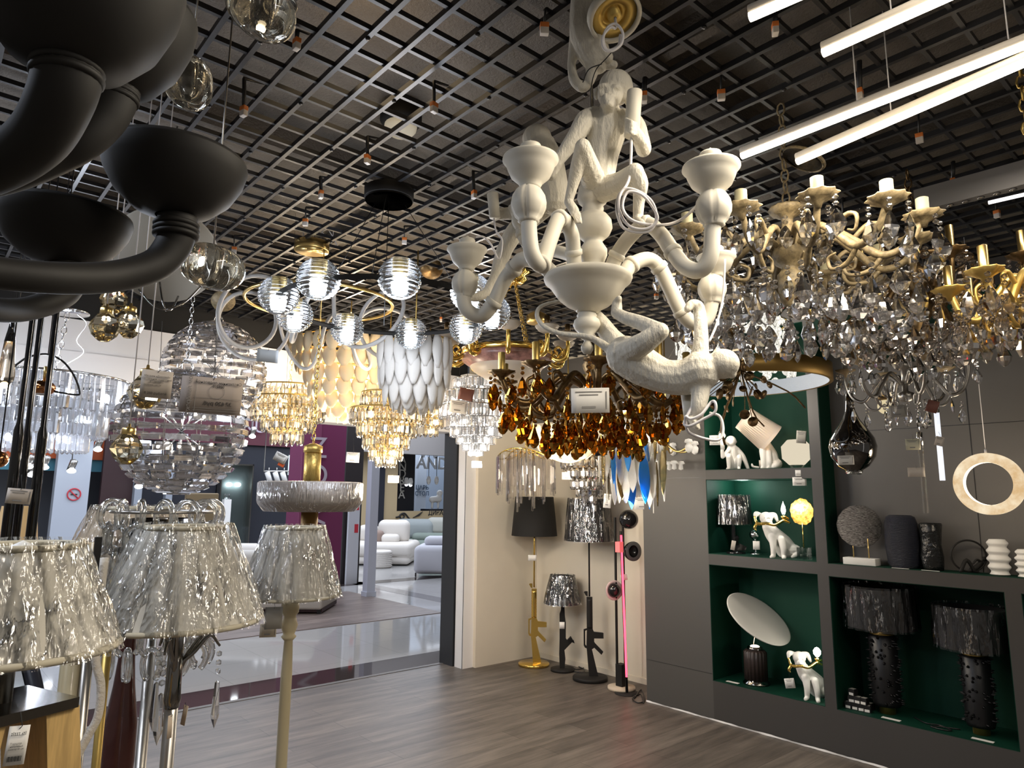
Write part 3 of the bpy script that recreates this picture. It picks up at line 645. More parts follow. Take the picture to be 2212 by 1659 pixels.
for a, b_ in ((-.05, .05), (.02, .09), (.06, .04)): c.tube([tp+Vector((a, 0, .02)), tp+Vector((a, 0, .1)), tp+Vector((a+.07, 0, .13)), tp+Vector((b_+.08, 0, .03))], .003, 5, curve=5)
c.build('lead', M['cable_white'], dr, True)

# ------------------------------------------------------------------ globes of crystal bars
M['bar'] = crystal('bar_glass', (.97, .97, .99), .05, 1.5, 0, .5)
def crystal_globe(x, y, rp, d, label, lit):
    c0 = P(x, y, d); k = mpp(c0); R = rp*k; t = thing('crystal_globe', label, 'pendant lamp', (c0.x, c0.y, c0.z), 0, None)
    bar = MB().cbox((0, 0, 0), (.27*R, .05*R, .085*R)).mesh('crystal_bar', M['bar']); w = MB(); n = 0; rest = MB()
    for j in range(-9, 10):
        la = j*9.2*PI/180; m = max(5, int(2*PI*math.cos(la)*R/(.33*R)))
        ring = [(R*math.cos(la)*math.cos(q), R*math.cos(la)*math.sin(q), R*math.sin(la)) for q in [2*PI*i/36 for i in range(36)]]
        if j % 3 == 0: w.tube(ring, .006*R, 4, closed=True)
        for i in range(m):
            a = 2*PI*(i+.5*(j % 2))/m; p = Vector((R*math.cos(la)*math.cos(a), R*math.cos(la)*math.sin(a), R*math.sin(la)))
            rot = Euler((0, 0, a+PI/2)).to_matrix() @ Euler((-la, 0, 0)).to_matrix()
            facing = p.dot(Vector((c0.x, c0.y, 0))) < .1*R
            if facing and n < 100: inst('crystal_bar', bar, t, p, rot.to_euler()); n += 1
            else: rest.cbox((0, 0, 0), (.27*R, .05*R, .085*R), Matrix.Translation(p) @ rot.to_4x4())
    o = rest.build('crystal_bars', M['bar'], t); o['kind'] = 'stuff'
    for i in range(12):
        a = 2*PI*i/12; w.tube([(R*.985*math.cos(l)*math.cos(a), R*.985*math.cos(l)*math.sin(a), R*.985*math.sin(l)) for l in [-PI/2+PI*q/18 for q in range(19)]], .006*R, 4)
    w.tube([(0, 0, -R), (0, 0, R)], .02*R, 8)
    for i in range(10):
        a = 2*PI*i/10; v = Vector((math.cos(a), math.sin(a), .8*(-1)**i)).normalized(); w.tube([(0, 0, 0), v*.38*R], .014*R, 6)
    w.build('wire_frame', M['chrome'], t)
    for i in range(10):
        a = 2*PI*i/10; v = Vector((math.cos(a), math.sin(a), .8*(-1)**i)).normalized(); MB().ball(v*.42*R, .03*R, 8, 6).build('bulb', M['bulb_neut'], t)
    MB().tube([(.09*R*math.cos(q), 0, R*1.08+.09*R*math.sin(q)) for q in [2*PI*i/16 for i in range(16)]], .018*R, 6, closed=True).build('hanging_loop', M['chrome'], t)
    c = chain(MB(), (0, 0, R*1.15), (0, 0, R*1.15+.3), .03, .0022, .008); c.tube([(0, 0, R*1.15+.3), (0, 0, 3.1-c0.z)], .002, 6); c.build('chain', M['chrome'], t)
    return t
crystal_globe(392, 932, 132, 3.3, 'large lit globe of crystal bars on a chrome wire frame, nearer and lower one', True)
crystal_globe(463, 800, 104, 5.1, 'smaller lit globe of crystal bars hanging behind the price card', True)

# ------------------------------------------------------------------ clear glass pebbles on wires
M['blob'] = crystal('thick_clear_glass', (.93, .92, .88), .06, 1.5); M['mirror_glass'] = mat('mirrored_glass', (.55, .53, .48), .06, 1)
def blob(x, y, rx, ry, d, label, seed, tilt):
    c0 = P(x, y, d); k = mpp(c0); t = thing('glass_pebble_pendant', label, 'pendant lamp', (c0.x, c0.y, c0.z), 0, None)
    rn = random.Random(seed); ph = [rn.random()*6 for _ in range(3)]
    fnr = lambda a, u: 1+.06*math.sin(2*a+ph[0])*math.sin(PI*u)+.05*math.sin(3*a+ph[1])
    pr = [(rx*k*math.cos(q)**.8 if math.cos(q) > 0 else 0, ry*k*math.sin(q)) for q in [-PI/2+PI*i/16 for i in range(17)]]
    pr[0] = (rx*k*.1, -ry*k*.86); pr[-1] = (0, ry*k)
    Rm = Euler((tilt, .1, 0)).to_matrix()
    MB().lathe(pr, 32, (0, 0, 0), Rm, ripple=fnr).build('glass_body', M['blob'], t)
    MB().lathe([(max(0, a*.62), b*.62+.08*ry*k) for a, b in pr], 24, (0, 0, 0), Rm, ripple=fnr).build('inner_cell', M['blob'], t)
    MB().lathe([(rx*k*.16, -.4*ry*k), (rx*k*.2, -.1*ry*k), (rx*k*.2, .82*ry*k), (0, .9*ry*k)], 16).build('lamp_holder', M['chrome'], t)
    MB().ball((0, 0, -.45*ry*k), rx*k*.13, 10, 8).build('bulb', mat('frosted', (.6, .58, .5), .4) if seed > 1 else M['bulb_warm'], t)
    MB().tube([(0, 0, ry*k*.95), (0, 0, 3.12-c0.z)], .0022, 6).build('suspension_wire', M['steel'], t)
blob(568, 28, 72, 50, 1.62, 'clear glass pebble pendant at the top edge, in front of the ceiling grid', 1, .2)
blob(410, 180, 52, 56, 1.75, 'clear glass pebble pendant half hidden by the black bowls', 2, -.15)
blob(458, 577, 64, 49, 1.9, 'clear glass pebble pendant low beside the black bowl arm', 3, .25)
c = P(618, 12, 1.8); t = thing('glass_pebble_pendant', 'small glass pebble pendant touching the one at the top edge', 'pendant lamp', (c.x, c.y, c.z))
MB().ball((0, 0, 0), (.03, .03, .026), 20, 12).build('glass_body', M['blob'], t); MB().tube([(0, 0, .024), (0, 0, 3.12-c.z)], .002, 6).build('suspension_wire', M['steel'], t)

# ------------------------------------------------------------------ faceted crystals with brass caps
def gem(x, y, rp, d, label, rz):
    c0 = P(x, y, d); k = mpp(c0); r = rp*k; t = thing('gem_pendant', label, 'pendant lamp', (c0.x, c0.y, c0.z), rz, 'faceted gem pendants')
    MB().lathe([(.34*r, -1.05*r), (.8*r, -.62*r), (1.02*r, -.05*r), (.92*r, .3*r), (.5*r, .88*r), (.3*r, .92*r)], 7, smooth=False).build('crystal_body', M['gem'], t)
    MB().lathe([(.40*r, .86*r), (.42*r, .9*r), (.42*r, 1.28*r), (.38*r, 1.32*r), (.1*r, 1.4*r), (.08*r, 1.6*r)], 20).build('cap', M['brass'], t)
    MB().ball((0, 0, .35*r), .14*r, 8, 6).build('bulb', M['bulb_warm'], t)
    MB().tube([(0, 0, 1.5*r), (0, 0, 3.12-c0.z)], .0016, 5).build('suspension_wire', M['cable_white'], t)
M['gem'] = crystal('gem_glass', (.95, .91, .80), .05, 1.65)
gem(247, 648, 28, 2.25, 'faceted gem pendant directly under the black arm, topmost of its cluster', .3)
gem(227, 705, 31, 2.1, 'faceted gem pendant lower on the window side of its cluster', .1)
gem(279, 700, 29, 2.3, 'faceted gem pendant pressed against its twin under the black arm', .6)
gem(315, 845, 36, 2.2, 'faceted gem pendant half hidden behind the small price card', .9)
gem(275, 968, 33, 2.0, 'lowest faceted gem pendant, in front of the big crystal globe', .2)

# ------------------------------------------------------------------ cream disc with wire basket under it
c0 = P(357, 552, 2.9); k = mpp(c0); t = thing('disc_pendant', 'large cream disc lamp with a chrome wire cradle beneath, behind the black bowl', 'pendant lamp', (c0.x, c0.y, c0.z))
az = math.atan2(c0.y, c0.x); Rt = Euler((0, 0, az)).to_matrix() @ Euler((0, math.radians(52), 0)).to_matrix()
MB().lathe([(0, -.012), (106*k, -.012), (108*k, 0), (106*k, .012), (0, .02)], 48, M=Rt).build('disc', mat('cream_disc', (.55, .52, .45), .6), t)
hub = P(358, 670, 2.85)
for x, y in ((300, 625), (345, 610), (440, 612), (385, 640)):
    MB().tube([P(x, y, 2.9), P((x+358)/2, (y+670)/2+12, 2.86), hub], .004, 6, curve=4).build('cradle_wire', M['dark_chrome'], t, True)
MB().tube([P(358, 500, 2.95), (c0.x, c0.y, 3.1)], .003, 5).build('suspension_wire', M['steel'], t, True)

# ------------------------------------------------------------------ tiered crystal chandeliers
def tiers(name, label, x, ytop, d, rows, drop, nper, m, bulbm, warm_frame, cell, power=0, col=WARM, chain_to=None, holder=True):
    """rows: (radius px, y px of the hanging line, drop length px); drop 'bar' or 'tear'"""
    c0 = P(x, ytop, d); k = mpp(c0); t = thing(name, label, 'chandelier', (c0.x, c0.y, c0.z)); fr = MB(); cnt = 0; rest = MB()
    zs = [P(x, y, d).z-c0.z for _, y, _ in rows]; ax = Vector((c0.x, c0.y, 0)).normalized()
    seen = 0
    for (rp, y, lp), z in zip(rows, zs):
        R = rp*k; L = lp*k; n = max(6, int(2*PI*R/(cell*k)))
        fr.tube([(R*math.cos(q), R*math.sin(q), z) for q in [2*PI*i/40 for i in range(40)]], .006, 6, closed=True)
        for a in (0, PI/2, PI, 1.5*PI): fr.tube([(0, 0, z), (R*math.cos(a), R*math.sin(a), z)], .003, 4)
        w = cell*k*.46
        me = (MB().lathe([(.0, 0), (w, -.05*L), (w, -.94*L), (.0, -L)], 4, smooth=False) if drop == 'bar' else
              MB().lathe([(.0, 0), (.35*w, -.05*L), (w, -.35*L), (w, -.75*L), (.55*w, -.93*L), (0, -L)], 6, M=Matrix(((1, 0, 0), (0, .6, 0), (0, 0, 1))), smooth=False)).mesh('crystal_drop', m)
        for i in range(n):
            a = 2*PI*(i+.5*(seen % 2))/n; v = Vector((math.cos(a), math.sin(a), 0)); tilt = random.uniform(-.25, .25)
            if v.dot(ax) < .15 and cnt < 100:
                inst('crystal_drop', me, t, v*R+Vector((0, 0, z)), (random.uniform(-.03, .03), random.uniform(-.03, .03), a+PI/2+tilt)); cnt += 1
            else:
                Mx = Matrix.Translation(v*R+Vector((0, 0, z))) @ Euler((0, 0, a+PI/2+tilt)).to_matrix().to_4x4()
                rest.add([Mx @ q.co for q in me.vertices], [tuple(p.vertices) for p in me.polygons], False)
        seen += 1
        nb = max(3, int(R/.055))
        for i in range(nb):
            a = 2*PI*(i+.3)/nb; q = Vector((R*.78*math.cos(a), R*.78*math.sin(a), z-L*.5))
            MB().ball(q, (.016, .016, .022), 10, 6).build('bulb', bulbm, t)
    fr.tube([(0, 0, zs[-1]), (0, 0, zs[0]+.02)], .012, 8)
    fr.build('frame', warm_frame, t)
    if rest.v: o = rest.build('crystal_drops', m, t); o['kind'] = 'stuff'
    top = zs[0]
    if chain_to:
        e = Vector(chain_to)-c0; chain(MB(), (0, 0, top), (0, 0, min(e.z, top+.5)), .045, .003, .013).build('chain', warm_frame, t)
        MB().tube([(0, 0, min(e.z, top+.5)), (0, 0, 3.1-c0.z)], .003, 5).build('suspension_wire', warm_frame, t)
    else: MB().tube([(0, 0, top), (0, 0, 3.1-c0.z)], .004, 6).build('hanging_rod', warm_frame, t)
    if power:
        point('chandelier_light', c0+Vector((0, 0, zs[-1]-rows[-1][2]*k-.12)), power*1.8, col, .1); point('chandelier_light', c0+Vector((0, 0, zs[0]+.16)), power*.9, col, .1)
    return t, c0, k
M['ice'] = crystal('ice_glass', (.96, .97, 1), .14, 1.5, 0, .2, .22)
M['champagne'] = crystal('champagne_glass', (.98, .95, .88), .14, 1.55, 0, .16)
tiers('tiered_chandelier', 'cool white three-tier crystal drum chandelier beside the black rods', 108, 815, 4.6, [(156,820,78),(115,868,78),(82,915,62)], 'bar', 0, M['ice'], M['bulb_cool'], M['chrome'], 11, 26, COOL, P(75, 690, 4.6))
tiers('tiered_chandelier', 'warm crystal tier chandelier above the wrapped drum, hung on a slack chain', 626, 845, 5.85, [(80,838,34),(82,862,30),(74,880,32),(53,905,30),(32,928,34)], 'tear', 0, M['champagne'], M['bulb_warm'], M['gold_dull'], 12, 12, WARM, P(632, 740, 5.85))
tiers('tiered_chandelier', 'warm crystal tier chandelier in front of the mirror showroom', 838, 870, 4.55, [(56,850,34),(78,885,34),(62,912,34),(48,938,34),(34,962,34),(20,978,32)], 'tear', 0, M['champagne'], M['bulb_warm'], M['gold_dull'], 13, 12, WARM)
tiers('tiered_chandelier', 'white inverted-cone chandelier of many small crystal bars near the door jamb', 1030, 840, 5.5, [(52,822,20),(72,850,24),(78,880,26),(68,905,22),(54,925,20),(40,944,16),(26,960,14),(14,975,10)], 'bar', 0, M['ice'], M['bulb_neut'], M['chrome'], 6.5, 18, NEUT)
tiers('tiered_chandelier', 'small warm crystal chandelier tucked behind the feather lamp', 925, 890, 5.9, [(38,880,26),(32,900,26),(20,920,24)], 'tear', 0, M['champagne'], M['bulb_warm'], M['gold_dull'], 12)

# ------------------------------------------------------------------ beige petal chandelier
def petal(mb, w, h, Mx, cup=.25):
    def fn(u, v):
        s = math.sin(PI*min(1, .12+v*.88))**.6 if v < .97 else .25; x = (u-.5)*w*s*(1 if v > .5 else 1); return Mx @ Vector((x, -cup*w*(1-(2*u-1)**2)*s, -h*v))
    mb.grid(6, 8, fn); k = len(mb.v)-63
    return mb
def petal_lamp(name, label, x, y, d, rows, m, n0, bulbm, power, col):
    c0 = P(x, y, d); k = mpp(c0); t = thing(name, label, 'chandelier', (c0.x, c0.y, c0.z)); ax = Vector((c0.x, c0.y, 0)).normalized(); fr = MB(); cnt = 0; rest = MB()
    for j, (rp, yy, hp) in enumerate(rows):
        R = rp*k; z = P(x, yy, d).z-c0.z; n = max(5, int(n0*rp/rows[0][0])); w = 2*PI*R/n*1.0
        pm = petal(MB(), w, hp*k, Matrix.Identity(4)); me = pm.mesh('petal', m)
        fr.tube([(R*.96*math.cos(q), R*.96*math.sin(q), z) for q in [2*PI*i/32 for i in range(32)]], .005, 5, closed=True)
        for i in range(n):
            a = 2*PI*(i+.5*(j % 2))/n; v = Vector((math.cos(a), math.sin(a), 0)); rot = (random.uniform(-.05, .02), 0, a+PI/2)
            o = inst('petal', me, t, v*R+Vector((0, 0, z)), rot); s_ = o.modifiers.new('t', 'SOLIDIFY'); s_.thickness = .004
        for i in range(max(3, n//3)):
            a = 2*PI*i/max(3, n//3); MB().ball((R*.6*math.cos(a), R*.6*math.sin(a), z-hp*k*.4), .022, 10, 6).build('bulb', bulbm, t)
    fr.build('frame', M['gold_dull'], t); MB().tube([(0, 0, P(x, rows[0][1], d).z-c0.z), (0, 0, 3.1-c0.z)], .004, 6).build('hanging_rod', M['gold_dull'], t)
    if power: point('petal_light', c0, power, col, .1); point('petal_light', c0+Vector((0, 0, .5)), power*.5, col, .1); point('petal_light', c0-Vector((0, 0, .62)), power, col, .1)
    return t
M['petal'] = mat('beige_petal', (.70, .57, .38), .6, trans=.0, sub=.2)
petal_lamp('petal_chandelier', 'glowing beige chandelier of overlapping ceramic petals', 752, 815, 5.2, [(112,738,42),(104,770,40),(86,800,38),(76,828,36),(58,852,36),(32,872,34),(16,890,24)], M['petal'], 24, M['bulb_warm'], 16, WARM)
M['feather'] = mat('white_feather', (.74, .70, .64), .75, bump=.35, bscale=40, stretch=(1, 1, .25))
petal_lamp('feather_chandelier', 'unlit white feather chandelier shaped like a long tassel', 895, 800, 4.0, [(74,735,70),(70,775,66),(58,815,64),(40,838,52),(20,855,40)], M['feather'], 17, M['paper'], 0, WARM)

# ------------------------------------------------------------------ pink marble bowl with gilt arms
c0 = P(1095, 785, 4.2); k = mpp(c0); t = thing('bowl_chandelier', 'gilt chandelier with a pink marble bowl and scrolled candle arms', 'chandelier', (c0.x, c0.y, c0.z))
MB().lathe([(0, -42*k), (40*k, -38*k), (72*k, -18*k), (92*k, 8*k), (90*k, 8*k), (70*k, -14*k), (0, -36*k)], 48, cap=False).build('bowl', mat('cream_alabaster', (.72, .60, .46), .4, sub=.2), t)
MB().lathe([(80*k, -8*k), (97*k, 4*k), (99*k, 14*k), (93*k, 16*k)], 48, cap=False).build('marble_band', mat('pink_marble', (.40, .20, .16), .3, var=.5, vscale=14), t)
g = MB().lathe([(93*k, 15*k), (97*k, 18*k), (98*k, 27*k), (93*k, 29*k), (90*k, 24*k)], 60, ripple=lambda a, u: 1+.01*math.cos(a*30))
g.build('gilt_rim', M['gold'], t)
for i in range(10):
    a = 2*PI*i/10+.25; v = Vector((math.cos(a), math.sin(a), 0)); w = lambda r, z: v*r*k+Vector((0, 0, z*k))
    arm = MB().tube([w(92, 14), w(112, 2), w(128, 6), w(134, 28), w(134, 44)], [4.5*k, 5.5*k, 5.5*k, 4.5*k, 4*k], 8, curve=5).tube([w(112, 6), w(122, 20), w(114, 30), w(106, 24), w(112, 16)], 3*k, 6, curve=4).build('arm', M['gold'], t)
    MB().lathe([(8*k, 42*k), (18*k, 47*k), (25*k, 56*k), (24*k, 58*k), (6*k, 56*k)], 24, v*134*k).build('drip_cup', mat('cream_cup', (.75, .64, .50), .4) if i == 0 else bpy.data.materials['cream_cup'], arm)
    MB().lathe([(6*k, 55*k), (6*k, 78*k), (4*k, 78*k)], 14, v*134*k).build('candle_sleeve', M['bronze'], arm)
tp = P(1112, 606, 4.35)
MB().lathe([(.05, -.02), (.075, 0), (.06, .03), (.09, .05), (.08, .1), (.03, .12)], 30, tp, ripple=lambda a, u: 1+.15*math.cos(a*8)).build('canopy', M['gold'], t, True)
c = MB()
for a in (.3, 2.4, 4.5): c = chain(MB(), tp, c0+Vector((90*k*math.cos(a), 90*k*math.sin(a), 26*k)), .035, .003, .01); c.build('chain', M['gold_dull'], t, True)
# ------------------------------------------------------------------ candle-arm chandeliers hung with crystal
def hang(root, me, rest, cnt, p, lim=100, rz=None, name='crystal_drop', near=True, bead=None):
    """one crystal at local point p; past the limit it joins the mass"""
    rz = random.uniform(0, PI) if rz is None else rz; tx, ty = random.uniform(-.06, .06), random.uniform(-.06, .06)
    if near and cnt[0] < lim: inst(name, me, root, p, (tx, ty, rz)); cnt[0] += 1
    else:
        Mx = Matrix.Translation(p) @ Euler((tx, ty, rz)).to_matrix().to_4x4(); rest.add([Mx @ q.co for q in me.vertices], [tuple(f.vertices) for f in me.polygons], False)
def candle_chandelier(name, label, x, y, d, R, N, ph, zd, col_rows, mframe, mdrop, sleeve, drops, dish_r, armz, cand=None, lim=100, tiers_=(), dm=None, sh=.06, sr=.012, ar=.012, dripl=True, mbead=None, topz=None, chainm=None):
    c0 = P(x, y, d); t = thing(name, label, 'chandelier', (c0.x, c0.y, c0.z)); az = math.atan2(c0.y, c0.x); k = mpp(c0)
    MB().lathe([(max(1e-5, r*k), P(x, yy, d).z-c0.z) for r, yy in col_rows], 28, ripple=(lambda a, u: 1+.05*math.cos(a*12))).build('column', mframe, t)
    cnt = [0]; rest = MB(); near_ax = Vector((c0.x, c0.y, 0)).normalized(); bead = me_bead('crystal_bead', .009, mbead or mdrop); beads = MB()
    kite = me_kite('crystal_drop', drops[0], drops[1], mdrop); tear = me_drop('crystal_drop', drops[0]*1.15, drops[1]*.95, mdrop)
    arm0 = dish0 = slv0 = None
    for i in range(N):
        a = az + PI + ph + 2*PI*i/N; v = Vector((math.cos(a), math.sin(a), 0)); rz = a
        if arm0 is None:
            w = lambda r, z: (r, 0, z)
            m_ = MB().tube([w(.02, armz+.02), w(R*.3, armz+.075), w(R*.5, armz+.02), w(R*.7, armz-.055), w(R*.9, armz-.03), w(R, armz+.05), w(R, zd)], [ar*1.2, ar*1.3, ar*1.5, ar*1.6, ar*1.35, ar*1.05, ar], 8, curve=5)
            m_.tube([w(R*.5, armz+.02), w(R*.62, armz+.06), w(R*.72, armz+.045), w(R*.7, armz), w(R*.63, armz+.01)], [ar, ar, ar*.8, ar*.6, ar*.4], 6, curve=4).tube([w(R*.72, armz-.05), w(R*.6, armz-.10), w(R*.45, armz-.1), w(R*.42, armz-.06), w(R*.5, armz-.05)], [ar, ar, ar*.8, ar*.7, ar*.4], 6, curve=4)
            arm0 = m_.mesh('arm', mframe)
            dm_ = MB().lathe([(ar, -.025), (ar*1.6, -.01), (dish_r*.6, .0), (dish_r, .014), (dish_r*.96, .018), (dish_r*.4, .008), (0, .006)], 30, ripple=lambda q, u: 1+(.10*math.cos(q*10) if u > .35 and u < .8 else 0)); dish0 = dm_.mesh('drip_dish', dm or mframe)
            slv0 = MB().lathe([(sr*1.05, .004), (sr, .01), (sr, sh), (sr*.8, sh+.002), (sr*.8, sh-.01)], 16).mesh('candle_sleeve', sleeve)
        A = inst('arm', arm0, t, (0, 0, 0), (0, 0, rz)); inst('drip_dish', dish0, A, (R, 0, zd)); inst('candle_sleeve', slv0, A, (R, 0, zd))
        nr = v.dot(near_ax) < .35
        if dripl:
            for j in range(4):
                b_ = a + PI/4 + j*PI/2; q = v*R + Vector((dish_r*.92*math.cos(b_), dish_r*.92*math.sin(b_), zd+.005))
                for s_ in range(2): beads.add([Vector(p_.co)+q+Vector((0, 0, -.014-.02*s_)) for p_ in bead.vertices], [tuple(f.vertices) for f in bead.polygons], False)
                hang(t, kite, rest, cnt, q+Vector((0, 0, -.05)), lim, near=nr)
        for (rf, z, n_) in tiers_:
            for j in range(n_):
                b_ = a + (j+.5)*2*PI/N/n_; q = Vector((R*rf*math.cos(b_), R*rf*math.sin(b_), z+random.uniform(-.02, .02)))
                for s_ in range(2): beads.add([Vector(p_.co)+q+Vector((0, 0, .03-.018*s_)) for p_ in bead.vertices], [tuple(f.vertices) for f in bead.polygons], False)
                hang(t, tear if j % 2 else kite, rest, cnt, q, lim, near=q.dot(near_ax) < R*.25)
    if rest.v: o = rest.build('crystal_drops', mdrop, t); o['kind'] = 'stuff'
    if beads.v: o = beads.build('crystal_beads', mbead or mdrop, t); o['kind'] = 'stuff'
    tz = P(x, col_rows[-1][1], d).z-c0.z
    c = chain(MB(), (0, 0, tz), (0, 0, 3.09-c0.z), .05, .0035, .014); c.build('chain', chainm or mframe, t)
    return t, c0
M['antique'] = mat('antique_cream', (.26, .20, .11), .5, var=.45, vscale=45, bump=.5, bscale=90, bdist=.003)
M['candle'] = mat('candle_cream', (.5, .46, .30), .5, sub=.15)
cr, cc = candle_chandelier('crystal_chandelier', 'antique cream crystal chandelier with pale candles, largest under the tube lights', 1706, 570, 2.55, .42, 12, math.radians(12), .055,
    [(0,688),(9,684),(11,676),(8,668),(18,655),(24,640),(20,632),(25,628),(26,592),(20,586),(16,578),(30,568),(37,556),(36,545),(30,528),(20,508),(13,490),(11,478),(14,470),(30,462),(39,452),(36,448),(10,446),(5,440)],
    M['antique'], M['clear'], M['candle'], (.085, .03), .058, .02, tiers_=((.28, .10, 1), (.38, -.10, 1), (.62, -.16, 2), (.80, -.19, 2), (.94, -.15, 2), (.45, -.25, 1)), sh=.07, sr=.019, ar=.0085)
p = P(1735, 347, 2.5); Rt = Euler((0, 0, .6)).to_matrix() @ Euler((.5, 0, 0)).to_matrix()
MB().lathe([(.075, 0), (.078, .008), (.07, .014), (.0, .016)], 32, p, Rt, cap=False).lathe([(.0, .003), (.066, .003), (.067, 0), (.075, 0)], 32, p, Rt).build('canopy', M['antique'], cr, True)
t, _ = candle_chandelier('crystal_chandelier', 'dark bronze crystal chandelier with brass sleeves behind the antique cream one', 1985, 660, 3.35, .40, 8, .3, .09,
    [(0,745),(14,735),(22,715),(12,700),(26,680),(28,660),(14,640),(20,610),(30,590),(10,575),(5,560)], M['bronze'], M['smoke'], M['brass'], (.085, .026), .055, .0, tiers_=((.3, .10, 2), (.4, -.10, 2), (.75, -.13, 3), (.95, -.07, 3), (.55, -.16, 2)), sh=.11, sr=.014, ar=.0085)
MB().tube([(.2*math.cos(q), .2*math.sin(q), .17) for q in [2*PI*i/40 for i in range(40)]], .012, 6, closed=True).build('crown_ring', M['bronze'], t)
be = me_bead('crown_bead', .022, M['smoke'])
for i in range(26): inst('crown_bead', be, t, (.205*math.cos(2*PI*i/26), .205*math.sin(2*PI*i/26), .14+.02*(i % 2)))
candle_chandelier('crystal_chandelier', 'gilt crystal chandelier cut off by the picture edge, with smoky drops', 2262, 640, 2.62, .25, 8, .2, .04,
    [(0,735),(20,720),(26,690),(14,670),(26,640),(14,600),(20,570),(6,550)], M['gold_dull'], M['smoke'], M['brass'], (.085, .024), .05, .0, tiers_=((.6, -.06, 2), (.95, -.07, 3)), sh=.09, sr=.014, ar=.008)
t, _ = candle_chandelier('crystal_chandelier', 'amber crystal chandelier with brass sleeves hanging below the white monkeys', 1278, 850, 3.1, .42, 10, math.radians(4), .06,
    [(0,905),(12,900),(18,880),(10,865),(22,850),(24,830),(12,810),(20,790),(8,770),(5,740)], M['bronze'], M['amber'], M['gold_dull'], (.085, .026), .06, .0, tiers_=((.95, -.08, 3), (.75, -.14, 3), (.5, -.19, 3), (.3, -.1, 2)), sh=.10, sr=.016, ar=.010, mbead=mat('dark_amber', (.25, .1, .01), .15, trans=.4))
t, sc0 = candle_chandelier('crystal_chandelier', 'small silver crystal chandelier with plain curved arms near the grey panels', 1955, 838, 4.1, .285, 6, math.radians(18), .11,
    [(0,870),(12,866),(16,850),(6,845),(5,800),(12,795),(14,785),(4,780),(4,740)], M['steel'], M['clear'], mat('grey_candle', (.35, .33, .29), .5), (.075, .02), .05, .0, tiers_=((.35, -.12, 2), (.9, -.10, 1)), dm=mat('cream_gilt', (.55, .43, .26), .4), sh=.05, sr=.013, ar=.006)

# ------------------------------------------------------------------ glowing mosaic of glass discs
c0 = P(1585, 765, 5.05); k = mpp(c0); t = thing('disc_chandelier', 'glowing white lamp of round glass discs behind the monkey figure', 'chandelier', (c0.x, c0.y, c0.z)); ax = Vector((c0.x, c0.y, 0)).normalized()
def glow_noise():
    m = glow('lit_glass_disc', (1, .97, .9), 1); nt = m.node_tree; e = nt.nodes['Emission']
    n, r = noise_ramp(nt, 70, (.35, .33, .28), (1.5, 1.45, 1.3), .3, .7); nt.links.new(r.outputs[0], e.inputs[0]); e.inputs[1].default_value = 1.0; return m
M['litdisc'] = glow_noise()
me = MB().lathe([(0, -.004), (.036, -.004), (.040, 0), (.036, .004), (0, .006)], 16).mesh('glass_disc', M['litdisc']); n = 0; rest = MB()
for j in range(6):
    for i in range(26):
        a = 2*PI*(i+.5*(j % 2)+random.uniform(-.15, .15))/26; v = Vector((math.cos(a), math.sin(a), 0)); q = v*(118*k+random.uniform(-.02, .02))+Vector((0, 0, (-52+20*j)*k)); rot = (v+Vector((0, 0, random.uniform(-.3, .3)))).to_track_quat('Z', 'Y').to_euler()
        if v.dot(ax) < .2 and n < 90: inst('glass_disc', me, t, q, rot, random.uniform(.8, 1.15)); n += 1
        elif (i % 2): 
            Mx = Matrix.Translation(q) @ rot.to_matrix().to_4x4(); rest.add([Mx @ z.co for z in me.vertices], [tuple(f.vertices) for f in me.polygons], False)
o = rest.build('glass_discs', M['litdisc'], t); o['kind'] = 'stuff'
MB().tube([(112*k*math.cos(q), 112*k*math.sin(q), 60*k) for q in [2*PI*i/40 for i in range(40)]], .008, 6, closed=True).tube([(0, 0, 60*k), (0, 0, 3.1-c0.z)], .006, 6).tube([(-112*k, 0, 60*k), (112*k, 0, 60*k)], .006, 6).build('frame', M['gold_dull'], t)
point('disc_light', c0-Vector((0, 0, .3)), 14, NEUT, .1); point('disc_light', c0+Vector((0, 0, .35)), 10, NEUT, .1)
# ------------------------------------------------------------------ twigs of dark round leaves
c0 = P(1600, 800, 3.45); k = mpp(c0); t = thing('twig_chandelier', 'dark bronze twig lamp with small round leaves over the green niche', 'chandelier', (c0.x, c0.y, c0.z)); rn = random.Random(4); tw = MB()
rv = Vector((rt.x, rt.y, 0)).normalized(); fv = Vector((fw.x, fw.y, 0)).normalized()
me = MB().lathe([(0, -.0012), (.02, -.0012), (.02, .0012), (0, .0012)], 14).mesh('round_leaf', M['bronze'])
spots = [(1548,748),(1570,735),(1590,720),(1600,745),(1585,770),(1602,782),(1618,790),(1560,800),(1575,815),(1595,822),(1612,815),(1545,825),(1560,840),(1580,838),(1600,842),(1520,838),(1630,828),(1650,826),(1668,828),(1540,858),(1562,862),(1592,866),(1610,850),(1528,862),(1604,896),(1615,913),(1640,850),(1665,845),(1625,720),(1640,740),(1600,705),(1615,735),(1570,770),(1555,775),(1590,800),(1605,765),(1550,850),(1575,880),(1535,880),(1515,855),(1508,870)]
for i, (x, y) in enumerate(spots):
    q = rv*((x-1600)*k)+Vector((0, 0, (800-y)*k))+fv*rn.uniform(-.12, .12); inst('round_leaf', me, t, q, (rn.uniform(.9, 2.2), rn.uniform(-.8, .8), rn.uniform(0, 3)), rn.uniform(.8, 1.3))
    tw.tube([q, q*.5+Vector((rn.uniform(-.02, .02), 0, .0)), Vector((0, 0, 0))], .0022, 5, curve=3)
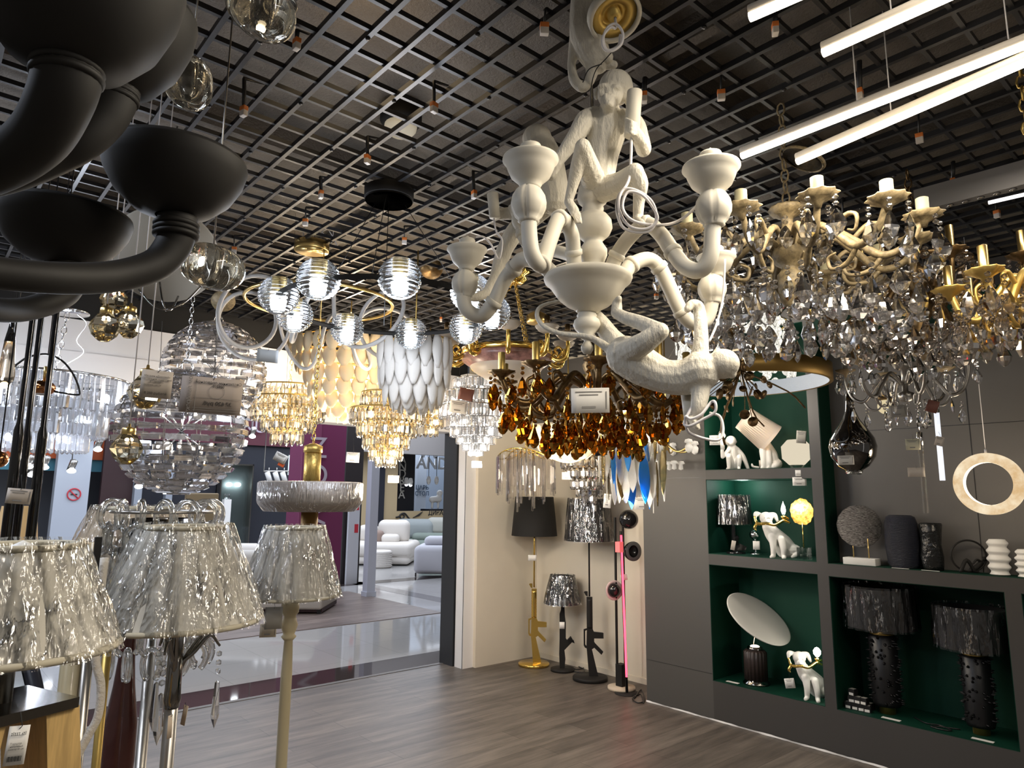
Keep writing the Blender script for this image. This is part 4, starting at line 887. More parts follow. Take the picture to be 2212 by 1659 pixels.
tw.tube([(0, 0, 0), rv*.05+Vector((0, 0, -.2)), rv*.1+Vector((0, 0, -.27))], .004, 6, curve=3).tube([(0, 0, 0), rv*-.1+Vector((0, 0, -.25)), rv*-.09+Vector((0, 0, -.36))], .006, 6, curve=3).tube([(0, 0, 0), rv*.22+Vector((0, 0, -.1)), rv*.3+Vector((0, 0, -.18))], .004, 6, curve=3)
tw.tube([(0, 0, 0), (0, 0, 3.1-c0.z)], .004, 6); tw.build('twigs', M['bronze'], t)
# ------------------------------------------------------------------ gilt light ring
c0 = P(1606, 815, 4.15); t = thing('ring_pendant', 'flat gilt ring lamp with a sparkling inner face, in front of the green niche', 'pendant lamp', (c0.x, c0.y, c0.z)); R = 176*mpp(c0)
MB().lathe([(R-.02, .045), (R, .045), (R, -.045), (R-.02, -.045)], 72, cap=False).build('ring', mat('dull_gilt', (.42, .27, .08), .45, .7), t)
m = mat('diamond_diffuser', (.5, .5, .5), .25, bump=1, bscale=120, emit=(.8, .9, 1), es=.35); MB().lathe([(R-.021, -.044), (R-.021, .044)], 72, cap=False).build('diffuser', m, t)
for a in (.2, 2.3, 4.4): MB().tube([(R*.98*math.cos(a), R*.98*math.sin(a), .045), (.05*math.cos(a), .05*math.sin(a), 3.1-c0.z)], .0012, 4).build('suspension_wire', M['wire'], t)
tag_ = None
# ------------------------------------------------------------------ leaf-shaped glass plates
c0 = P(1368, 960, 5.1); k = mpp(c0); t = thing('leaf_chandelier', 'lit chandelier of long textured glass leaves, some blue and some smoky', 'chandelier', (c0.x, c0.y, c0.z)); rn = random.Random(9); ax = Vector((c0.x, c0.y, 0)).normalized()
def leafglass(name, col, clear, e):
    m = crystal(name, col, clear, 1.4, .05, .12, e); nt = m.node_tree; g = [q for q in nt.nodes if q.type == 'BSDF_GLASS'][0]
    n, r = noise_ramp(nt, 160, (0, 0, 0), (1, 1, 1)); b = nt.nodes.new('ShaderNodeBump'); b.inputs['Strength'].default_value = .9; b.inputs['Distance'].default_value = .006; nt.links.new(n.outputs['Fac'], b.inputs['Height']); nt.links.new(b.outputs[0], g.inputs['Normal']); return m
leafm = [leafglass('leaf_clear', (1, .98, .93), .15, .4), leafglass('leaf_blue', (.10, .45, .95), .2, .4), leafglass('leaf_smoke', (.35, .27, .14), .1, 0)]
lm = []
for m in leafm:
    w, h = 11*k, 95*k; pl = [(w*math.sin(PI*(i/12))**.75*s_, -h*i/12) for s_, rng in ((1, range(0, 13)), (-1, range(11, 0, -1))) for i in rng]
    lm.append(MB().plate(pl, .006).mesh('glass_leaf', m))
rods = MB()
for i in range(58):
    a = 2*PI*i/58*3.17; rr = rn.uniform(30, 74)*k; z = rn.uniform(-20, 75)*k-(74*k-rr)*.9; q = Vector((rr*math.cos(a), rr*math.sin(a), z)); ty = (0, 0, 1, 0, 2, 0, 0, 2, 0, 1)[i % 10]
    inst('glass_leaf', lm[ty], t, q, (PI/2*0, 0, 0)).rotation_euler = Euler((PI/2, 0, a+rn.uniform(-.7, .7)+PI/2)).to_matrix().to_euler() if False else (Matrix(((math.cos(a+PI/2+rn.uniform(-.6, .6)), 0, math.cos(a)), (math.sin(a+PI/2), 0, math.sin(a)), (0, 1, 0)))).to_euler()
    rods.tube([q, (q.x, q.y, 80*k)], .0012, 4)
rods.lathe([(0, 80*k), (78*k, 80*k), (78*k, 84*k), (0, 85*k)], 32).tube([(0, 0, 84*k), (0, 0, 3.1-c0.z)], .005, 6); rods.build('frame', M['chrome'], t)
for i in range(9):
    a = 2*PI*i/9; MB().ball((34*k*math.cos(a), 34*k*math.sin(a), rn.uniform(-10, 40)*k), (.018, .018, .03), 10, 8).build('bulb', M['bulb_neut'], t)
point('leaf_light', c0-Vector((0, 0, .48)), 16, NEUT, .1)
# ------------------------------------------------------------------ shell bowl
c0 = P(1228, 935, 6.0); k = mpp(c0); t = thing('shell_pendant', 'lit bowl lamp built of pale capiz shell discs behind the amber drops', 'pendant lamp', (c0.x, c0.y, c0.z)); rn = random.Random(2)
M['shell'] = mat('capiz_shell', (.85, .74, .55), .35, emit=(1, .80, .50), es=.8, var=.15, vscale=20)
me = MB().lathe([(0, -.003), (.06, -.002), (.062, .002), (0, .006)], 20).mesh('shell_disc', M['shell'])
for la in (-75, -50, -25, 0):
    n = max(1, int(13*math.cos(math.radians(la))))
    for i in range(n):
        a = 2*PI*(i+.4*(la % 2))/n; v = Vector((math.cos(a)*math.cos(math.radians(la)), math.sin(a)*math.cos(math.radians(la)), math.sin(math.radians(la)))); inst('shell_disc', me, t, Vector((v.x*75*k, v.y*75*k, v.z*62*k)), v.to_track_quat('Z', 'Y').to_euler(), rn.uniform(.85, 1.1))
for i in range(4): MB().ball((.09*math.cos(i*1.6), .09*math.sin(i*1.6), -.03), .035, 12, 8).build('bulb', M['bulb_warm'], t)
MB().tube([(0, 0, .02), (0, 0, 3.1-c0.z)], .006, 6).lathe([(0, .02), (75*k, .015), (75*k, .03), (0, .035)], 32).build('frame', M['gold_dull'], t)
point('shell_light', c0+Vector((0, 0, -.35)), 10, WARM, .1); point('shell_light', c0+Vector((0, 0, .2)), 10, WARM, .1)
# ------------------------------------------------------------------ heart-shaped glass rod lamp
c0 = P(1136, 1010, 6.3); k = mpp(c0); t = thing('glass_rod_chandelier', 'chandelier of hanging glass rods in a stepped heart outline over the black shades', 'chandelier', (c0.x, c0.y, c0.z)); az = math.atan2(c0.y, c0.x); fr = MB(); n = 0
M['rod'] = crystal('rod_glass', (.96, .95, .95), .35, 1.45)
rod = MB().lathe([(0, 0), (.011, -.004), (.011, -.99), (0, -1)], 4, smooth=False).mesh('glass_rod', M['rod'])
for ring_, cntr in ((62*k, 44), (40*k, 28), (18*k, 14)):
    top = []
    for i in range(cntr):
        a = 2*PI*i/cntr; q = Vector((ring_*math.cos(a), ring_*math.sin(a), 0)); wv = math.cos(2*(a-az)+.6); zt = (28+10*wv)*k; L = (50+34*(1-ring_/(62*k))*1.5+20*(.5-.5*wv)+(8 if i % 2 else 0))*k
        inst('glass_rod', rod, t, q+Vector((0, 0, zt)), (0, 0, a), (1, 1, L)); top.append(q+Vector((0, 0, zt)))
    fr.tube(top, .006, 6, closed=True)
    fr.tube([top[0], (0, 0, 30*k), top[cntr//2]], .004, 5)
fr.build('frame', M['gold'], t); chain(MB(), (0, 0, 30*k), (0, 0, 30*k+.55), .05, .003, .012).build('chain', M['gold'], t); MB().tube([(0, 0, 30*k+.55), (0, 0, 3.1-c0.z)], .003, 5).build('suspension_wire', M['gold'], t)
# ------------------------------------------------------------------ small cascade on the wall, mushroom-flower lamp
tiers('tiered_chandelier', 'small unlit cascade of smoky glass pieces above the wrapped black shade', 1272, 985, 6.45, [(58,988,26),(52,1010,26),(38,1032,26),(26,1050,24),(14,1062,26)], 'tear', 0, M['clear'], M['paper'], M['bronze'], 13)
c0 = P(1440, 965, 5.7); k = mpp(c0); t = thing('flower_chandelier', 'small brass chandelier with white mushroom-shaped shades beside the green niche', 'chandelier', (c0.x, c0.y, c0.z))
for i in range(6):
    a = 2*PI*i/6+.4; v = Vector((math.cos(a), math.sin(a), 0)); MB().tube([(0, 0, 5*k), v*30*k+Vector((0, 0, -12*k)), v*62*k+Vector((0, 0, -2*k)), v*64*k+Vector((0, 0, 8*k))], 2*k, 6, curve=4).build('arm', M['brass'], t)
    MB().lathe([(2*k, -16*k), (7*k, -12*k), (8*k, -2*k), (4*k, 4*k), (9*k, 6*k), (7*k, 12*k), (0, 14*k)], 16, v*62*k).build('shade', M['white'], t)
    MB().lathe([(0, -20*k), (5*k, -18*k), (4*k, -8*k), (9*k, -6*k), (6*k, -1*k), (0, 0)], 14, v*(30 if i % 2 else 20)*k+Vector((0, 0, -30*k))).build('lower_shade', M['white'], t)
MB().tube([(0, 0, -8*k), (0, 0, 3.1-c0.z)], .006, 8).build('stem', M['brass'], t)
# ------------------------------------------------------------------ pendants at the grey panels
c0 = P(1842, 965, 4.35); k = mpp(c0); t = thing('drop_pendant', 'smoked mirror glass pendant shaped like an onion flask', 'pendant lamp', (c0.x, c0.y, c0.z))
MB().lathe([(16*k, -54*k), (17*k, -50*k), (30*k, -42*k), (44*k, -22*k), (48*k, 0), (44*k, 18*k), (32*k, 38*k), (18*k, 58*k), (10*k, 78*k), (8*k, 96*k), (8*k, 116*k), (0, 117*k)], 48).build('glass_body', mat('smoked_mirror', (.10, .095, .09), .04, 1, coat=1), t)
MB().lathe([(17*k, -53*k), (15*k, -58*k), (10*k, -60*k), (0, -60*k)], 32, ripple=lambda a, u: 1+.08*math.cos(a*12)).build('lower_cap', M['glass'], t)
MB().tube([(0, 0, 116*k), (0, 0, 3.1-c0.z)], .0015, 5).build('suspension_wire', M['wire'], t)
def stick(x, ya, yb, d, label, lit, xt):
    a, b = P(x, ya, d), P(x, yb, d); k = mpp(a); t = thing('stick_pendant', label, 'pendant lamp', (a.x, a.y, b.z)); h = a.z-b.z
    MB().lathe([(5.5*k, 0), (5.5*k, h), (0, h)], 4, smooth=False).build('glass_stick', crystal('stick_glass', (.93, .92, .9), .3, 1.45) if not lit else mat('lit_ice', (.8, .82, .85), .1, emit=(.85, .9, 1), es=.9, var=.5, vscale=60), t)
    MB().lathe([(6.5*k, h), (6.5*k, h+28*k), (0, h+28*k)], 16).build('cap', M['chrome'], t); MB().tube([(0, 0, h+28*k), (0, 0, 3.1-b.z)], .004, 6).build('stem', M['chrome'], t)
stick(1988, 962, 1108, 4.3, 'clear unlit glass stick pendant carrying two cards', 0, 0); stick(2023, 892, 1038, 4.0, 'glowing ice-glass stick pendant beside the unlit one', 1, 0)
c0 = P(2136, 1045, 4.45); k = mpp(c0); t = thing('alabaster_ring_pendant', 'glowing round alabaster ring hanging on a single cord', 'pendant lamp', (c0.x, c0.y, c0.z))
def alab():
    m = glow('lit_alabaster', (1, .82, .55), 1); nt = m.node_tree; e = nt.nodes['Emission']; n, r = noise_ramp(nt, 14, (.72, .48, .24), (1.0, .86, .62), .35, .7, detail=8); nt.links.new(r.outputs[0], e.inputs[0]); e.inputs[1].default_value = 1.0; return m
ax = Vector((c0.x, c0.y, 0)).normalized(); Rr = (ax*-.96+Vector((0, 0, 0))+Vector((-ax.y, ax.x, 0))*.22).to_track_quat('Z', 'Y').to_matrix()
MB().lathe([(46*k, -.03), (64*k, -.03), (66*k, -.02), (66*k, .02), (64*k, .03), (46*k, .03), (46*k, -.03)], 64, M=Rr, cap=False).build('ring', alab(), t)
MB().lathe([(45.6*k, -.028), (45.6*k, .024)], 64, M=Rr, cap=False).build('inner_band', glow('lit_band', (1, .86, .62), 3), t)
MB().tube([(0, 0, 66*k), (0, 0, 3.1-c0.z)], .002, 5).lathe([(.006, 66*k), (.006, 66*k+.02)], 10).build('suspension_wire', M['cable_white'], t); point('alabaster_light', c0-ax*.05, 9, WARM, .12)
c0 = P(1914, 878, 4.4); k = mpp(c0); t = thing('globe_pendant', 'small cream lit globe pendant behind the silver chandelier', 'pendant lamp', (c0.x, c0.y, c0.z)); MB().ball((0, 0, 0), 17*k, 20, 12).build('shade', glow('cream_globe', (.9, .75, .45), .8), t); MB().lathe([(16*k, 13*k), (20*k, 15*k), (10*k, 22*k), (2*k, 24*k)], 20).build('cap', M['bronze'], t); MB().tube([(0, 0, 24*k), (0, 0, 3.1-c0.z)], .003, 5).build('suspension_wire', M['wire'], t)

# ------------------------------------------------------------------ ceiling tubes, slab lamp, connectors
def tube_lamp(a, b, label, wires_, power=10):
    a, b = Vector(a), Vector(b); c = (a+b)/2; t = thing('tube_lamp', label, 'ceiling lamp', c, 0, 'warm tube lights'); u = (b-a).normalized(); n = Vector((-u.y, u.x, 0))
    MB().tube([a, b], .015, 14).build('housing', mat('tube_housing', (.75, .68, .58), .5), t, True)
    MB().tube([a-Vector((0, 0, .014)), b-Vector((0, 0, .014))], .012, 14).build('diffuser', M['tube'], t, True)
    for f_ in wires_: p_ = a+(b-a)*f_; MB().tube([p_+Vector((0, 0, .018)), (p_.x, p_.y, ZC)], .0018, 5).build('suspension_wire', M['cable_white'], t, True)
    if power: u = (b-a).normalized(); l = area('tube_light', c-Vector((0, 0, .045)), (b-a).length, .03, power, (1, .88, .69), (0, 0, math.atan2(u.y, u.x)))
    return t
M['tube'] = glow('tube_glow', (1, .87, .67), 9)
zt = 2.78
def zt_pt(x, y, z): return atZ(x, y, z)
tube_lamp(atZ(1602, 328, zt), atZ(1602, 328, zt)+(atZ(2212, 86, zt)-atZ(1602, 328, zt))*1.6, 'long warm tube lamp, middle one of the three running to the picture corner', (.3, .6))
tube_lamp(atZ(1722, 340, zt-.02), atZ(1722, 340, zt-.02)+(atZ(2212, 124, zt-.02)-atZ(1722, 340, zt-.02))*1.6, 'long warm tube lamp that starts beside the cream ceiling rose', (.3, .7))
tube_lamp(atZ(1777, 103, zt), atZ(1777, 103, zt)+(atZ(2080, -35, zt)-atZ(1777, 103, zt))*1.5, 'warm tube lamp with a joint, highest long one near the top edge', (.35,))
tube_lamp(atZ(1619, 25, zt), atZ(1619, 25, zt)+(atZ(1680, -2, zt)-atZ(1619, 25, zt))*9, 'warm tube lamp of which only a short end shows at the top edge', ())
a, b = atZ(1985, 465, 2.88), atZ(2330, 378, 2.88); t = thing('track_light', 'long grey box lamp under the grid near the shelving wall', 'ceiling lamp', (a+b)/2); u = (b-a).normalized(); nn = Vector((-u.y, u.x, 0))
MB().add([a+nn*.0, b+nn*.0, b+Vector((0, 0, .10)), a+Vector((0, 0, .10)), a+nn*-.05, b+nn*-.05, b+nn*-.05+Vector((0, 0, .1)), a+nn*-.05+Vector((0, 0, .1))], [(0, 1, 2, 3), (7, 6, 5, 4), (0, 4, 5, 1), (1, 5, 6, 2), (2, 6, 7, 3), (3, 7, 4, 0)], False).build('housing', mat('grey_box', (.22, .205, .19), .5), t, True)
for i in range(9): p_ = a+(b-a)*(.03+.1*i)-nn*.025; MB().lathe([(.012, -.006), (.014, 0)], 10, p_).build('spot', M['steel'], t, True)
a2, b2 = atZ(2135, 438, 2.80), atZ(2300, 400, 2.80); MB().tube([a2, b2], .007, 10).build('light_strip', glow('strip', (1, .93, .95), 2.5), t, True)
p = P(866, 274, 3.5); p = atZ(866, 262, 3.42); t = thing('dome_lamp', 'round lamp with a dark cap on the slab above the grid', 'ceiling lamp', p); MB().lathe([(.085, -.02), (.10, .0), (.10, .05), (0, .08)], 28).build('cap', M['black_matt'], t); MB().ball((0, 0, -.03), (.078, .078, .05), 20, 10).build('globe', mat('opal', (.7, .66, .55), .4, emit=(1, .85, .6), es=.25), t)
# black drop leads with clip connectors
heads = [(642,95,18),(527,240,60),(937,232,46),(1178,62,30),(1393,210,32),(1022,420,42),(692,420,30),(793,344,40),(873,520,24),(1558,205,34),(1857,203,60),(1985,298,46),(2060,394,36),(2152,462,22),(1820,470,34),(505,540,24),(660,480,24),(1418,640,24),(1120,610,14),(1676,62,24),(1092,690,14),(952,690,12),(1300,640,14)]
rn = random.Random(3)
for i, (x, y, L) in enumerate(heads):
    near = [('beside the glass pebble pendant', 0), ('under the mid-grid light patch', 0), ('over the ring lamp', 0)]
    g0 = atZ(x, max(-200, y-L), ZC); q = P(x+rn.uniform(-2, 2), y, math.hypot(g0.x, g0.y)); t = thing('drop_lead', 'black drop lead with an orange clip connector hanging from the ceiling grid', 'lead', (q.x, q.y, q.z), rn.uniform(0, 3), 'drop leads of the ceiling grid')
    gl = Vector((g0.x, g0.y, ZC+.02))-q; Ri = Euler((0, 0, -t.rotation_euler.z)).to_matrix()
    MB().tube([(0, 0, .012), Ri @ (gl*.96), Ri @ gl, Ri @ (gl+Vector((.08, .03, .03)))], .007, 6, flat=(1.2, .5)).build('lead', M['black'], t)
    MB().rbox((-.013, -.009, -.02), (.013, .009, .006), .002).build('connector', mat('connector_clear', (.72, .66, .6), .3), t); MB().rbox((-.0135, -.0095, .0), (.0135, .0095, .018), .002).build('levers', mat('connector_orange', (.75, .22, .05), .4), t)
# ------------------------------------------------------------------ floor lamps near the photographer
def pole_xy(x, y, d): p = P(x, y, d); return p
def pleat(n, amp): return lambda a, t: 1+amp*math.cos(a*n)
def shade_lamp(name, label, x, yt, yb, rt_, rb, d, stand, hem=True, shade_m=None, name_='lamp_shade'):
    """cone shade between pixel rows yt and yb; radii in pixels"""
    c = P(x, (yt+yb)/2, d); k = mpp(c); zt, zb = P(x, yt, d).z, P(x, yb, d).z; t = thing(name, label, 'floor lamp', (c.x, c.y, 0))
    a, b = rt_*k, rb*k
    s = MB().lathe([(b, zb), (b*.75+a*.25, zb*.75+zt*.25), (b*.5+a*.5, zb*.5+zt*.5), (b*.25+a*.75, zb*.25+zt*.75), (a, zt), (a*.97, zt), (b*.97, zb+.003)], 120, ripple=lambda q, u: 1+.008*math.cos(q*40)+.006*math.cos(q*13+1), cap=False).build(name_, shade_m or M['linen'], t)
    r = MB()
    if 'linen_trim' not in bpy.data.materials: mat('linen_trim', (.55, .50, .38), .8)
    for rr, z in ((b, zb), (a, zt)): MB().tube([(rr*math.cos(q), rr*math.sin(q), z) for q in [2*PI*i/60 for i in range(60)]], .007, 6, closed=True).build('piping', bpy.data.materials['linen_trim'], s)
    if False: r.build('piping', mat('linen_trim', (.55, .50, .38), .8) if 'linen_trim' not in bpy.data.materials else bpy.data.materials['linen_trim'], s)
    rn = random.Random(int(x)); ph = [rn.random()*6 for _ in range(6)]
    f = MB()
    def fn(u, v):
        q = 2*PI*u; rr = (b+(a-b)*v)+.012+.006*math.sin(q*17+ph[0]+3*v)+.004*math.sin(q*31+ph[1]-5*v)*math.sin(PI*v)+.006*math.sin(q*5+ph[2]); return Vector((rr*math.cos(q), rr*math.sin(q), zb-.008+(zt-zb+.02)*v))
    f.grid(120, 14, fn); f.build('wrapping_film', M['film'], s)
    stand(t, k, zb, zt, c); return t
def rod(mb, r, z0, z1, n=16, c=(0, 0)): return mb.lathe([(r, z0), (r, z1)], n, (c[0], c[1], 0))
def bulbsock(t, z): MB().lathe([(.016, z-.05), (.016, z), (.022, z+.02), (.028, z+.06), (.02, z+.085), (0, z+.095)], 16).build('bulb', M['white'], t)
M['ivory'] = mat('ivory_gold', (.60, .52, .34), .35, coat=.3)
def standC(t, k, zb, zt, c):
    MB().lathe([(.15, 0), (.15, .012), (.12, .025), (.03, .04), (.02, .06), (.019, .5), (.022, .52), (.022, .94), (.017, 1.07), (.022, 1.075), (.030, 1.085), (.022, 1.095), (.028, 1.11), (.034, 1.13), (.026, 1.155), (.024, 1.165), (.034, 1.18), (.036, 1.2), (.034, 1.25), (.028, zb-.02), (.02, zb+.02), (.012, zt-.06)], 24).build('turned_stand', M['ivory'], t); bulbsock(t, zb+.1)
shade_lamp('floor_lamp', 'ivory turned floor lamp with film-wrapped cone shade, standing apart by the open floor', 633, 1140, 1285, 54, 98, 3.05, standC)
def standB(t, k, zb, zt, c):
    q = MB().lathe([(.16, 0), (.16, .015), (.05, .03), (.018, .04), (.016, .6), (.018, .605), (.018, .62), (.016, .625), (.016, zt-.05)], 20).build('pole', M['steel'], t); bulbsock(t, zb+.1)
    z1 = P(390, 1500, 2.05).z
    MB().lathe([(.018, z1-.03), (.021, z1-.01), (.019, z1+.02), (.018, zb)], 16).build('sleeve', M['dark_chrome'], t)
    for x, y, o, dr in ((345, 1395, 0, 1), (355, 1415, -.1, 1), (475, 1395, .02, 1), (500, 1350, .1, 0), (380, 1360, -.12, 0)):
        e = P(x, y, 2.05+o)-Vector((c.x, c.y, 0)); b0 = Vector((0, 0, z1)); tp = Vector((e.x*.75, e.y*.75, e.z+.03))
        br = MB().tube([b0, b0+Vector((e.x*.12, e.y*.12, .07)), Vector((e.x*.42, e.y*.42, e.z*.75+z1*.25+.02)), tp, e], [.007, .007, .006, .005, .003], 8, curve=5).build('branch', M['dark_chrome'], t)
        if dr:
            zz = e.z-.02; bd = MB()
            for i in range(3): bd.lathe([(0, -.008), (.007, -.004), (.007, .004), (0, .008)], 8, (e.x, e.y, zz-.022*i), smooth=False)
            bd.build('bead_string', M['glass'], br); MB().lathe([(0, 0), (.006, -.005), (.011, -.085), (.009, -.095), (0, -.12)], 6, (e.x, e.y, zz-.066), smooth=False).build('prism', M['clear'], br)
shade_lamp('floor_lamp', 'chrome floor lamp with drooping crystal branches under a large film-wrapped shade', 394, 1139, 1340, 78, 163, 2.05, standB)
def standA(t, k, zb, zt, c):
    zp = P(30, 1525, 1.62).z
    MB().lathe([(.012, zp), (.012, zt-.05)], 16).build('pole', M['steel'], t); bulbsock(t, zb+.1)
    a = math.atan2(c.y, c.x)+.5; R = Matrix.Rotation(a, 4, 'Z')
    MB().cbox((0, 0, zp), (.17, .17, .018), R).build('top_plate', M['dark_chrome'], t)
    for sx in (-1, 1):
        Mx = R @ Matrix.Translation((0, sx*.062, 0)) @ Matrix(((1, 0, 0, 0), (0, 1, -sx*.13, sx*.13*zp), (0, 0, 1, 0), (0, 0, 0, 1)))
        MB().box((-.075, -.03, 0), (.075, .03, zp-.009), Mx).build('wooden_leg', M['oak'], t)
M['oak'] = mat('oak', (.60, .40, .16), .5, var=.22, vscale=10, stretch=(6, 6, .5))
shade_lamp('floor_lamp', 'floor lamp with a wooden wedge base and film-wrapped shade at the picture corner', 36, 1180, 1400, 104, 202, 1.62, standA)
def standD(t, k, zb, zt, c):
    MB().lathe([(.17, 0), (.17, .03), (.06, .07), (.03, .12), (.028, .45), (.034, .55), (.052, .78), (.05, .90), (.033, 1.02), (.026, 1.1), (.024, 1.2), (.02, zb+.02), (.01, zt-.05)], 28).build('turned_stand', mat('mahogany', (.05, .014, .012), .25, coat=.4, var=.3, vscale=6), t); bulbsock(t, zb+.1)
shade_lamp('floor_lamp', 'floor lamp on a dark mahogany baluster with a pale wrapped shade behind the glass links', 298, 1098, 1225, 82, 132, 2.75, standD, shade_m=mat('peach_fabric', (.62, .50, .36), .8))
# glass-link lamp
c0 = P(352, 1105, 2.4); k = mpp(c0); t = thing('glass_link_lamp', 'chrome floor lamp curtained with clear interlocking glass rings', 'floor lamp', (c0.x, c0.y, 0)); R = 98*k; zt = c0.z
MB().tube([(R*math.cos(q), R*math.sin(q), zt) for q in [2*PI*i/48 for i in range(48)]], .005, 6, closed=True).lathe([(.16, 0), (.16, .014), (.03, .03), (.015, .04), (.015, zt-.02)], 20).tube([(-R, 0, zt), (R, 0, zt)], .004, 6).build('stand', M['steel'], t)
MB().lathe([(.62*R, zt-.25), (.62*R, zt-.02), (.60*R, zt-.02)], 40, ripple=pleat(40, .02), cap=False).build('inner_shade', M['dark_chrome'], t)
lk = MB().tube([(.036*math.cos(q), 0, .042*math.sin(q)) for q in [-.9+5.2*i/20 for i in range(21)]], .0085, 9).mesh('glass_link', crystal('link_glass', (.97, .98, .98), .15, 1.48, 0, .22)); axn = Vector((c0.x, c0.y, 0)).normalized(); n = 0
for i in range(14):
    a = 2*PI*i/14; v = Vector((math.cos(a), math.sin(a), 0))
    if v.dot(axn) > .35: continue
    for j in range(7):
        if n < 100: inst('glass_link', lk, t, v*(R+.006*(j % 2))+Vector((0, 0, zt-.01-.068*j)), (0, 0, a+(PI/2 if j % 2 else .6))); n += 1
# thin stands crowded at the corner
def stand(name, label, pts, r, m, d, sec=10, extra=None):
    w = [P(x, y, dd) for x, y, dd in pts]; t = thing(name, label, 'floor lamp', (w[0].x, w[0].y, 0)); return t, w
a = P(213, 1160, 2.25); t = thing('post_lamp', 'slim black metal post standing behind the corner shade', 'floor lamp', (a.x, a.y, 0)); MB().cbox((0, 0, a.z/2), (.016, .016, a.z)).build('post', M['black_matt'], t); MB().lathe([(.14, 0), (.14, .012), (0, .014)], 28).build('base', M['black_matt'], t)
a = P(181, 1172, 2.0); t = thing('post_lamp', 'ivory and chrome post wrapped with black tape, with a hanging card', 'floor lamp', (a.x, a.y, 0)); MB().lathe([(.022, .02), (.022, a.z), (0, a.z)], 20).build('post', M['ivory'], t); MB().cbox((-.02, -.01, .9), (.03, .03, .35)).cbox((-.02, -.01, .45), (.03, .03, .3)).build('tape', M['black'], t); MB().lathe([(.15, 0), (.15, .02), (0, .022)], 28).build('base', M['steel'], t)
MB().lathe([(.014, .02), (.014, a.z-.1), (0, a.z-.1)], 16, (.03, -.01, 0)).build('chrome_tube', M['steel'], t)
a = P(236, 1360, 2.2); t = thing('post_lamp', 'thin gold tube stand beside the mahogany baluster', 'floor lamp', (a.x, a.y, 0)); MB().lathe([(.011, .01), (.011, 1.42), (0, 1.42)], 14).build('post', M['gold_dull'], t); MB().lathe([(.13, 0), (.13, .012), (0, .014)], 28).build('base', M['gold_dull'], t)
w = [P(206, 1400, 1.9), P(218, 1480, 1.9), P(212, 1545, 1.9), P(190, 1590, 1.9), P(165, 1640, 1.9), P(150, 1700, 1.9)]; o = MB().tube([w[0]+Vector((0, 0, .2))]+w+[Vector((w[-1].x, w[-1].y, .01))], .009, 10, curve=10); o = o.build('twisted_cord', mat('cord_fabric', (.62, .58, .52), .7, bump=1, bscale=90), None, True, (w[0].x, w[0].y, 0)); tag(o, 'thick white twisted cord looping down between the lamp stands', 'cord')
b = [P(60, 1420, 2.0), P(115, 1659, 2.0)]; top = b[0]+(b[0]-b[1])*.3; foot = b[0]+(b[1]-b[0])*((b[0].z)/(b[0].z-b[1].z)); t = thing('tripod_lamp', 'navy black tripod lamp whose legs splay behind the wooden wedge base', 'floor lamp', (top.x, top.y, 0))
for vx, vy in ((1, 0), (-.5, .8), (-.5, -.8)):
    e = foot-Vector((top.x, top.y, 0)); r_ = math.hypot(e.x, e.y); bx = Vector((e.x, e.y, 0))/r_; by = Vector((-bx.y, bx.x, 0)); MB().tube([(0, 0, top.z), (bx*vx+by*vy)*r_], .017, 12).build('leg', mat('navy_black', (.012, .013, .022), .4) if 'navy_black' not in bpy.data.materials else bpy.data.materials['navy_black'], t)
MB().lathe([(.03, top.z-.03), (.03, top.z+.02), (.01, top.z+.05), (.01, top.z+.12)], 16).build('head', M['black_matt'], t)
a = P(34, 1165, 2.9); t = thing('floor_lamp', 'small warm veneer lampshade glimpsed between the black rods', 'floor lamp', (a.x, a.y, 0)); MB().lathe([(.075, a.z-.12), (.05, a.z+.11), (.049, a.z+.11), (.073, a.z-.12)], 32, cap=False).build('lamp_shade', mat('wood_veneer', (.55, .36, .16), .6), t); MB().lathe([(.12, 0), (.12, .012), (.01, .02), (.01, a.z)], 20).build('pole', M['steel'], t)
# black rods, bubble drop and copper balls hung at the picture edge
a0 = P(40, 930, 2.3); t = thing('rod_pendant', 'three tall black rods hanging close together at the picture edge', 'pendant lamp', (a0.x, a0.y, 0))
for xb, yb, xt, yt, d in ((14, 1150, 66, 690, 2.2), (33, 1150, 84, 690, 2.35), (67, 1150, 117, 640, 2.25)):
    p, q = P(xb, yb, d), P(xt, yt, d); z0 = p.z-.12
    MB().lathe([(.0, z0), (.012, z0+.002), (.012, z0+.38), (.0075, z0+.40), (.0075, q.z+.05), (.002, q.z+.08), (.0015, ZC)], 14, (p.x-a0.x, p.y-a0.y, 0)).build('rod', M['black_gloss'], t)
a = P(16, 780, 2.6); k = mpp(a); t = thing('bubble_drop_pendant', 'bubbled glass drop pendant on a black cone at the picture edge', 'pendant lamp', a); MB().lathe([(0, -52*k), (9*k, -50*k), (15*k, -42*k), (17*k, -30*k), (13*k, 0), (10*k, 44*k), (0, 45*k)], 24).build('glass_drop', crystal('bubble_glass', (.85, .78, .68), .1, 1.4, .15), t); MB().lathe([(10.5*k, 42*k), (3*k, 95*k), (0, 97*k)], 20).build('cone', M['black_gloss'], t); MB().ball((0, 0, -52*k), 8*k, 12, 8).build('bulb', M['bulb_warm'], t); MB().tube([(0, 0, 96*k), (0, 0, ZC-a.z)], .0015, 5).build('suspension_wire', M['black'], t)
a = P(94, 838, 2.7); k = mpp(a); t = thing('copper_ball_pendant', 'copper ball pendant with a brass stem held by a thin black wire arch', 'pendant lamp', a)
M['copper'] = mat('copper', (.55, .24, .10), .12, 1)
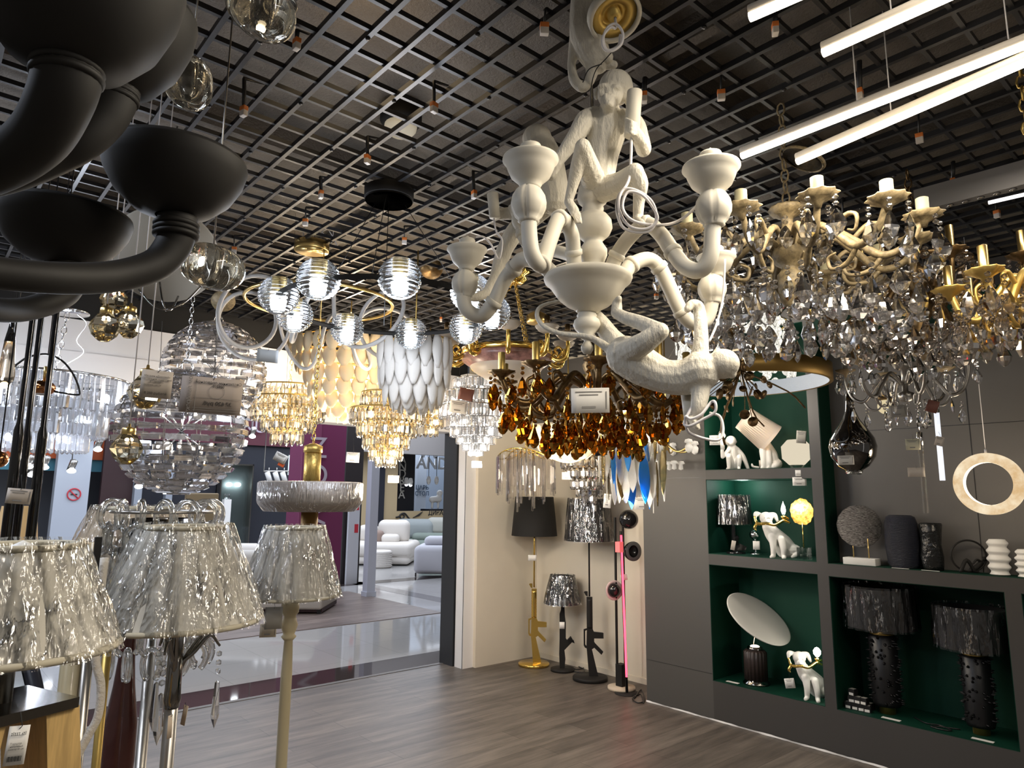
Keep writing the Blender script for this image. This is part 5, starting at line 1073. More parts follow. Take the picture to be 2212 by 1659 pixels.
MB().ball((0, 0, 0), (23*k, 23*k, 17*k), 24, 14).build('ball', M['copper'], t); MB().lathe([(3*k, 15*k), (4*k, 46*k), (0, 48*k)], 12).build('stem', M['brass'], t); MB().lathe([(0, -17*k), (14*k, -16*k), (15*k, -12*k)], 16).build('lens', mat('opal_lens', (.6, .58, .6), .3), t)
w = [P(32, 790, 2.7), P(60, 772, 2.7), P(100, 765, 2.7), P(135, 780, 2.7), P(160, 812, 2.7), P(172, 845, 2.7), P(165, 853, 2.7), P(118, 846, 2.7)]; MB().tube(w, .0035, 6, curve=5).build('arch', M['black'], t, True); MB().tube([P(104, 766, 2.7), P(104, 766, 2.7)+Vector((0, 0, .9))], .0016, 5).build('suspension_wire', M['black'], t, True)
a = P(-2, 992, 2.4); k = mpp(a); t = thing('copper_ball_pendant', 'copper ball lamp half out of the picture beside the black rods', 'pendant lamp', a); MB().ball((0, 0, 0), 18*k, 24, 14).build('ball', M['copper'], t); MB().tube([(0, 0, 17*k), (0, 0, ZC-a.z)], .002, 5).build('suspension_wire', M['black'], t)
a = P(146, 676, 4.6); t = thing('ceiling_rose', 'chrome ceiling rose with a chain above the three-tier drum chandelier', 'ceiling rose', a); MB().lathe([(.11, 0), (.11, .008), (.02, .02), (.01, .05)], 32).build('plate', M['chrome'], t); chain(MB(), (0, 0, 0), (-.03, 0, -.42), .05, .003, .013).build('chain', M['chrome'], t); MB().tube([(.05, 0, 0), (.1, 0, -.05), (.06, 0, -.15), (.1, 0, -.22), (0, 0, -.33), (.05, 0, -.42)], .003, 6, curve=6).build('lead', M['cable_white'], t); MB().tube([(0, 0, .05), (0, 0, ZC-a.z)], .003, 5).build('hook', M['chrome'], t)
for x, y, d, lb in ((482, 652, 5.0, 'pale gilt ceiling rose high beside the smaller crystal globe'), (637, 740, 5.55, 'ringed pale ceiling rose holding the slack chain'), (932, 582, 4.35, 'bronze disc ceiling rose tilted over the feather lamp'), (1160, 690, 5.3, 'brass drum ceiling rose with thin wires behind the monkey tail')):
    p = P(x, y, d); k = mpp(p); t = thing('ceiling_rose', lb, 'ceiling rose', p); dn = (-(p-CAM).normalized()*.8+Vector((0, 0, -.45))).to_track_quat('Z', 'Y').to_matrix() if y < 760 and d != 5.3 else Matrix.Identity(3)
    MB().lathe([(0, .012), (6*k, .012), (8*k, .006), (16*k, .006), (18*k, .0), (24*k, -.002), (25*k, -.015), (0, -.018)] if d != 5.3 else [(0, -.03), (22*k, -.03), (23*k, -.02), (23*k, .03), (10*k, .06)], 32, M=dn).build('plate', {5.0: M['antique'], 5.55: M['antique'], 4.35: M['bronze'], 5.3: M['brass']}[d], t); MB().tube([(0, 0, .01), (0, 0, ZC-p.z)], .003, 5).build('chain', M['bronze'], t)

# ------------------------------------------------------------------ the corner behind: rifle lamps, dome lamp, neon lamp
rvx = Vector((rt.x, rt.y, 0)).normalized(); fvx = Vector((fw.x, fw.y, 0)).normalized()
def face_frame(az_off=0):
    r_ = rotz(az_off) @ rvx; f_ = rotz(az_off) @ fvx
    return Matrix(((r_.x, 0, -f_.x, 0), (r_.y, 0, -f_.y, 0), (0, 1, 0, 0), (0, 0, 0, 1)))      # (x, y, thickness) -> world
RIFLE = [(-2,0),(17,0),(4,55),(9,58),(24,44),(28,50),(12,66),(9,70),(9,77),(29,77),(29,88),(9,90),(6,96),(6,162),(-6,162),(-6,92),(-7,60)]
def rifle(mb, s, w):
    Mx = face_frame(); T = Matrix.Translation((-s*0, 0, 0))
    mb.plate([(x*s, y*s+.03) for x, y in RIFLE], w*.75, Mx @ Matrix.Translation((0, 0, -w*.375)))
    mb.plate([(-13*s, 62*s+.03), (-11*s, 58*s+.03), (-6*s, 56*s+.03), (-6*s, 60*s+.03), (-10*s, 64*s+.03), (-10*s, 92*s+.03), (-6*s, 94*s+.03), (-6*s, 97*s+.03), (-13*s, 95*s+.03)], w*.4, Mx @ Matrix.Translation((0, 0, -w*.2)))
    mb.plate([(-12*s, 172*s+.03), (-8*s, 165*s+.03), (-4*s, 163*s+.03), (-4*s, 174*s+.03), (-10*s, 174*s+.03)], w*.3, Mx)
    mb.lathe([(5.6*s*(1+.12*(i % 2)), (98+i*3.1)*s+.03) for i in range(20)], 14)
    return mb
def film_cone(t, a, b, zb, zt, m, parent, seed):
    ph = seed*1.3; mb = MB().grid(90, 10, lambda u, v: Vector(((b+(a-b)*v+.012+.006*math.sin(2*PI*u*19+ph+2*v)+.004*math.sin(2*PI*u*33-4*v))*math.cos(2*PI*u), (b+(a-b)*v+.012+.006*math.sin(2*PI*u*19+ph+2*v)+.004*math.sin(2*PI*u*33-4*v))*math.sin(2*PI*u), zb-.005+(zt-zb+.015)*v))); return mb.build('wrapping_film', m, parent)
def cone(t, a, b, zb, zt, m, wrapped, seed=1):
    s = MB().lathe([(b, zb), (a, zt), (a*.98, zt), (b*.98, zb+.002)], 60, cap=False).build('lamp_shade', m, t)
    if wrapped: film_cone(t, a, b, zb, zt, M['film_dark'], s, seed)
    return s
M['black_fabric'] = mat('black_fabric', (.010, .0095, .009), .8)
g0 = Vector((4.93, 5.28, 0)); t = thing('rifle_floor_lamp', 'gold rifle-shaped floor lamp with a plain black shade in the corner', 'floor lamp', g0); k = mpp((g0.x, g0.y, .8))
MB().lathe([(.155, 0), (.155, .022), (.15, .028), (0, .03)], 40).build('base', M['gold'], t); rifle(MB(), k*.93, .04).build('rifle', M['gold'], t)
zb = P(1153, 1157, g0.length).z; zt = P(1153, 1073, g0.length).z
MB().lathe([(.008, 160*k), (.008, zt-.05)], 12).build('pole', M['gold'], t); cone(t, 42*k, 50*k, zb, zt, M['black_fabric'], 0)
g0 = Vector((4.96, 4.555, 0)); t = thing('rifle_floor_lamp', 'black rifle-shaped floor lamp with a tall film-wrapped black shade', 'floor lamp', g0); k = mpp((g0.x, g0.y, .8))
MB().lathe([(.16, 0), (.16, .026), (.155, .032), (0, .034)], 40).build('base', M['black_matt'], t); rifle(MB(), k*1.0, .045).build('rifle', M['black_matt'], t)
zb = P(1266, 1168, g0.length).z; zt = P(1266, 1078, g0.length).z
MB().lathe([(.008, 170*k), (.008, zt-.05)], 12).build('pole', M['black_matt'], t); cone(t, 42*k, 51*k, zb, zt, M['black_fabric'], 1, 2)
g0 = Vector((5.0, 4.95, 0)); t = thing('rifle_table_lamp', 'short black rifle-shaped lamp with a small wrapped shade between the two tall ones', 'table lamp', g0); k = mpp((g0.x, g0.y, .5))
MB().lathe([(.115, 0), (.115, .022), (0, .026)], 36).build('base', M['black_matt'], t)
AK = [(-6,0),(4,0),(6,20),(4,38),(18,52),(24,58),(26,52),(18,66),(10,58),(7,62),(7,95),(5,110),(4,142),(-2,142),(-3,120),(-6,112),(-6,60),(-7,30)]
MB().plate([(x*k, y*k+.02) for x, y in AK], .035, face_frame() @ Matrix.Translation((0, 0, -.0175))).build('rifle', M['black_matt'], t)
zb = P(1216, 1304, g0.length).z; zt = P(1216, 1243, g0.length).z
MB().lathe([(.006, 138*k), (.006, zt-.02)], 10).build('pole', M['black_matt'], t); cone(t, 23*k, 38*k, zb, zt, M['black_fabric'], 1, 4)
# lamp with three black domes on twin rods
g0 = Vector((4.93, 4.16, 0)); k = mpp((g0.x, g0.y, .8)); t = thing('dome_floor_lamp', 'black floor lamp with three turning domes on twin rods', 'floor lamp', g0); Lg = g0.length
MB().lathe([(.12, 0), (.12, .025), (0, .03)], 32).build('base', mat('travertine', (.6, .5, .38), .5), t)
MB().cbox((0, 0, .03+22*k), (.07, .07, 44*k)).build('block', M['black_matt'], t)
zt = P(1352, 1118, Lg).z
for sx, top in ((-1, zt), (1, zt+.0)): MB().cbox(rvx*sx*8.5*k+Vector((0, 0, (top+.1)/2)), (.016, .016, top-.1)).build('rod', M['black_matt'], t)
for x, y, r, dirv, rim in ((1358, 1122, 21, fvx*.9+rvx*-.1, 0), (1368, 1191, 21, -fvx*.85+rvx*.45, 1), (1326, 1275, 15, fvx*.7-rvx*.3, 2)):
    p = P(x, y, Lg-.02)-g0; R_ = dirv.to_track_quat('Z', 'Y').to_matrix(); rr = r*k
    o = MB().lathe([(0, -rr)]+[(rr*math.sin(PI*i/16), -rr*math.cos(PI*i/16)) for i in range(1, 9)]+[(rr*.96, .002), (rr*.6, -.5*rr), (0, -.7*rr)], 32, p, R_, cap=False).build('dome', M['black_gloss'], t)
    if rim: MB().lathe([(rr*.62, .0), (rr*.99, .004), (rr*.99, .008), (rr*.62, .006)], 32, p, R_, cap=False).build('rim', mat('grey_rim', (.13, .13, .13), .5) if rim == 1 else mat('pale_rim', (.62, .5, .48), .5), o)
    if rim == 2: MB().lathe([(rr, .0), (rr*1.4, -.01), (rr*1.4, .0), (rr, .01)], 32, p, R_, cap=False).build('outer_disc', bpy.data.materials['pale_rim'], o)
g0 = Vector((4.87, 4.05, 0)); t = thing('neon_floor_lamp', 'slim floor lamp with a glowing red tube in front of the dome lamp', 'floor lamp', g0); zt = P(1341, 1148, g0.length-.05).z
lean = (P(1341, 1155, g0.length)-Vector((g0.x, g0.y, 0))); lean = Vector((lean.x, lean.y, zt))
MB().lathe([(.105, 0), (.105, .006), (0, .008)], 36).build('base', M['black_matt'], t); MB().tube([(0, 0, .006), lean], .012, 8).build('pole', M['black_matt'], t)
f0 = -fvx*.014; MB().tube([lean*.10+f0, lean*.975+f0], .0085, 10).build('neon_tube', glow('neon_red', (1, .05, .09), 5), t)
MB().cbox(lean*.9+f0+rvx*-.02, (.05, .05, .09)).build('tag_card', mat('neon_lit_card', (.8, .2, .2), .6, emit=(1, .1, .12), es=.5), t)  # the neon's red light on the card is put into its colour and glow
point('neon_light', g0+Vector((0, 0, .7))+f0*8, .8, (1, .08, .12), .15)
o = MB().cbox((XB-.01, 3.97, .17), (.02, .24, .08)).build('socket_panel', M['black_matt'], None, True, (XB-.01, 3.97, .17)); tag(o, 'black socket panel low on the cream wall beside the grey panel', 'socket')
for lb, pp in (('black cable coiled on the floor at the foot of the grey panel', [(1370,1508),(1385,1490),(1392,1512),(1378,1518),(1366,1508),(1384,1500),(1390,1518)]), ('black cable looped on the floor between the two black rifle lamps', [(1250,1440),(1262,1446),(1258,1452),(1238,1450),(1232,1443),(1250,1446),(1268,1438),(1255,1432)])):
    w = [atZ(x, y, .008) for x, y in pp]; o = MB().tube(w, .005, 6, curve=6).build('floor_cable', M['black'], None, True, w[0]); tag(o, lb, 'cable')

# ------------------------------------------------------------------ things in the green niches and on the grey shelf
M['film_drum'] = film('shade_film', (.97, .97, 1), .05, 16, (1, 1, .2), 1.0, .08)
ZA, ZB2, ZC3, ZD, ZE = 1.871, 1.222, .287, 1.222, .287
def spot(x, xc, z):
    """shelf position seen at pixel column x, at depth xc on a shelf of height z"""
    q = ray(x, 1000); u = xc/q.x; yy = q.y*u
    for _ in range(4):
        # column x stays the same for the real row
        pz = Vector((xc, yy, z)); d = pz-CAM; row = 829.5 - F*(d.dot(up))/d.dot(fw); q = ray(x, row); yy = q.y*(xc/q.x)
    return Vector((xc, yy, z))
class Fig:
    """sculpts in the plane facing the camera: s(x, y, o) in pixels right/up of the base and metres towards the camera"""
    def __init__(s, base, k): s.b = Vector(base); s.k = k
    def __call__(s, x, y, o=0): return s.b + rvx*x*s.k + Vector((0, 0, y*s.k)) - fvx*o
def limbs(b, S_, parts):
    for pts, rs in parts: b.limb([S_(*p) for p in pts], [r*S_.k for r in rs], 12, 4)
M['porcelain'] = mat('white_figure', (.78, .76, .72), .45)
# seated monkey lamp
p = spot(1584, 4.99, ZA); k = mpp(p); t = thing('monkey_table_lamp', 'small white seated monkey lamp holding up a lit bulb in the top niche', 'table lamp', p); S_ = Fig(p, k); b = MB()
limbs(b, S_, [([(2,10,0),(1,28,0),(0,46,0)], [12,11,12]), ([(-8,46,.02),(-20,34,.05),(-27,28,.06)], [5,4.5,4]), ([(-27,28,.06),(-28,40,.07),(-27,46,.07)], [4,4,3.5]), ([(9,46,.01),(20,30,.03),(27,8,.04),(30,2,.04)], [5.5,5,4,3]), ([(-4,8,.02),(-16,30,.09),(-16,4,.08)], [8,6,4]), ([(-16,4,.08),(-22,2,.11)], [4,3]), ([(6,8,.02),(6,28,.1),(4,4,.09)], [8,6,4]), ([(4,4,.09),(2,2,.12)], [4,3]), ([(0,52,.0),(-1,60,.01)], [7,7])])
b.ball(S_(-4,63,.015), 12*k, 16, 10); b.ball(S_(-6,59,.05), (7*k,7*k,6*k), 12, 8); b.ball(S_(-9,66,.045), 3*k, 8, 6); b.ball(S_(-3,66,.048), 3*k, 8, 6); b.ball(S_(7,62,0), 4*k, 8, 6); b.ball(S_(-15,61,0), 3.5*k, 8, 6)
m_ = baked(b, 'monkey_figure', M['porcelain'], t, .004, 3)
MB().tube([S_(-27,44,.07), S_(-27,66,.07)], 4.5*k, 14).build('torch', M['porcelain'], m_, True)
bl = MB().ball(S_(-27,76,.07), 8.5*k, 16, 10).build('bulb', M['glass'], t, True); MB().ball(S_(-27,74,.07), 5*k, 12, 8).build('filament', M['bulb_warm'], bl, True); point('monkey_bulb', S_(-27,78,.10), 2.2, (1, .9, .75), .03)
# seated animal with shade over its head
p = spot(1660, 4.99, ZA); k = mpp(p); t = thing('animal_table_lamp', 'white sitting animal lamp with a tilted pleated shade over its head', 'table lamp', p); S_ = Fig(p, k); b = MB()
limbs(b, S_, [([(6,12,0),(4,30,0),(-4,48,.01),(-6,62,.01)], [18,17,14,10]), ([(-14,40,.04),(-16,20,.06),(-17,3,.06)], [8,6,5]), ([(-17,3,.06),(-22,2,.08)], [5,3.5]), ([(-4,38,.05),(-5,18,.07),(-6,3,.07)], [7,6,5]), ([(-6,3,.07),(-10,2,.09)], [5,3.5]), ([(16,12,.02),(8,8,.07),(2,4,.08)], [12,8,4]), ([(-4,66,.01),(4,78,.0),(8,92,0)], [5,5,2]), ([(-12,66,.01),(-8,80,.0),(-6,90,.0)], [4,4,2]), ([(-24,4,.02),(-36,6,.03),(-38,11,.03)], [3,2.5,2])])
b.ball(S_(-10,62,.02), (12*k, 12*k, 10*k), 14, 10); b.ball(S_(-17,59,.05), (7*k, 7*k, 6*k), 12, 8); baked(b, 'animal_figure', M['porcelain'], t, .004, 3)
a_, b_ = S_(-49, 112, .0), S_(6, 66, .03); R_ = aim(b_, a_); L = (a_-b_).length; sh = MB().lathe([(34*k, 0), (28*k, L*.5), (27*k, L), (26.4*k, L), (33.4*k, .004)], 80, b_, R_, ripple=pleat(40, .012), cap=False).build('lamp_shade', mat('pleated_white', (.70, .58, .48), .7, sub=.2), t, True)
MB().lathe([(33*k, .008), (27*k, L-.01)], 40, b_, R_, cap=False).build('lining', mat('shade_lining', (.75, .62, .48), .6), sh, True); point('shade_bulb', b_+(a_-b_)*.45, 1.5, WARM, .04)
# octagonal paper lamp
p = spot(1722, 4.93, ZA); k = mpp(p); t = thing('paper_table_lamp', 'faceted cream paper lamp glowing beside the niche edge', 'table lamp', p); MB().lathe([(16*k, 8*k), (30*k, 22*k), (31*k, 48*k), (18*k, 62*k), (0, 63*k)], 8, smooth=False, a0=.3).build('lamp_shade', glow('lit_paper', (1, .88, .66), .75), t); MB().lathe([(12*k, 0), (14*k, 6*k), (12*k, 9*k)], 20).build('foot', M['glass'], t)
# pistol lamp, chrome lamp, dog lamp, gold disc in the middle niche
p = spot(1590, 4.98, ZB2); k = mpp(p); t = thing('pistol_table_lamp', 'black pistol-shaped table lamp with a film-wrapped black shade', 'table lamp', p); MB().lathe([(20*k, 0), (20*k, 5*k), (0, 6*k)], 32).build('base', M['black_gloss'], t)
MB().plate([(-8*k, 6*k), (-2*k, 6*k), (20*k, 8*k), (22*k, 16*k), (4*k, 24*k), (6*k, 36*k), (2*k, 40*k), (-1*k, 36*k), (-1*k, 60*k), (-8*k, 60*k)], .03, face_frame() @ Matrix.Translation((0, 0, -.015))).build('pistol', M['black_gloss'], t); MB().lathe([(.005, 58*k), (.005, 95*k)], 8, rvx*-4*k).build('pole', M['steel'], t)
s = MB().lathe([(33*k, 64*k), (29*k, 124*k), (28.5*k, 124*k), (32.5*k, 64.5*k)], 60, cap=False).build('lamp_shade', M['black_fabric'], t); film_cone(t, 29*k, 33*k, 64*k, 124*k, M['film_dark'], s, 7)
p = spot(1633, 5.06, ZB2); k = mpp(p); t = thing('chrome_table_lamp', 'small chrome ball lamp behind the dog in the middle niche', 'table lamp', p); MB().lathe([(12*k, 0), (12*k, 3*k), (3*k, 5*k), (2.5*k, 34*k)], 24).build('stand', M['chrome'], t); MB().ball((0, 0, 42*k), 12*k, 20, 12).build('ball', M['chrome'], t)
def dog_lamp(x, xc, z, s, label, flame, flip=1):
    p = spot(x, xc, z); k = mpp(p)*s; t = thing('dog_table_lamp', label, 'table lamp', p); S_ = Fig(p, k); b = MB()
    limbs(b, S_, [([(26,16,-.02),(14,30,0),(-6,50,.02),(-16,64,.03)], [22,21,17,13]), ([(-16,64,.03),(-20,78,.03)], [12,11]), ([(-12,44,.06),(-13,24,.08),(-14,5,.08)], [9,6.5,5]), ([(-14,5,.08),(-20,3,.10)], [5,4]), ([(4,40,.09),(5,20,.11),(5,4,.11)], [8,6.5,5]), ([(5,4,.11),(2,2,.14)], [5,4.5]),
        ([(34,16,.03),(42,16,.04),(36,6,.07)], [14,10,6]), ([(36,6,.07),(26,3,.09)], [6,4]), ([(32,12,-.05),(20,4,-.02)], [10,4]), ([(46,8,-.03),(60,3,-.04),(64,6,-.04)], [4,3,2]), ([(-27,90,.0),(-40,92,.02),(-44,84,.03)], [4,6,3]), ([(-11,92,.02),(-2,90,.03),(2,78,.05)], [4,6,3])])
    b.ball(S_(-20,84,.03), (14*k, 14*k, 13*k), 16, 10); b.ball(S_(-26,76,.09), (8*k, 8*k, 7*k), 14, 8); b.ball(S_(-29,77,.12), 3*k, 8, 6); b.ball(S_(-28,85,.08), 2.5*k, 8, 6); b.ball(S_(-19,85,.09), 2.5*k, 8, 6)
    baked(b, 'dog_figure', M['porcelain'], t, .004, 3)
    br = MB().tube([S_(-52,88,.10), S_(-50,76,.11), S_(-44,72,.12), S_(-30,73,.13), S_(-14,70,.13), S_(0,76,.12), S_(14,84,.11), S_(20,82,.11)], [2*k,3*k,3.4*k,3.2*k,3.2*k,3.6*k,3.4*k,2*k], 10, curve=5).tube([S_(-48,74,.11), S_(-54,64,.11), S_(-50,58,.1)], [3*k,3*k,1.5*k], 8, curve=4).tube([S_(6,80,.12), S_(12,78,.12), S_(22,74,.12)], [2.6*k,2.5*k,1.5*k], 8, curve=3).lathe([(3*k, 0), (6*k, 3*k), (5*k, 5*k), (0, 6*k)], 12, S_(8,84,.12)).build('gilt_branch', M['gold'], t, True)
    q = S_(8, 92, .12); MB().lathe([(2.5*k, 0), (5*k, 8*k), (4*k, 16*k), (1*k, 24*k), (0, 28*k)] if flame else [(3*k, 0), (7.5*k, 6*k), (8*k, 12*k), (4*k, 18*k), (0, 20*k)], 14, q).build('bulb', M['bulb_neut'], t, True); point('dog_bulb', q+Vector((0, 0, .05))-fvx*.06, 2.2, (1, .93, .8), .03); return t
dog_lamp(1676, 4.95, ZB2, 1.0, 'white dog lamp with a flame bulb on a gilt branch in its mouth, middle niche', True)
dog_lamp(1747, 4.95, ZC3, .98, 'white dog lamp with a round bulb, partly cut by the upright of the bottom niche', False)
p = spot(1738, 4.93, ZB2); k = mpp(p); t = thing('disc_sculpture', 'gold ribbed disc on a thin stem with a clear glass block foot', 'sculpture', p); MB().cbox((0, 0, 13*k), (22*k, 22*k, 26*k)).build('glass_block', M['glass'], t); MB().lathe([(.004, 24*k), (.004, 82*k)], 8).build('stem', M['gold'], t)
Rd = (-fvx*.55+rvx*-.83).to_track_quat('Z', 'Y').to_matrix(); MB().lathe([(0, -.004), (28*k, -.003), (29*k, 0), (28*k, .003), (0, .004)], 72, Vector((0, 0, 102*k)), Rd, ripple=lambda a, u: 1+.05*math.sin(a*9)*math.sin(a*4+1), smooth=False).build('disc', mat('hammered_gold', (.50, .31, .07), .42, 1, bump=.8, bscale=40, var=.6, vscale=40), t)
# bottom left niche: tilted reflector lamp
p = spot(1634, 4.98, ZC3); k = mpp(p); t = thing('reflector_lamp', 'dark ribbed lamp with a large tilted white reflector disc in the bottom niche', 'table lamp', p); MB().lathe([(28*k, 0), (28*k, 3*k), (22*k, 8*k), (21*k, 12*k)], 40).build('foot', M['dark_chrome'], t); MB().lathe([(23*k, 9*k), (23*k, 66*k), (19*k, 70*k)], 72, ripple=pleat(18, .06)).build('body', mat('dark_brown', (.03, .02, .018), .4), t); MB().lathe([(16*k, 68*k), (16*k, 76*k), (0, 77*k)], 24).build('lamp_head', M['dark_chrome'], t); MB().ball((0, 0, 76*k), (10*k, 10*k, 4*k), 14, 8).build('bulb', M['bulb_warm'], t)
e = P(1638, 1336, p.length*.0+math.hypot(p.x, p.y)-.05)-p; nrm = (-fvx*.52+rvx*-.20+Vector((0, 0, -.62))).normalized(); nrm = (-fvx*.52+rvx*.36+Vector((0, 0, .78))).normalized(); Rd = nrm.to_track_quat('Z', 'Y').to_matrix()
MB().lathe([(0, -.012), (73*k, -.004), (74*k, .004), (71*k, .006), (40*k, .0), (0, -.004)], 64, e, Rd).build('reflector', mat('reflector_white', (.62, .60, .55), .5), t); MB().tube([Vector((0, 0, 70*k))+fvx*.05, e-nrm*.012+fvx*.0], .006, 8).build('stem', M['dark_chrome'], t)
# the long grey shelf
p = spot(1862, 4.88, ZD); k = mpp(p); t = thing('disc_sculpture', 'round woven-wire disc on two brass pins over a white block', 'sculpture', p); MB().rbox((-.045, -34*k, 0), (.045, 34*k, 15*k), .004).build('base_block', M['white'], t)
for s_ in (-16, 16): MB().lathe([(.004, 13*k), (.004, 56*k)], 8, (0, s_*k, 0)).build('pin', M['brass'], t)
Rd = (-fvx*.9+rvx*-.30).to_track_quat('Z', 'Y').to_matrix(); MB().lathe([(0, -.012), (43*k, -.008), (45*k, 0), (43*k, .008), (0, .012)], 60, Vector((0, 0, 82*k)), Rd, ripple=lambda a, u: 1+.012*math.sin(a*17)).build('disc', mat('silver_weave', (.30, .28, .27), .3, .8, bump=1, bscale=55, stretch=(1, 1, 6), bdist=.02, var=.8, vscale=60), t)
def vase(x, xc, prof, label, m, n=48, rip=None, Mx=None):
    p = spot(x, xc, ZD); k = mpp(p); t = MB().lathe([(r*k, z*k) for r, z in prof], n, ripple=rip, M=Mx).build('vase', m, None, False, p); return tag(t, label, 'vase')
vase(1953, 4.895, [(0,0),(26,0),(31,8),(34,40),(34,70),(33,95),(29,108),(22,112),(20,110),(26,96),(0,30)], 'wide dark navy vase with a rough ribbed surface', mat('navy_ceramic', (.022, .025, .04), .25, bump=1, bscale=40, stretch=(1, 1, 5), bdist=.015), Mx=Matrix(((.7, 0, 0), (0, 1, 0), (0, 0, 1))))
vase(2018, 4.89, [(0,0),(18,0),(20,10),(22,30),(19,55),(21,80),(22,97),(20,100),(18,96),(16,40),(0,20)], 'narrower black crumpled vase beside the navy one', mat('black_ceramic', (.012, .013, .013), .15, bump=.6, bscale=14, bdist=.03), rip=lambda a, u: 1+.07*math.sin(3*a+6*u))
rib9 = [(0, 0)]+[((17+3*math.sin(PI*min(1, i/40)))*(1+.13*math.cos(2*PI*i/9)), 2*i*.95) for i in range(1, 41)]+[(12, 76), (10, 60), (0, 20)]
vase(2161, 4.89, rib9, 'white ribbed ceramic vase standing right of the black ring sculpture', M['white']); vase(2222, 4.885, [(r, z*.78) for r, z in rib9], 'white ribbed ceramic vase cut by the picture edge', M['white'])
p = spot(2096, 4.89, ZD); k = mpp(p); t = thing('ring_sculpture', 'black ring sculpture with a reclining figure inside', 'sculpture', p); S_ = Fig(p, k)
MB().tube([S_(38*math.cos(q), 36+33*math.sin(q)) for q in [2*PI*i/48 for i in range(48)]], 2*k, 8, closed=True).build('ring', M['black_matt'], t, True)
b = MB(); limbs(b, S_, [([(-22,5,.01),(-10,28,.02),(4,6,.02)], [4,4,3.5]), ([(4,8,.0),(14,12,0),(26,22,0)], [5,5.5,4.5]), ([(26,24,0),(14,28,.01),(6,20,.01)], [3,2.5,2]), ([(0,5,0),(16,3,0)], [4,3])]); b.ball(S_(33,30,0), 5*k, 12, 8); baked(b, 'figure', M['black_matt'], t, .003, 3)
# wrapped drum lamps in the lower right niche
def drum_lamp(x, label, seed):
    p = spot(x, 4.99, ZE); k = mpp(p); t = thing('drum_table_lamp', label, 'table lamp', p); MB().lathe([(16*k, 0), (16*k, 14*k), (18*k, 16*k), (0, 17*k)], 32, ripple=pleat(24, .02)).build('foot', M['gold_dull'], t)
    b = MB().lathe([(26*k, 16*k), (28*k, 24*k), (28*k, 158*k), (22*k, 164*k)], 40); rn = random.Random(seed)
    for i in range(150): a = rn.uniform(0, 6.28); z = rn.uniform(22, 158)*k; v = Vector((math.cos(a), math.sin(a), 0)); b.lathe([(4*k, 0), (1.6*k, 4*k), (0, 9*k)], 6, v*27*k+Vector((0, 0, z)), v.to_track_quat('Z', 'Y').to_matrix())
    b.build('spiked_column', mat('black_spikes', (.007, .007, .008), .4), t); MB().lathe([(24*k, 163*k), (24*k, 166*k), (3*k, 168*k), (3*k, 190*k)], 28).build('collar', M['gold_dull'], t)
    s = MB().lathe([(70*k, 178*k), (68*k, 262*k), (67*k, 262*k), (69*k, 178.5*k)], 72, cap=False).build('lamp_shade', M['black_fabric'], t); film_cone(t, 69*k, 71*k, 177*k, 264*k, M['film_drum'], s, seed); return t
drum_lamp(1918, 'black spiked-column lamp with wrapped drum shade, next to the small boxes', 3); drum_lamp(2121, 'black spiked-column lamp with wrapped drum shade, at the far niche end', 8)
bx = [(1835,0,0),(1849,0,0),(1862,0,0),(1875,0,0),(1842,1,0),(1856,1,0),(1869,1,0),(1838,0,1),(1868,0,1),(1880,0,1),(1845,2,0)]
for i, (x, lv, bk_) in enumerate(bx):
    p = spot(x, 4.90+.07*bk_, ZE); o = MB().cbox((0, 0, .021), (.042, .042, .042)).build('bulb_box', M['black'], None, False, (p.x, p.y, p.z+.0425*lv)); o.rotation_euler = (0, 0, random.uniform(-.25, .25)); tag(o, 'small black bulb box in the stack beside the spiked lamp', 'box', 'bulb boxes in the lower niche'); lb = MB().cbox((-.0215, 0, .012), (.001, .03, .016)).build('box_label', M['paper'], o); MB().cbox((0, 0, .0425), (.03, .03, .001)).build('box_lid', mat('box_lid', (.35, .33, .3), .5) if 'box_lid' not in bpy.data.materials else bpy.data.materials['box_lid'], o)
for lb, x, xc, z, sx, sy in (('white card lying flat in the bottom green niche', 1583, 4.87, ZC3, .03, .1), ('white card lying at the foot of the spiked lamp by the boxes', 1925, 4.86, ZE, .03, .11), ('white card lying at the foot of the far spiked lamp', 2123, 4.86, ZE, .03, .11), ('white card at the front of the grey shelf under the navy vase', 1945, 4.822, ZD, .012, .1), ('white card at the front of the grey shelf under the black vase', 2010, 4.822, ZD, .012, .1), ('dark flat disc lying in the middle niche before the green lining', 1548, 4.9, ZB2, .06, .06)):
    p = spot(x, xc, z+.001); o = MB().cbox((0, 0, .001), (sx, sy, .002)).build('price_card' if 'white' in lb else 'flat_disc', M['paper'] if 'white' in lb else M['black'], None, False, p); tag(o, lb, 'card')
w = [spot(x, xc, ZE+.006) for x, xc in ((1975,5.0),(2000,4.93),(2030,4.95),(2055,4.9),(2040,4.87),(2010,4.88),(2030,4.92),(2075,4.96))]; o = MB().tube(w, .004, 6, curve=6).build('lamp_cable', M['black'], None, True, w[0]); tag(o, 'black cable tangled on the niche floor between the spiked lamps', 'cable')
point('niche_spot', (5.05, 2.98, 1.76), 3.5, (.9, 1, .95), .03)
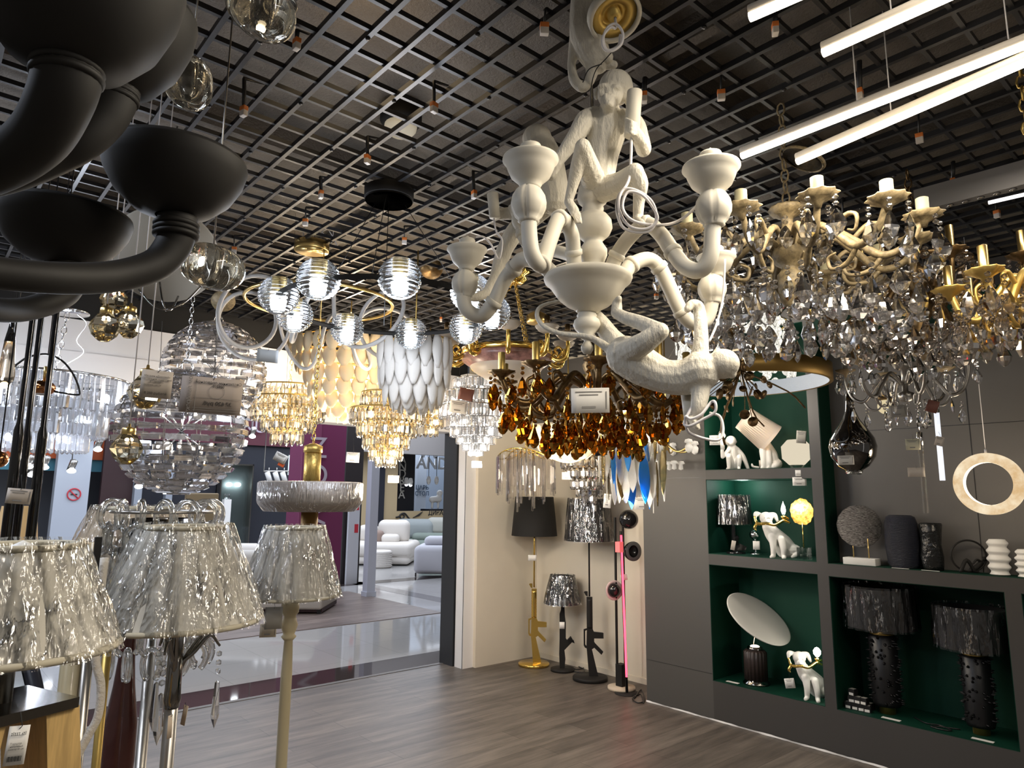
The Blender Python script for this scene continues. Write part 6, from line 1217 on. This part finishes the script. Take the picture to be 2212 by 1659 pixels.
# ------------------------------------------------------------------ price cards
M['ink_soft'] = mat('ink_soft', (.25, .24, .23), .7)
def card(x, y, w, h, d, label, up_px=30, tilt=0, m=None, marks=True, turn=0, name='price_tag', string=True):
    c = P(x, y, d); k = mpp(c); z = -(c-CAM); z.z *= .3; z.normalize(); z = (rotz(turn) @ z); base = frame_at((0, 0, 0), z) @ Matrix.Rotation(tilt, 4, 'Z')
    W, H = w*k, h*k; b = MB().grid(6, 1, lambda u, v: base @ Vector(((u-.5)*W, (v-.5)*H, .0012*math.sin(u*3)*W/.08)))
    o = b.build(name, m or M['paper'], None, False, c); s_ = o.modifiers.new('t', 'SOLIDIFY'); s_.thickness = .0008; tag(o, label, 'price tag')
    if string and up_px > 900: MB().tube([base @ Vector((0, H*.42, .001)), Vector((0, 0, ZC-c.z))], .0006, 4).build('string', M['ink'], o)
    elif string: MB().tube([base @ Vector((0, H*.42, .001)), base @ Vector((.003, H*.5, .003)), base @ Vector((0, 0, 0))+Vector((0, 0, H*.5+up_px*k))], .0007, 4).build('string', M['ink'], o)
    if marks and min(w, h) > 13:
        q = MB()
        for i, (yy, ln) in enumerate(((.34, .7), (.22, .5), (-.28, .36))): q.cbox((0, 0, 0), (W*ln, H*.045 if i < 2 else H*.09, .0004), base @ Matrix.Translation((-.04*W, yy*H, .0012+.0012*W/.08)))
        q.cbox((0, 0, 0), (W*.03, H*.7, .0004), base @ Matrix.Translation((.42*W, 0, .0012+.0012*W/.08))); q.build('print', M['ink_soft'], o)
    return o, base, W, H
def dX(x, y, v): p_ = atX(x, y, v); return math.hypot(p_.x, p_.y)
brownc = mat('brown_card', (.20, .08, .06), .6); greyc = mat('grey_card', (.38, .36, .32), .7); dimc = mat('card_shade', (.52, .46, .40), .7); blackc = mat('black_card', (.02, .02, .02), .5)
def words(o, base, W, H, rows, m, flip=False):
    for body, sx, px, py in rows:
        X = base @ Matrix.Translation((px*W, py*H, .0032)); X = X @ Matrix.Diagonal((-1 if flip else 1, 1, 1, 1)); text(body, sx*H, m, o, X, 'lettering', .0002)
o, b, W, H = card(457, 855, 122, 78, 1.55, 'large price card seen from its back, mirrored print 37 620, before the crystal globe', 95, -.02, mat('card_backlit', (.40, .34, .30), .75), False)
words(o, b, W, H, [('Светильник подвесной', .105, .1, .36), ('008210', .1, .1, .26), ('37 620 руб.', .15, .1, -.22)], M['ink'], True)
X = b @ Matrix.Translation((-.36*W, 0, .0032)) @ Matrix.Rotation(PI/2, 4, 'Z') @ Matrix.Diagonal((-1, 1, 1, 1)); text('Дом ламбрекен', .16*H, M['ink_soft'], o, X, 'lettering', .0002)
q = MB()
for yy in (-.07, -.36, -.42): q.cbox((0, 0, 0), (W*.78, H*.008, .0003), b @ Matrix.Translation((.1*W, yy*H, .003)))
q.cbox((0, 0, 0), (H*.01, H*.9, .0003), b @ Matrix.Translation((-.26*W, 0, .003))); q.tube([b @ Vector((.08*W+.2*H*math.cos(t), .12*H+.2*H*math.sin(t), .003)) for t in [2*PI*i/24 for i in range(24)]], .0003, 4, closed=True); q.build('print_lines', M['ink_soft'], o)
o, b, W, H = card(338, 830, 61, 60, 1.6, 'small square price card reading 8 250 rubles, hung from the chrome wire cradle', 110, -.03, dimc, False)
words(o, b, W, H, [('Магазин «Домовой»', .085, 0, .28), ('Светильник подвесной', .085, 0, .17), ('ST.*8MM0C', .09, 0, .07), ('размеры: 120 см', .07, -.12, -.04), ('8 250 рублей', .12, 0, -.34)], M['ink'])
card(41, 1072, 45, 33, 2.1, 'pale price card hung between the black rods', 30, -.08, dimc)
card(578, 769, 44, 28, 3.2, 'blank grey-white card in front of the bulkhead by the light loops', 20, -.03, mat('blue_card', (.55, .58, .6), .7), False)
card(842, 826, 45, 29, 4.3, 'blank card hanging over the warm tier chandelier', 25, .02, mat('blue_card2', (.6, .62, .62), .7), False)
card(990, 879, 38, 27, 4.7, 'white price card at the white cone chandelier', 999, -.12)
card(1007, 852, 32, 26, 4.6, 'brown folded card above the white cone chandelier', 999, -.2, brownc, False)
card(1275, 865, 82, 54, 2.55, 'large white price card below the finial of the monkey chandelier', 112, .01)
o, b, W, H = card(606, 989, 27, 20, 3.6, 'tilted cream card with an orange corner near the gold column', 999, -.45, None, True); MB().cbox((0, 0, 0), (W*.5, H*.4, .001), b @ Matrix.Translation((W*.3, -H*.6, -.002))).build('orange_slip', mat('orange_slip', (.75, .13, .03), .6), o)
card(762, 988, 28, 22, 4.8, 'cream price card against the purple wall', 30, -.04)
card(850, 1035, 24, 16, 4.8, 'blank cream card under the tip of the warm tier chandelier', 25, 0, None, False)
card(901, 926, 32, 22, 5.0, 'grey blank card beside the feather lamp tip', 999, 0, greyc, False); card(884, 912, 20, 14, 5.1, 'small cream card behind the grey blank one', 999, 0)
card(1030, 1003, 22, 14, 5.55, 'white price card under the tip of the cone chandelier', 22, 0)
card(1225, 1028, 23, 16, 6.3, 'cream price card left of the small cascade', 22, 0); card(1297, 968, 26, 32, 4.5, 'black tag with silver print under the amber drops', 999, .1, blackc, False)
card(1312, 1082, 16, 30, 6.0, 'narrow translucent tag beside the wrapped tall black shade', 999, -.1); card(1284, 1098, 8, 12, 6.55, 'tiny white sticker on the wrapped tall black shade', 0, 0, None, False, string=False)
card(1388, 1087, 36, 26, dX(1388, 1087, 4.806), 'white price card at the edge of the grey panel', 8, .02)
card(1397, 1016, 14, 16, 5.9, 'small pale card under the blue glass leaves', 20, 0)
card(1547, 951, 28, 21, 5.75, 'white price card under the raised bulb of the seated monkey', 0, 0, string=False); card(1653, 1002, 25, 16, 5.62, 'price card on a thread at the chest of the sitting animal', 45, 0, dimc); card(1731, 944, 20, 27, dX(1731, 944, 4.84), 'grey price card leaning on the lit paper lamp', 6, -.1, greyc)
card(1727, 1040, 28, 18, dX(1727, 1040, 4.806), 'white price card pinned on the upper shelf edge', 0, 0, string=False); card(1725, 1022, 13, 13, dX(1725, 1022, 4.806), 'small square card above the one on the upper shelf edge', 0, 0, string=False)
card(1827, 994, 32, 20, 4.195, 'white price card on the smoked onion pendant', 0, .02, string=False)
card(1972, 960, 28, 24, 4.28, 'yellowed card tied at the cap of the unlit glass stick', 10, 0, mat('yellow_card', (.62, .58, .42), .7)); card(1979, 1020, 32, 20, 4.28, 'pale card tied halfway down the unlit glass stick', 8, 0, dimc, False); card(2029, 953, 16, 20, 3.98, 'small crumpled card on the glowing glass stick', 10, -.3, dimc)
card(1940, 888, 34, 26, 3.9, 'pale translucent card hanging under the silver chandelier', 20, .03, greyc); card(2014, 878, 22, 26, 3.85, 'brown card hanging among the drops of the silver chandelier', 20, -.35, brownc, False)
card(1150, 1205, 18, 12, 7.05, 'white card on the pole of the gold rifle lamp', 0, 0, string=False); card(1214, 1351, 11, 14, 6.85, 'white sticker on the short black rifle lamp', 0, 0, None, True, string=False)
card(1348, 1247, 14, 12, 6.35, 'small white card on the rod of the dome lamp', 0, .2, None, False, string=False)
card(1706, 1476, 20, 20, 5.0, 'white tag hanging beside the dog in the bottom niche', 14, .15); card(1584, 1178, 9, 20, 5.72, 'pale tag hanging from the pistol lamp', 16, -.2, dimc, False); card(1634, 1178, 14, 18, 5.62, 'white tag under the chrome ball lamp', 6, 0, None, False)
card(591, 1335, 36, 46, 2.95, 'pale blank card on the stem of the ivory turned lamp', 8, .0, greyc, False); card(579, 1362, 34, 28, 3.0, 'cream card behind the blank one on the ivory lamp', 8, -.02, mat('cream_card', (.6, .52, .4), .7))
card(367, 1570, 16, 46, 2.0, 'beige card on the pole of the branch lamp, narrow side on', 6, -.1, mat('beige_card', (.56, .46, .36), .7), False, 1.0); card(398, 1545, 14, 40, 2.02, 'second beige card on the pole of the branch lamp', 6, -.1, bpy.data.materials['beige_card'], False, -.9)
o, b, W, H = card(36, 1610, 38, 78, 1.42, 'tall white tag with barcode on the wooden wedge base', 30, -.06, None, False); words(o, b, W, H, [('ɪlɪɪɪ.ıɪl', .14, 0, .3), ('Торшер', .07, -.05, .05), ('напольный', .055, 0, -.02), ('размер 45 см', .055, 0, -.09)], M['ink'])
q = MB()
for i in range(14): q.cbox((0, 0, 0), (W*.7/14*(.35+.3*(i % 3)), H*.13, .0003), b @ Matrix.Translation((W*(-.35+.7*i/14), -H*.33, .003)))
q.build('barcode', M['ink'], o)
card(131, 1562, 17, 58, 1.88, 'narrow white tag with barcode on the taped post', 10, -.08)

# ------------------------------------------------------------------ mall beyond the entrance
class Place:
    """frame standing on the floor at a pixel: x right, y away, z up, in metres per pixel k"""
    def __init__(s, x, y, name, label, cat, d=None):
        s.o = atZ(x, y, 0) if d is None else P(x, y, d)
        if d is not None: s.o.z = 0
        s.k = mpp(s.o); s.x0 = x; s.y0 = y
        s.R = Matrix(((rvx.x, fvx.x, 0, 0), (rvx.y, fvx.y, 0, 0), (0, 0, 1, 0), (0, 0, 0, 1))); s.t = thing(name, label, cat, s.o) if name else None
    def box(s, part, x0, x1, z0, z1, y0, y1, m, r=.06, parent=None):
        """x in pixels from the base column, z in pixels above the base row, y in metres away"""
        lo, hi = ((x0-s.x0)*s.k, y0, z0*s.k), ((x1-s.x0)*s.k, y1, z1*s.k); b = MB()
        if r: b.rbox(lo, hi, r, s.R)
        else: b.box(lo, hi, s.R)
        return b.build(part, m, parent or s.t)
sofaw = mat('white_sofa', (.66, .62, .57), .85, bump=.2, bscale=50); sage = mat('sage_sofa', (.20, .24, .21), .85); sofag = mat('grey_sofa', (.50, .50, .54), .85); taupe = mat('taupe', (.26, .19, .16), .85); beige = mat('beige_wall', (.47, .36, .21), .7); navy = mat('navy_wall', (.022, .024, .033), .4); purple = mat('purple_wall', (.15, .022, .075), .5); maroon = mat('maroon', (.09, .018, .03), .5); orange = mat('orange_sign', (.48, .09, .02), .5); teal = mat('teal_band', (.05, .19, .26), .5); darkbrown = mat('dark_brown_wall', (.035, .014, .016), .5); paleblue = mat('pale_blue', (.42, .50, .62), .5)
s = Place(822, 1218, 'sofa', 'white corner sofa with plump back cushions beside the white post', 'sofa'); s.box('seat', 744, 893, 18, 46, -.5, 1.2, sofaw, .12); s.box('plinth', 744, 890, 2, 20, -.45, 1.2, sofaw, .1); s.box('backrest', 806, 876, 42, 92, .35, .75, sofaw, .15); s.box('backrest', 758, 806, 42, 80, .5, .85, sofaw, .15); s.box('armrest', 856, 893, 10, 44, -.45, 1.1, sofaw, .15); s.box('lumbar_cushion', 818, 858, 42, 62, .1, .4, sofaw, .1); s.box('throw_pillow', 790, 822, 42, 70, .12, .4, taupe, .1)
s = Place(834, 1219, None, '', ''); t = thing('pouf', 'ribbed round white pouf in front of the corner sofa', 'pouf', s.o-fvx*.75); k = s.k*.96; MB().lathe([(0, 0), (22*k, 0)]+[((24+1.3*(1 if i % 2 else -1))*k, (2+i*2.0)*k) for i in range(16)]+[(20*k, 36*k), (0, 37*k)], 40).build('body', sofaw, t)
s = Place(925, 1246, 'sofa', 'pale grey sofa end with a bolster, cut by the dark jamb', 'sofa'); s.box('side', 893, 985, 6, 66, -.1, .9, sofag, .12); s.box('bolster', 912, 985, 64, 84, .1, .6, sofag, .1); s.box('leg', 896, 899, 0, 8, .0, .04, M['black'], 0)
s = Place(905, 1196, 'sofa', 'sage green sofa with folded back cushions behind the white ones', 'sofa'); s.box('seat', 868, 985, 6, 30, -.3, 1.0, sage, .15); s.box('backrest', 842, 932, 28, 72, .4, 1.0, mat('sage_grey', (.30, .33, .33), .85), .2); s.box('armrest', 890, 985, 28, 44, -.2, .3, sage, .12)
s = Place(940, 1180, 'sofa', 'light sage sofa with a broad cushion under the beige wall', 'sofa', 20.6); s.box('backrest', 915, 990, 40, 76, .5, .9, mat('pale_sage', (.42, .42, .38), .85), .15); s.box('seat', 915, 990, 10, 42, -.2, .6, bpy.data.materials['pale_sage'], .15)
pp = atZ(796, 1288, 0); struct('pillar_white', MB().cbox((pp.x, pp.y, 2.3), (.15, .15, 4.6)).cbox((pp.x, pp.y, .04), (.18, .18, .08)), mat('white_lacquer', (.52, .54, .62), .35))
def wallY(name, x0, x1, yv, z0, z1, m, th=.12, at=None):
    a, b = atY(x0, at or 1073, yv).x, atY(x1, at or 1073, yv).x; struct(name, MB().box((min(a, b), yv, z0), (max(a, b), yv+th, z1)), m); return min(a, b), max(a, b)
a, b = wallY('wall_purple', 648, 742, 10.95, 0, 3.6, purple, .5)
struct('trim_6', MB().box((a, 10.9, 0), (b+.02, 11.5, .09)), darkbrown)
pa, pb = atY(648, 1073, 10.93).x, atY(688, 1073, 10.93).x; struct('wall_purple_pane', MB().box((pa, 10.93, .5), (pb, 10.95, 3.5)), mat('plum_pane', (.2, .05, .11), .3))
ltr = mat('pale_letter', (.42, .36, .42), .5); t = thing('shop_sign', 'pale upright letters Z, O and V on the purple wall', 'sign', (pa+.25, 10.92, 1.6))
for ch, y in (('Z', 968), ('O', 1028), ('V', 1115)): z = atY(668, y, 10.92).z-1.6; text(ch, .50, ltr, t, frame_at((.02, 0, z), (0, -1, 0)) @ (Matrix.Rotation(-PI/2, 4, 'Z') if ch == 'V' else Matrix.Identity(4)), 'letter', .006)
wallY('wall_mall_dark', 744, 782, 12.2, 0, 3.8, mat('charcoal_brown', (.03, .025, .026), .5), .3)
a, b = atY(752, 1100, 12.15).x, atY(775, 1100, 12.15).x; z0, z1 = atY(760, 1168, 12.15).z, atY(760, 1088, 12.15).z; t = thing('display_stand', 'white display stand with red stickers behind the purple wall', 'stand', (a, 12.1, 0)); MB().box((0, 0, .0), (b-a, .06, z1)).build('panel', paleblue if False else mat('white_panel', (.62, .64, .68), .4), t)
for zz in (z0+.15, z1-.12): MB().box(((b-a)*.55, -.004, zz), ((b-a)*.9, 0, zz+.16)).build('sticker', mat('red_sticker', (.6, .04, .06), .5) if 'red_sticker' not in bpy.data.materials else bpy.data.materials['red_sticker'], t)
yv = 18.6; a, b = wallY('wall_beige', 772, 858, yv, 0, 3.1, beige, .2); c_, d_ = atY(858, 1073, yv).x, atY(1010, 1073, yv).x
zs0, zs1 = atY(905, 1104, yv).z, atY(905, 968, yv).z
struct('wall_beige_lower', MB().box((c_, yv, 0), (d_, yv+.2, zs0)), beige); struct('wall_beige_header', MB().box((a, yv-.3, zs1), (d_, yv+.2, 5)), mat('brown_header', (.23, .15, .12), .5))
struct('pillar_black', MB().box((atY(813, 1073, yv).x, yv-.12, 0), (atY(826, 1073, yv).x, yv, 3.1)), navy)
t = thing('shop_sign', 'black Russian words about sofas on the beige wall beside the jamb', 'sign', (atY(925, 1108, yv-.01).x, yv-.01, atY(925, 1108, yv).z)); text('ДИВАНЫ С ИМЕНЕМ', .20, M['ink'], t, frame_at((0, 0, 0), (0, -1, 0)), 'lettering', .003, 'LEFT', .003)
x0 = atY(855, 1115, yv-.02).x; z0 = atY(870, 1117, yv).z; t = thing('wall_motif', 'black twisted swirl motif with a stripe fan on the beige wall', 'wall decoration', (x0, yv-.03, z0)); k = .0125
MB().tube([(0, 0, 0), (.1, 0, .02), (.22, 0, .1), (.30, 0, .02), (.20, 0, -.05), (.14, 0, .06), (.3, 0, .12), (.45, 0, -.02), (.5, 0, -.06)], .022, 6, curve=5).build('swirl', M['ink'], t)
for i in range(6): MB().tube([(.62+.045*i, 0, -.02+.012*i), (.72+.05*i, 0, .02+.03*i)], .012, 5).build('stripe', M['ink'], t)
# shop seen through the opening in the beige wall
yb = 24
wallY('wall_shop', 840, 1010, yb, 0, 4.5, mat('shop_wall', (.26, .31, .38), .6)); struct('wall_shop_dark', MB().box((atY(862, 1000, 20.5).x, 20.5, 0), (atY(897, 1000, 20.5).x, 20.7, 4)), navy)
t = thing('shop_sign', 'white letters ANDREA running down the black panel', 'sign', (atY(869, 1030, 20.45).x, 20.45, 1.9))
for i, ch in enumerate('ANDREA'): text(ch, .40, M['white'], t, frame_at((0, 0, atY(869, 994+15*i, 20.45).z-1.9), (0, -1, 0)), 'letter', .01)
t = thing('shop_sign', 'large pale letters A and AND hanging in the far shop', 'sign', (atY(932, 985, 21).x, 21, atY(932, 985, 21).z)); text('A', 1.0, mat('sign_grey', (.62, .65, .68), .5), t, frame_at((-.1, 0, .25), (0, -1, 0)), 'letter', .02, bold=.02); MB().tube([(-.1, 0, .6), (-.1, 0, 4.61-t.location.z)], .015, 6).build('stem', M['steel'], t); text('AND', .62, bpy.data.materials['sign_grey'], t, frame_at((.05, 0, -.28), (0, -1, 0)), 'letters', .02, bold=.01)
struct('pillar_shop', MB().box((atY(902, 1000, 22).x, 22, 0), (atY(922, 1000, 22).x, 22.3, 4.2)), mat('pillar_pale', (.52, .58, .66), .5))
t = thing('shop_sign', 'grey Russian words on the pale far pillar', 'sign', (atY(912, 1060, 21.98).x, 21.98, atY(912, 1060, 21.98).z)); text('ЦАРЬ\nСТОЛ', .22, mat('sign_slate', (.10, .14, .20), .5), t, frame_at((0, 0, 0), (0, -1, 0)), 'lettering', .003, bold=.006)
for x, y in ((878, 1040), (887, 1041), (926, 1037), (943, 1037)):
    p = atY(x, y, 19.6); t = thing('spotlight', 'small white spot can among the lamps in the far shop', 'spotlight', p, 0, 'spot cans in the far shop'); MB().lathe([(.06, -.1), (.08, .0), (.05, .12), (0, .13)], 14).build('can', M['white'], t); MB().ball((0, 0, -.1), .055, 10, 6).build('lens', M['bulb_cool'] if x < 900 else M['paper'], t); MB().tube([(0, 0, .12), (0, 0, 4.62-p.z)], .01, 5).build('stem', M['ink'], t)
p = atY(940, 1098, 20); t = thing('figurine', 'small white animal figure on a dark stand in the far shop', 'figurine', p); b = MB(); b.limb([(-.14, 0, .30), (.14, 0, .32)], [.11, .12], 10).limb([(-.12, 0, .28), (-.13, 0, .02)], [.05, .04], 8).limb([(.12, 0, .28), (.12, 0, .02)], [.05, .04], 8).limb([(.14, 0, .36), (.16, 0, .5)], [.09, .08], 8).ball((.16, -.02, .52), .11, 10, 8); baked(b, 'body', M['white'], t, .02, 3, False); MB().box((-.4, -.2, -.5), (.4, .3, -.02)).build('stand', navy, t)
# showroom behind the lamps
s = Place(690, 1330, 'sofa', 'long beige sofa with dark slender legs, behind the floor lamps', 'sofa'); s.box('seat', 250, 692, 10, 56, .05, 1.0, mat('beige_sofa', (.50, .47, .43), .85), .05); s.box('backrest', 250, 640, 40, 125, .85, 1.1, bpy.data.materials['beige_sofa'], .1); s.box('leg', 680, 688, 0, 12, .1, .16, M['black'], 0); s.box('leg', 470, 478, 0, 12, .1, .16, M['black'], 0); s.box('underside', 252, 690, 4, 12, .12, .95, darkbrown, 0); s.box('cushion', 575, 690, 48, 64, .1, .8, mat('mauve_cushion', (.30, .17, .15), .85), .05); s.box('cushion', 205, 235, 50, 100, .3, .5, mat('navy_cushion', (.03, .07, .09), .85), .08)
s = Place(470, 1190, 'bed', 'white bed with stacked pillows in the showroom beyond the purple wall', 'bed', 17); s.box('mattress', 372, 552, 0, 24, -.4, .6, sofaw, .12); s.box('pillow', 375, 420, 24, 66, .3, .6, sofaw, .12); s.box('pillow', 420, 480, 24, 62, .3, .6, sofaw, .12); s.box('pillow', 430, 465, 56, 76, .4, .6, sofaw, .1); s.box('pillow', 492, 550, 20, 54, .2, .5, sofaw, .12)
s = Place(600, 1180, 'sofa', 'white sofa with a tan pillow seen over the ivory lamp', 'sofa', 16); s.box('backrest', 588, 640, 20, 72, .2, .6, sofaw, .15); s.box('seat', 560, 640, 0, 30, -.5, .4, sofaw, .12); s.box('pillow', 566, 592, 30, 62, .0, .3, mat('tan_pillow', (.46, .32, .20), .85), .1)
s = Place(120, 1175, 'bed', 'white bed with a slatted wooden cot in front, far behind the black rods', 'bed', 12.5); s.box('mattress', -60, 215, 40, 70, .5, 2, sofaw, .1); s.box('headboard', 30, 110, 60, 90, 1.8, 2, sofaw, .08); s.box('pillow', 165, 205, 68, 92, 1.2, 1.5, paleblue, .08); s.box('pillow', 100, 145, 66, 88, 1.2, 1.5, sofaw, .08)
s = Place(150, 1180, 'cot', 'slatted pale wooden cot end with a tan panel', 'cot', 11.8)
for i in range(8): s.box('slat', 102+6*i, 104+6*i, 44, 76, .0, .03, mat('pale_wood', (.40, .31, .22), .6) if 'pale_wood' not in bpy.data.materials else bpy.data.materials['pale_wood'], 0)
s.box('rail', 100, 205, 76, 79, 0, .04, bpy.data.materials['pale_wood'], 0); s.box('panel', 146, 190, 44, 76, 0, .03, mat('tan_panel', (.33, .2, .12), .6), 0)
s = Place(120, 1200, 'sofa', 'brown leather sofa back under a grey ledge, behind the corner lamp', 'sofa', 10.6); s.box('backrest', 72, 150, 30, 68, 0, .25, taupe, .08); s.box('backrest', 152, 215, 30, 68, 0, .25, taupe, .08); s.box('backrest', -20, 70, 30, 66, 0, .25, taupe, .08); s.box('seat', -20, 215, 0, 34, -.6, .1, taupe, .08)
s = Place(100, 1200, 'partition', 'low grey partition ledge behind the brown sofa', 'partition', 11.2); s.box('ledge', -120, 205, 0, 76, .3, .5, mat('ledge_grey', (.33, .31, .33), .6), .02)
yw = 17.5
for nm, x0, x1, ya, yb_, m, off in (('wall_maroon_header', 150, 700, 955, 900, maroon, 0), ('wall_orange_band', -60, 226, 989, 944, orange, .1), ('wall_teal_band', -60, 226, 1016, 988, teal, .2), ('wall_maroon_left', -60, 226, 945, 890, maroon, .15), ('wall_brown', 224, 292, 1110, 940, darkbrown, -.3), ('wall_navy', 290, 650, 1110, 948, navy, .1), ('wall_back_left', -80, 226, 1110, 1010, mat('dim_interior', (.08, .085, .1), .5), 1.5)):
    yy = yw+off; xa, xb = atY(x0, 1000, yy).x, atY(x1, 1000, yy).x; zz0, zz1 = atY((x0+x1)/2, ya, yy).z, atY((x0+x1)/2, yb_, yy).z
    if nm in ('wall_brown', 'wall_navy', 'wall_back_left'): zz0 = 0
    struct(nm, MB().box((xa, yy, zz0), (xb, yy+.15, zz1)), m)
struct('wall_mall_top', MB().box((-8, 17.9, 2.9), (16, 18.1, 4.6)), mat('mall_top', (.30, .28, .27), .6))
struct('wall_mall_far', MB().box((-9, 25.5, 0), (24, 25.7, 4.6)), mat('mall_far', (.2, .2, .22), .6))
xa, xb = atY(120, 1040, 17.2).x, atY(194, 1040, 17.2).x; struct('pillar_grey', MB().box((xa, 17.2, 0), (xb, 17.5, 3.3)), mat('pillar_grey', (.45, .49, .56), .5))
p = atY(160, 1068, 17.18); t = thing('no_smoking_sign', 'small round no smoking sign on the pale grey pillar', 'sign', p); MB().tube([(.12*math.cos(q), 0, .12*math.sin(q)) for q in [2*PI*i/24 for i in range(24)]], .014, 5, closed=True).tube([(-.085, 0, .085), (.085, 0, -.085)], .012, 5).build('ring', bpy.data.materials['red_sticker'], t); MB().cbox((0, .005, 0), (.12, .01, .025)).build('cigarette', M['ink'], t)
xa = atY(185, 962, 17.55).x; t = thing('shop_sign', 'pale letters at the end of the orange band', 'sign', (xa, 17.55, atY(190, 962, 17.55).z)); text('кий', .25, M['white'], t, frame_at((.1, 0, 0), (0, -1, 0)), 'lettering', .005)
xa = atY(548, 922, 17.4).x; t = thing('shop_sign', 'thin white looping letters on the maroon header', 'sign', (xa, 17.4, atY(548, 922, 17.4).z)); text('NU', .45, ltr, t, frame_at((0, 0, 0), (0, -1, 0)), 'lettering', .005)
xa, xb = atY(476, 1050, 17.3).x, atY(546, 1050, 17.3).x; z0, z1 = atY(510, 1092, 17.3).z, atY(510, 1002, 17.3).z; t = thing('glass_cabinet', 'tall glass cabinet glowing pale green with lights inside', 'cabinet', (xa, 17.3, 0)); MB().box((0, .25, .3), (xb-xa, .3, z1)).build('back', mat('cabinet_back', (.30, .38, .37), .4), t); MB().box((0, .0, .3), (.03, .3, z1)).box((xb-xa-.03, 0, .3), (xb-xa, .3, z1)).box((0, 0, z1-.03), (xb-xa, .3, z1)).build('frame', M['steel'], t); MB().box((0, 0, .3), (xb-xa, .008, z1)).build('glass_door', M['glass'], t)
for fx in (.35, .62): MB().ball(((xb-xa)*fx, .18, z0+(z1-z0)*.5), .05, 10, 6).build('lamp', M['bulb_cool'], t)
p = atY(640, 1005, 17.0); t = thing('exit_sign', 'lit white and green E-shaped sign beside the purple wall', 'sign', p); MB().cbox((0, .02, 0), (.4, .04, .5)).build('panel', mat('sign_white', (.6, .7, .7), .4, emit=(.8, .95, .95), es=.5), t); MB().tube([(0, .02, .24), (0, .02, 4.61-p.z)], .015, 6).build('stem', M['steel'], t); text('E', .45, mat('sign_green', (.05, .22, .1), .5), t, frame_at((0, -.01, 0), (0, -1, 0)), 'letter', .005)
xa, xb = atY(402, 1090, 14.5).x, atY(472, 1090, 14.5).x; zt = atY(430, 1065, 14.5).z; t = thing('bed_headboard', 'olive brown upholstered headboard behind the glass-link lamp', 'headboard', (xa, 14.5, 0)); MB().rbox((0, 0, 0), (xb-xa, .15, zt), .03).build('panel', mat('olive_brown', (.15, .105, .05), .6), t)
s = Place(345, 1110, 'bedding_stack', 'stack of folded white and blue bedding by the dark wall', 'bedding', 16.5); s.box('shelf', 290, 366, 0, 12, 0, .6, paleblue, .02); s.box('folded_duvet', 315, 350, 12, 24, .1, .5, mat('slate_cloth', (.15, .18, .28), .8), .06); s.box('folded_duvet', 315, 350, 24, 36, .1, .5, sofaw, .06); s.box('folded_duvet', 350, 362, 12, 40, .1, .5, paleblue, .05)
xa, xb = atY(292, 1050, 17.0).x, atY(308, 1050, 17.0).x; struct('pillar_slim', MB().box((xa, 17, 0), (xb, 17.2, 2.6)).box((atY(360, 1050, 17).x, 17, 0), (atY(374, 1050, 17).x, 17.2, 2.2)), mat('slim_grey', (.28, .31, .36), .5))
xa, xb = atY(556, 1100, 16.4).x, atY(553, 1100, 16.4).x; t = thing('bottle_tower', 'narrow white display tower with a glass top near the white bed', 'stand', (atY(545, 1100, 14.9).x, 16.4, 0)); MB().box((-.08, 0, 0), (.08, .15, atY(545, 1080, 14.9).z)).build('tower', M['white'], t); MB().lathe([(.06, 0), (.06, .12), (0, .13)], 12, (0, .08, atY(545, 1080, 14.9).z)).build('glass_top', M['glass'], t)
spots_ = [(158,942,17.2),(212,962,17.0),(62,998,16.6),(96,1000,16.6),(70,1016,17),(155,1008,16.8),(3,952,16.6),(545,935,17.1),(300,1042,16.6)]
for x, y, yy in spots_:
    p = atY(x, y, yy); t = thing('spotlight', 'lit spotlight can aimed down in the showroom beyond the entrance', 'spotlight', p, 0, 'lit spot cans in the showroom'); MB().lathe([(.07, -.08), (.07, .14), (.02, .16), (0, .17)], 14, M=Euler((.4, .2, 0)).to_matrix()).build('can', M['steel'], t); MB().ball((.0, -.02, -.09), (.085, .06, .05), 12, 8).build('lens', glow('spot_lens', (.9, .95, 1), 9) if 'spot_lens' not in bpy.data.materials else bpy.data.materials['spot_lens'], t); MB().tube([(0, .05, .15), (0, .05, 4.62-p.z)], .012, 5).build('stem', M['steel'], t)
for x in (580, 597, 613, 630):
    p = atY(x, 1030, 16.5); t = thing('spotlight', 'unlit white spot can in the slanted row of four on a rail', 'spotlight', p, 0, 'row of four white spot cans'); MB().lathe([(.06, -.16), (.06, .12), (0, .13)], 14, M=Euler((.2, -.45, 0)).to_matrix()).build('can', M['white'], t); MB().tube([(0, 0, .1), (0, 0, .22)], .012, 5).build('stem', M['steel'], t)
p, q = atY(570, 1018, 16.5), atY(640, 1018, 16.5); o = MB().tube([p, q], .02, 6).tube([(p.x, p.y, p.z), (p.x, p.y, 4.6)], .012, 5).build('spot_rail', M['steel'], None, True, p); tag(o, 'thin rail carrying the four slanted white spot cans', 'rail')
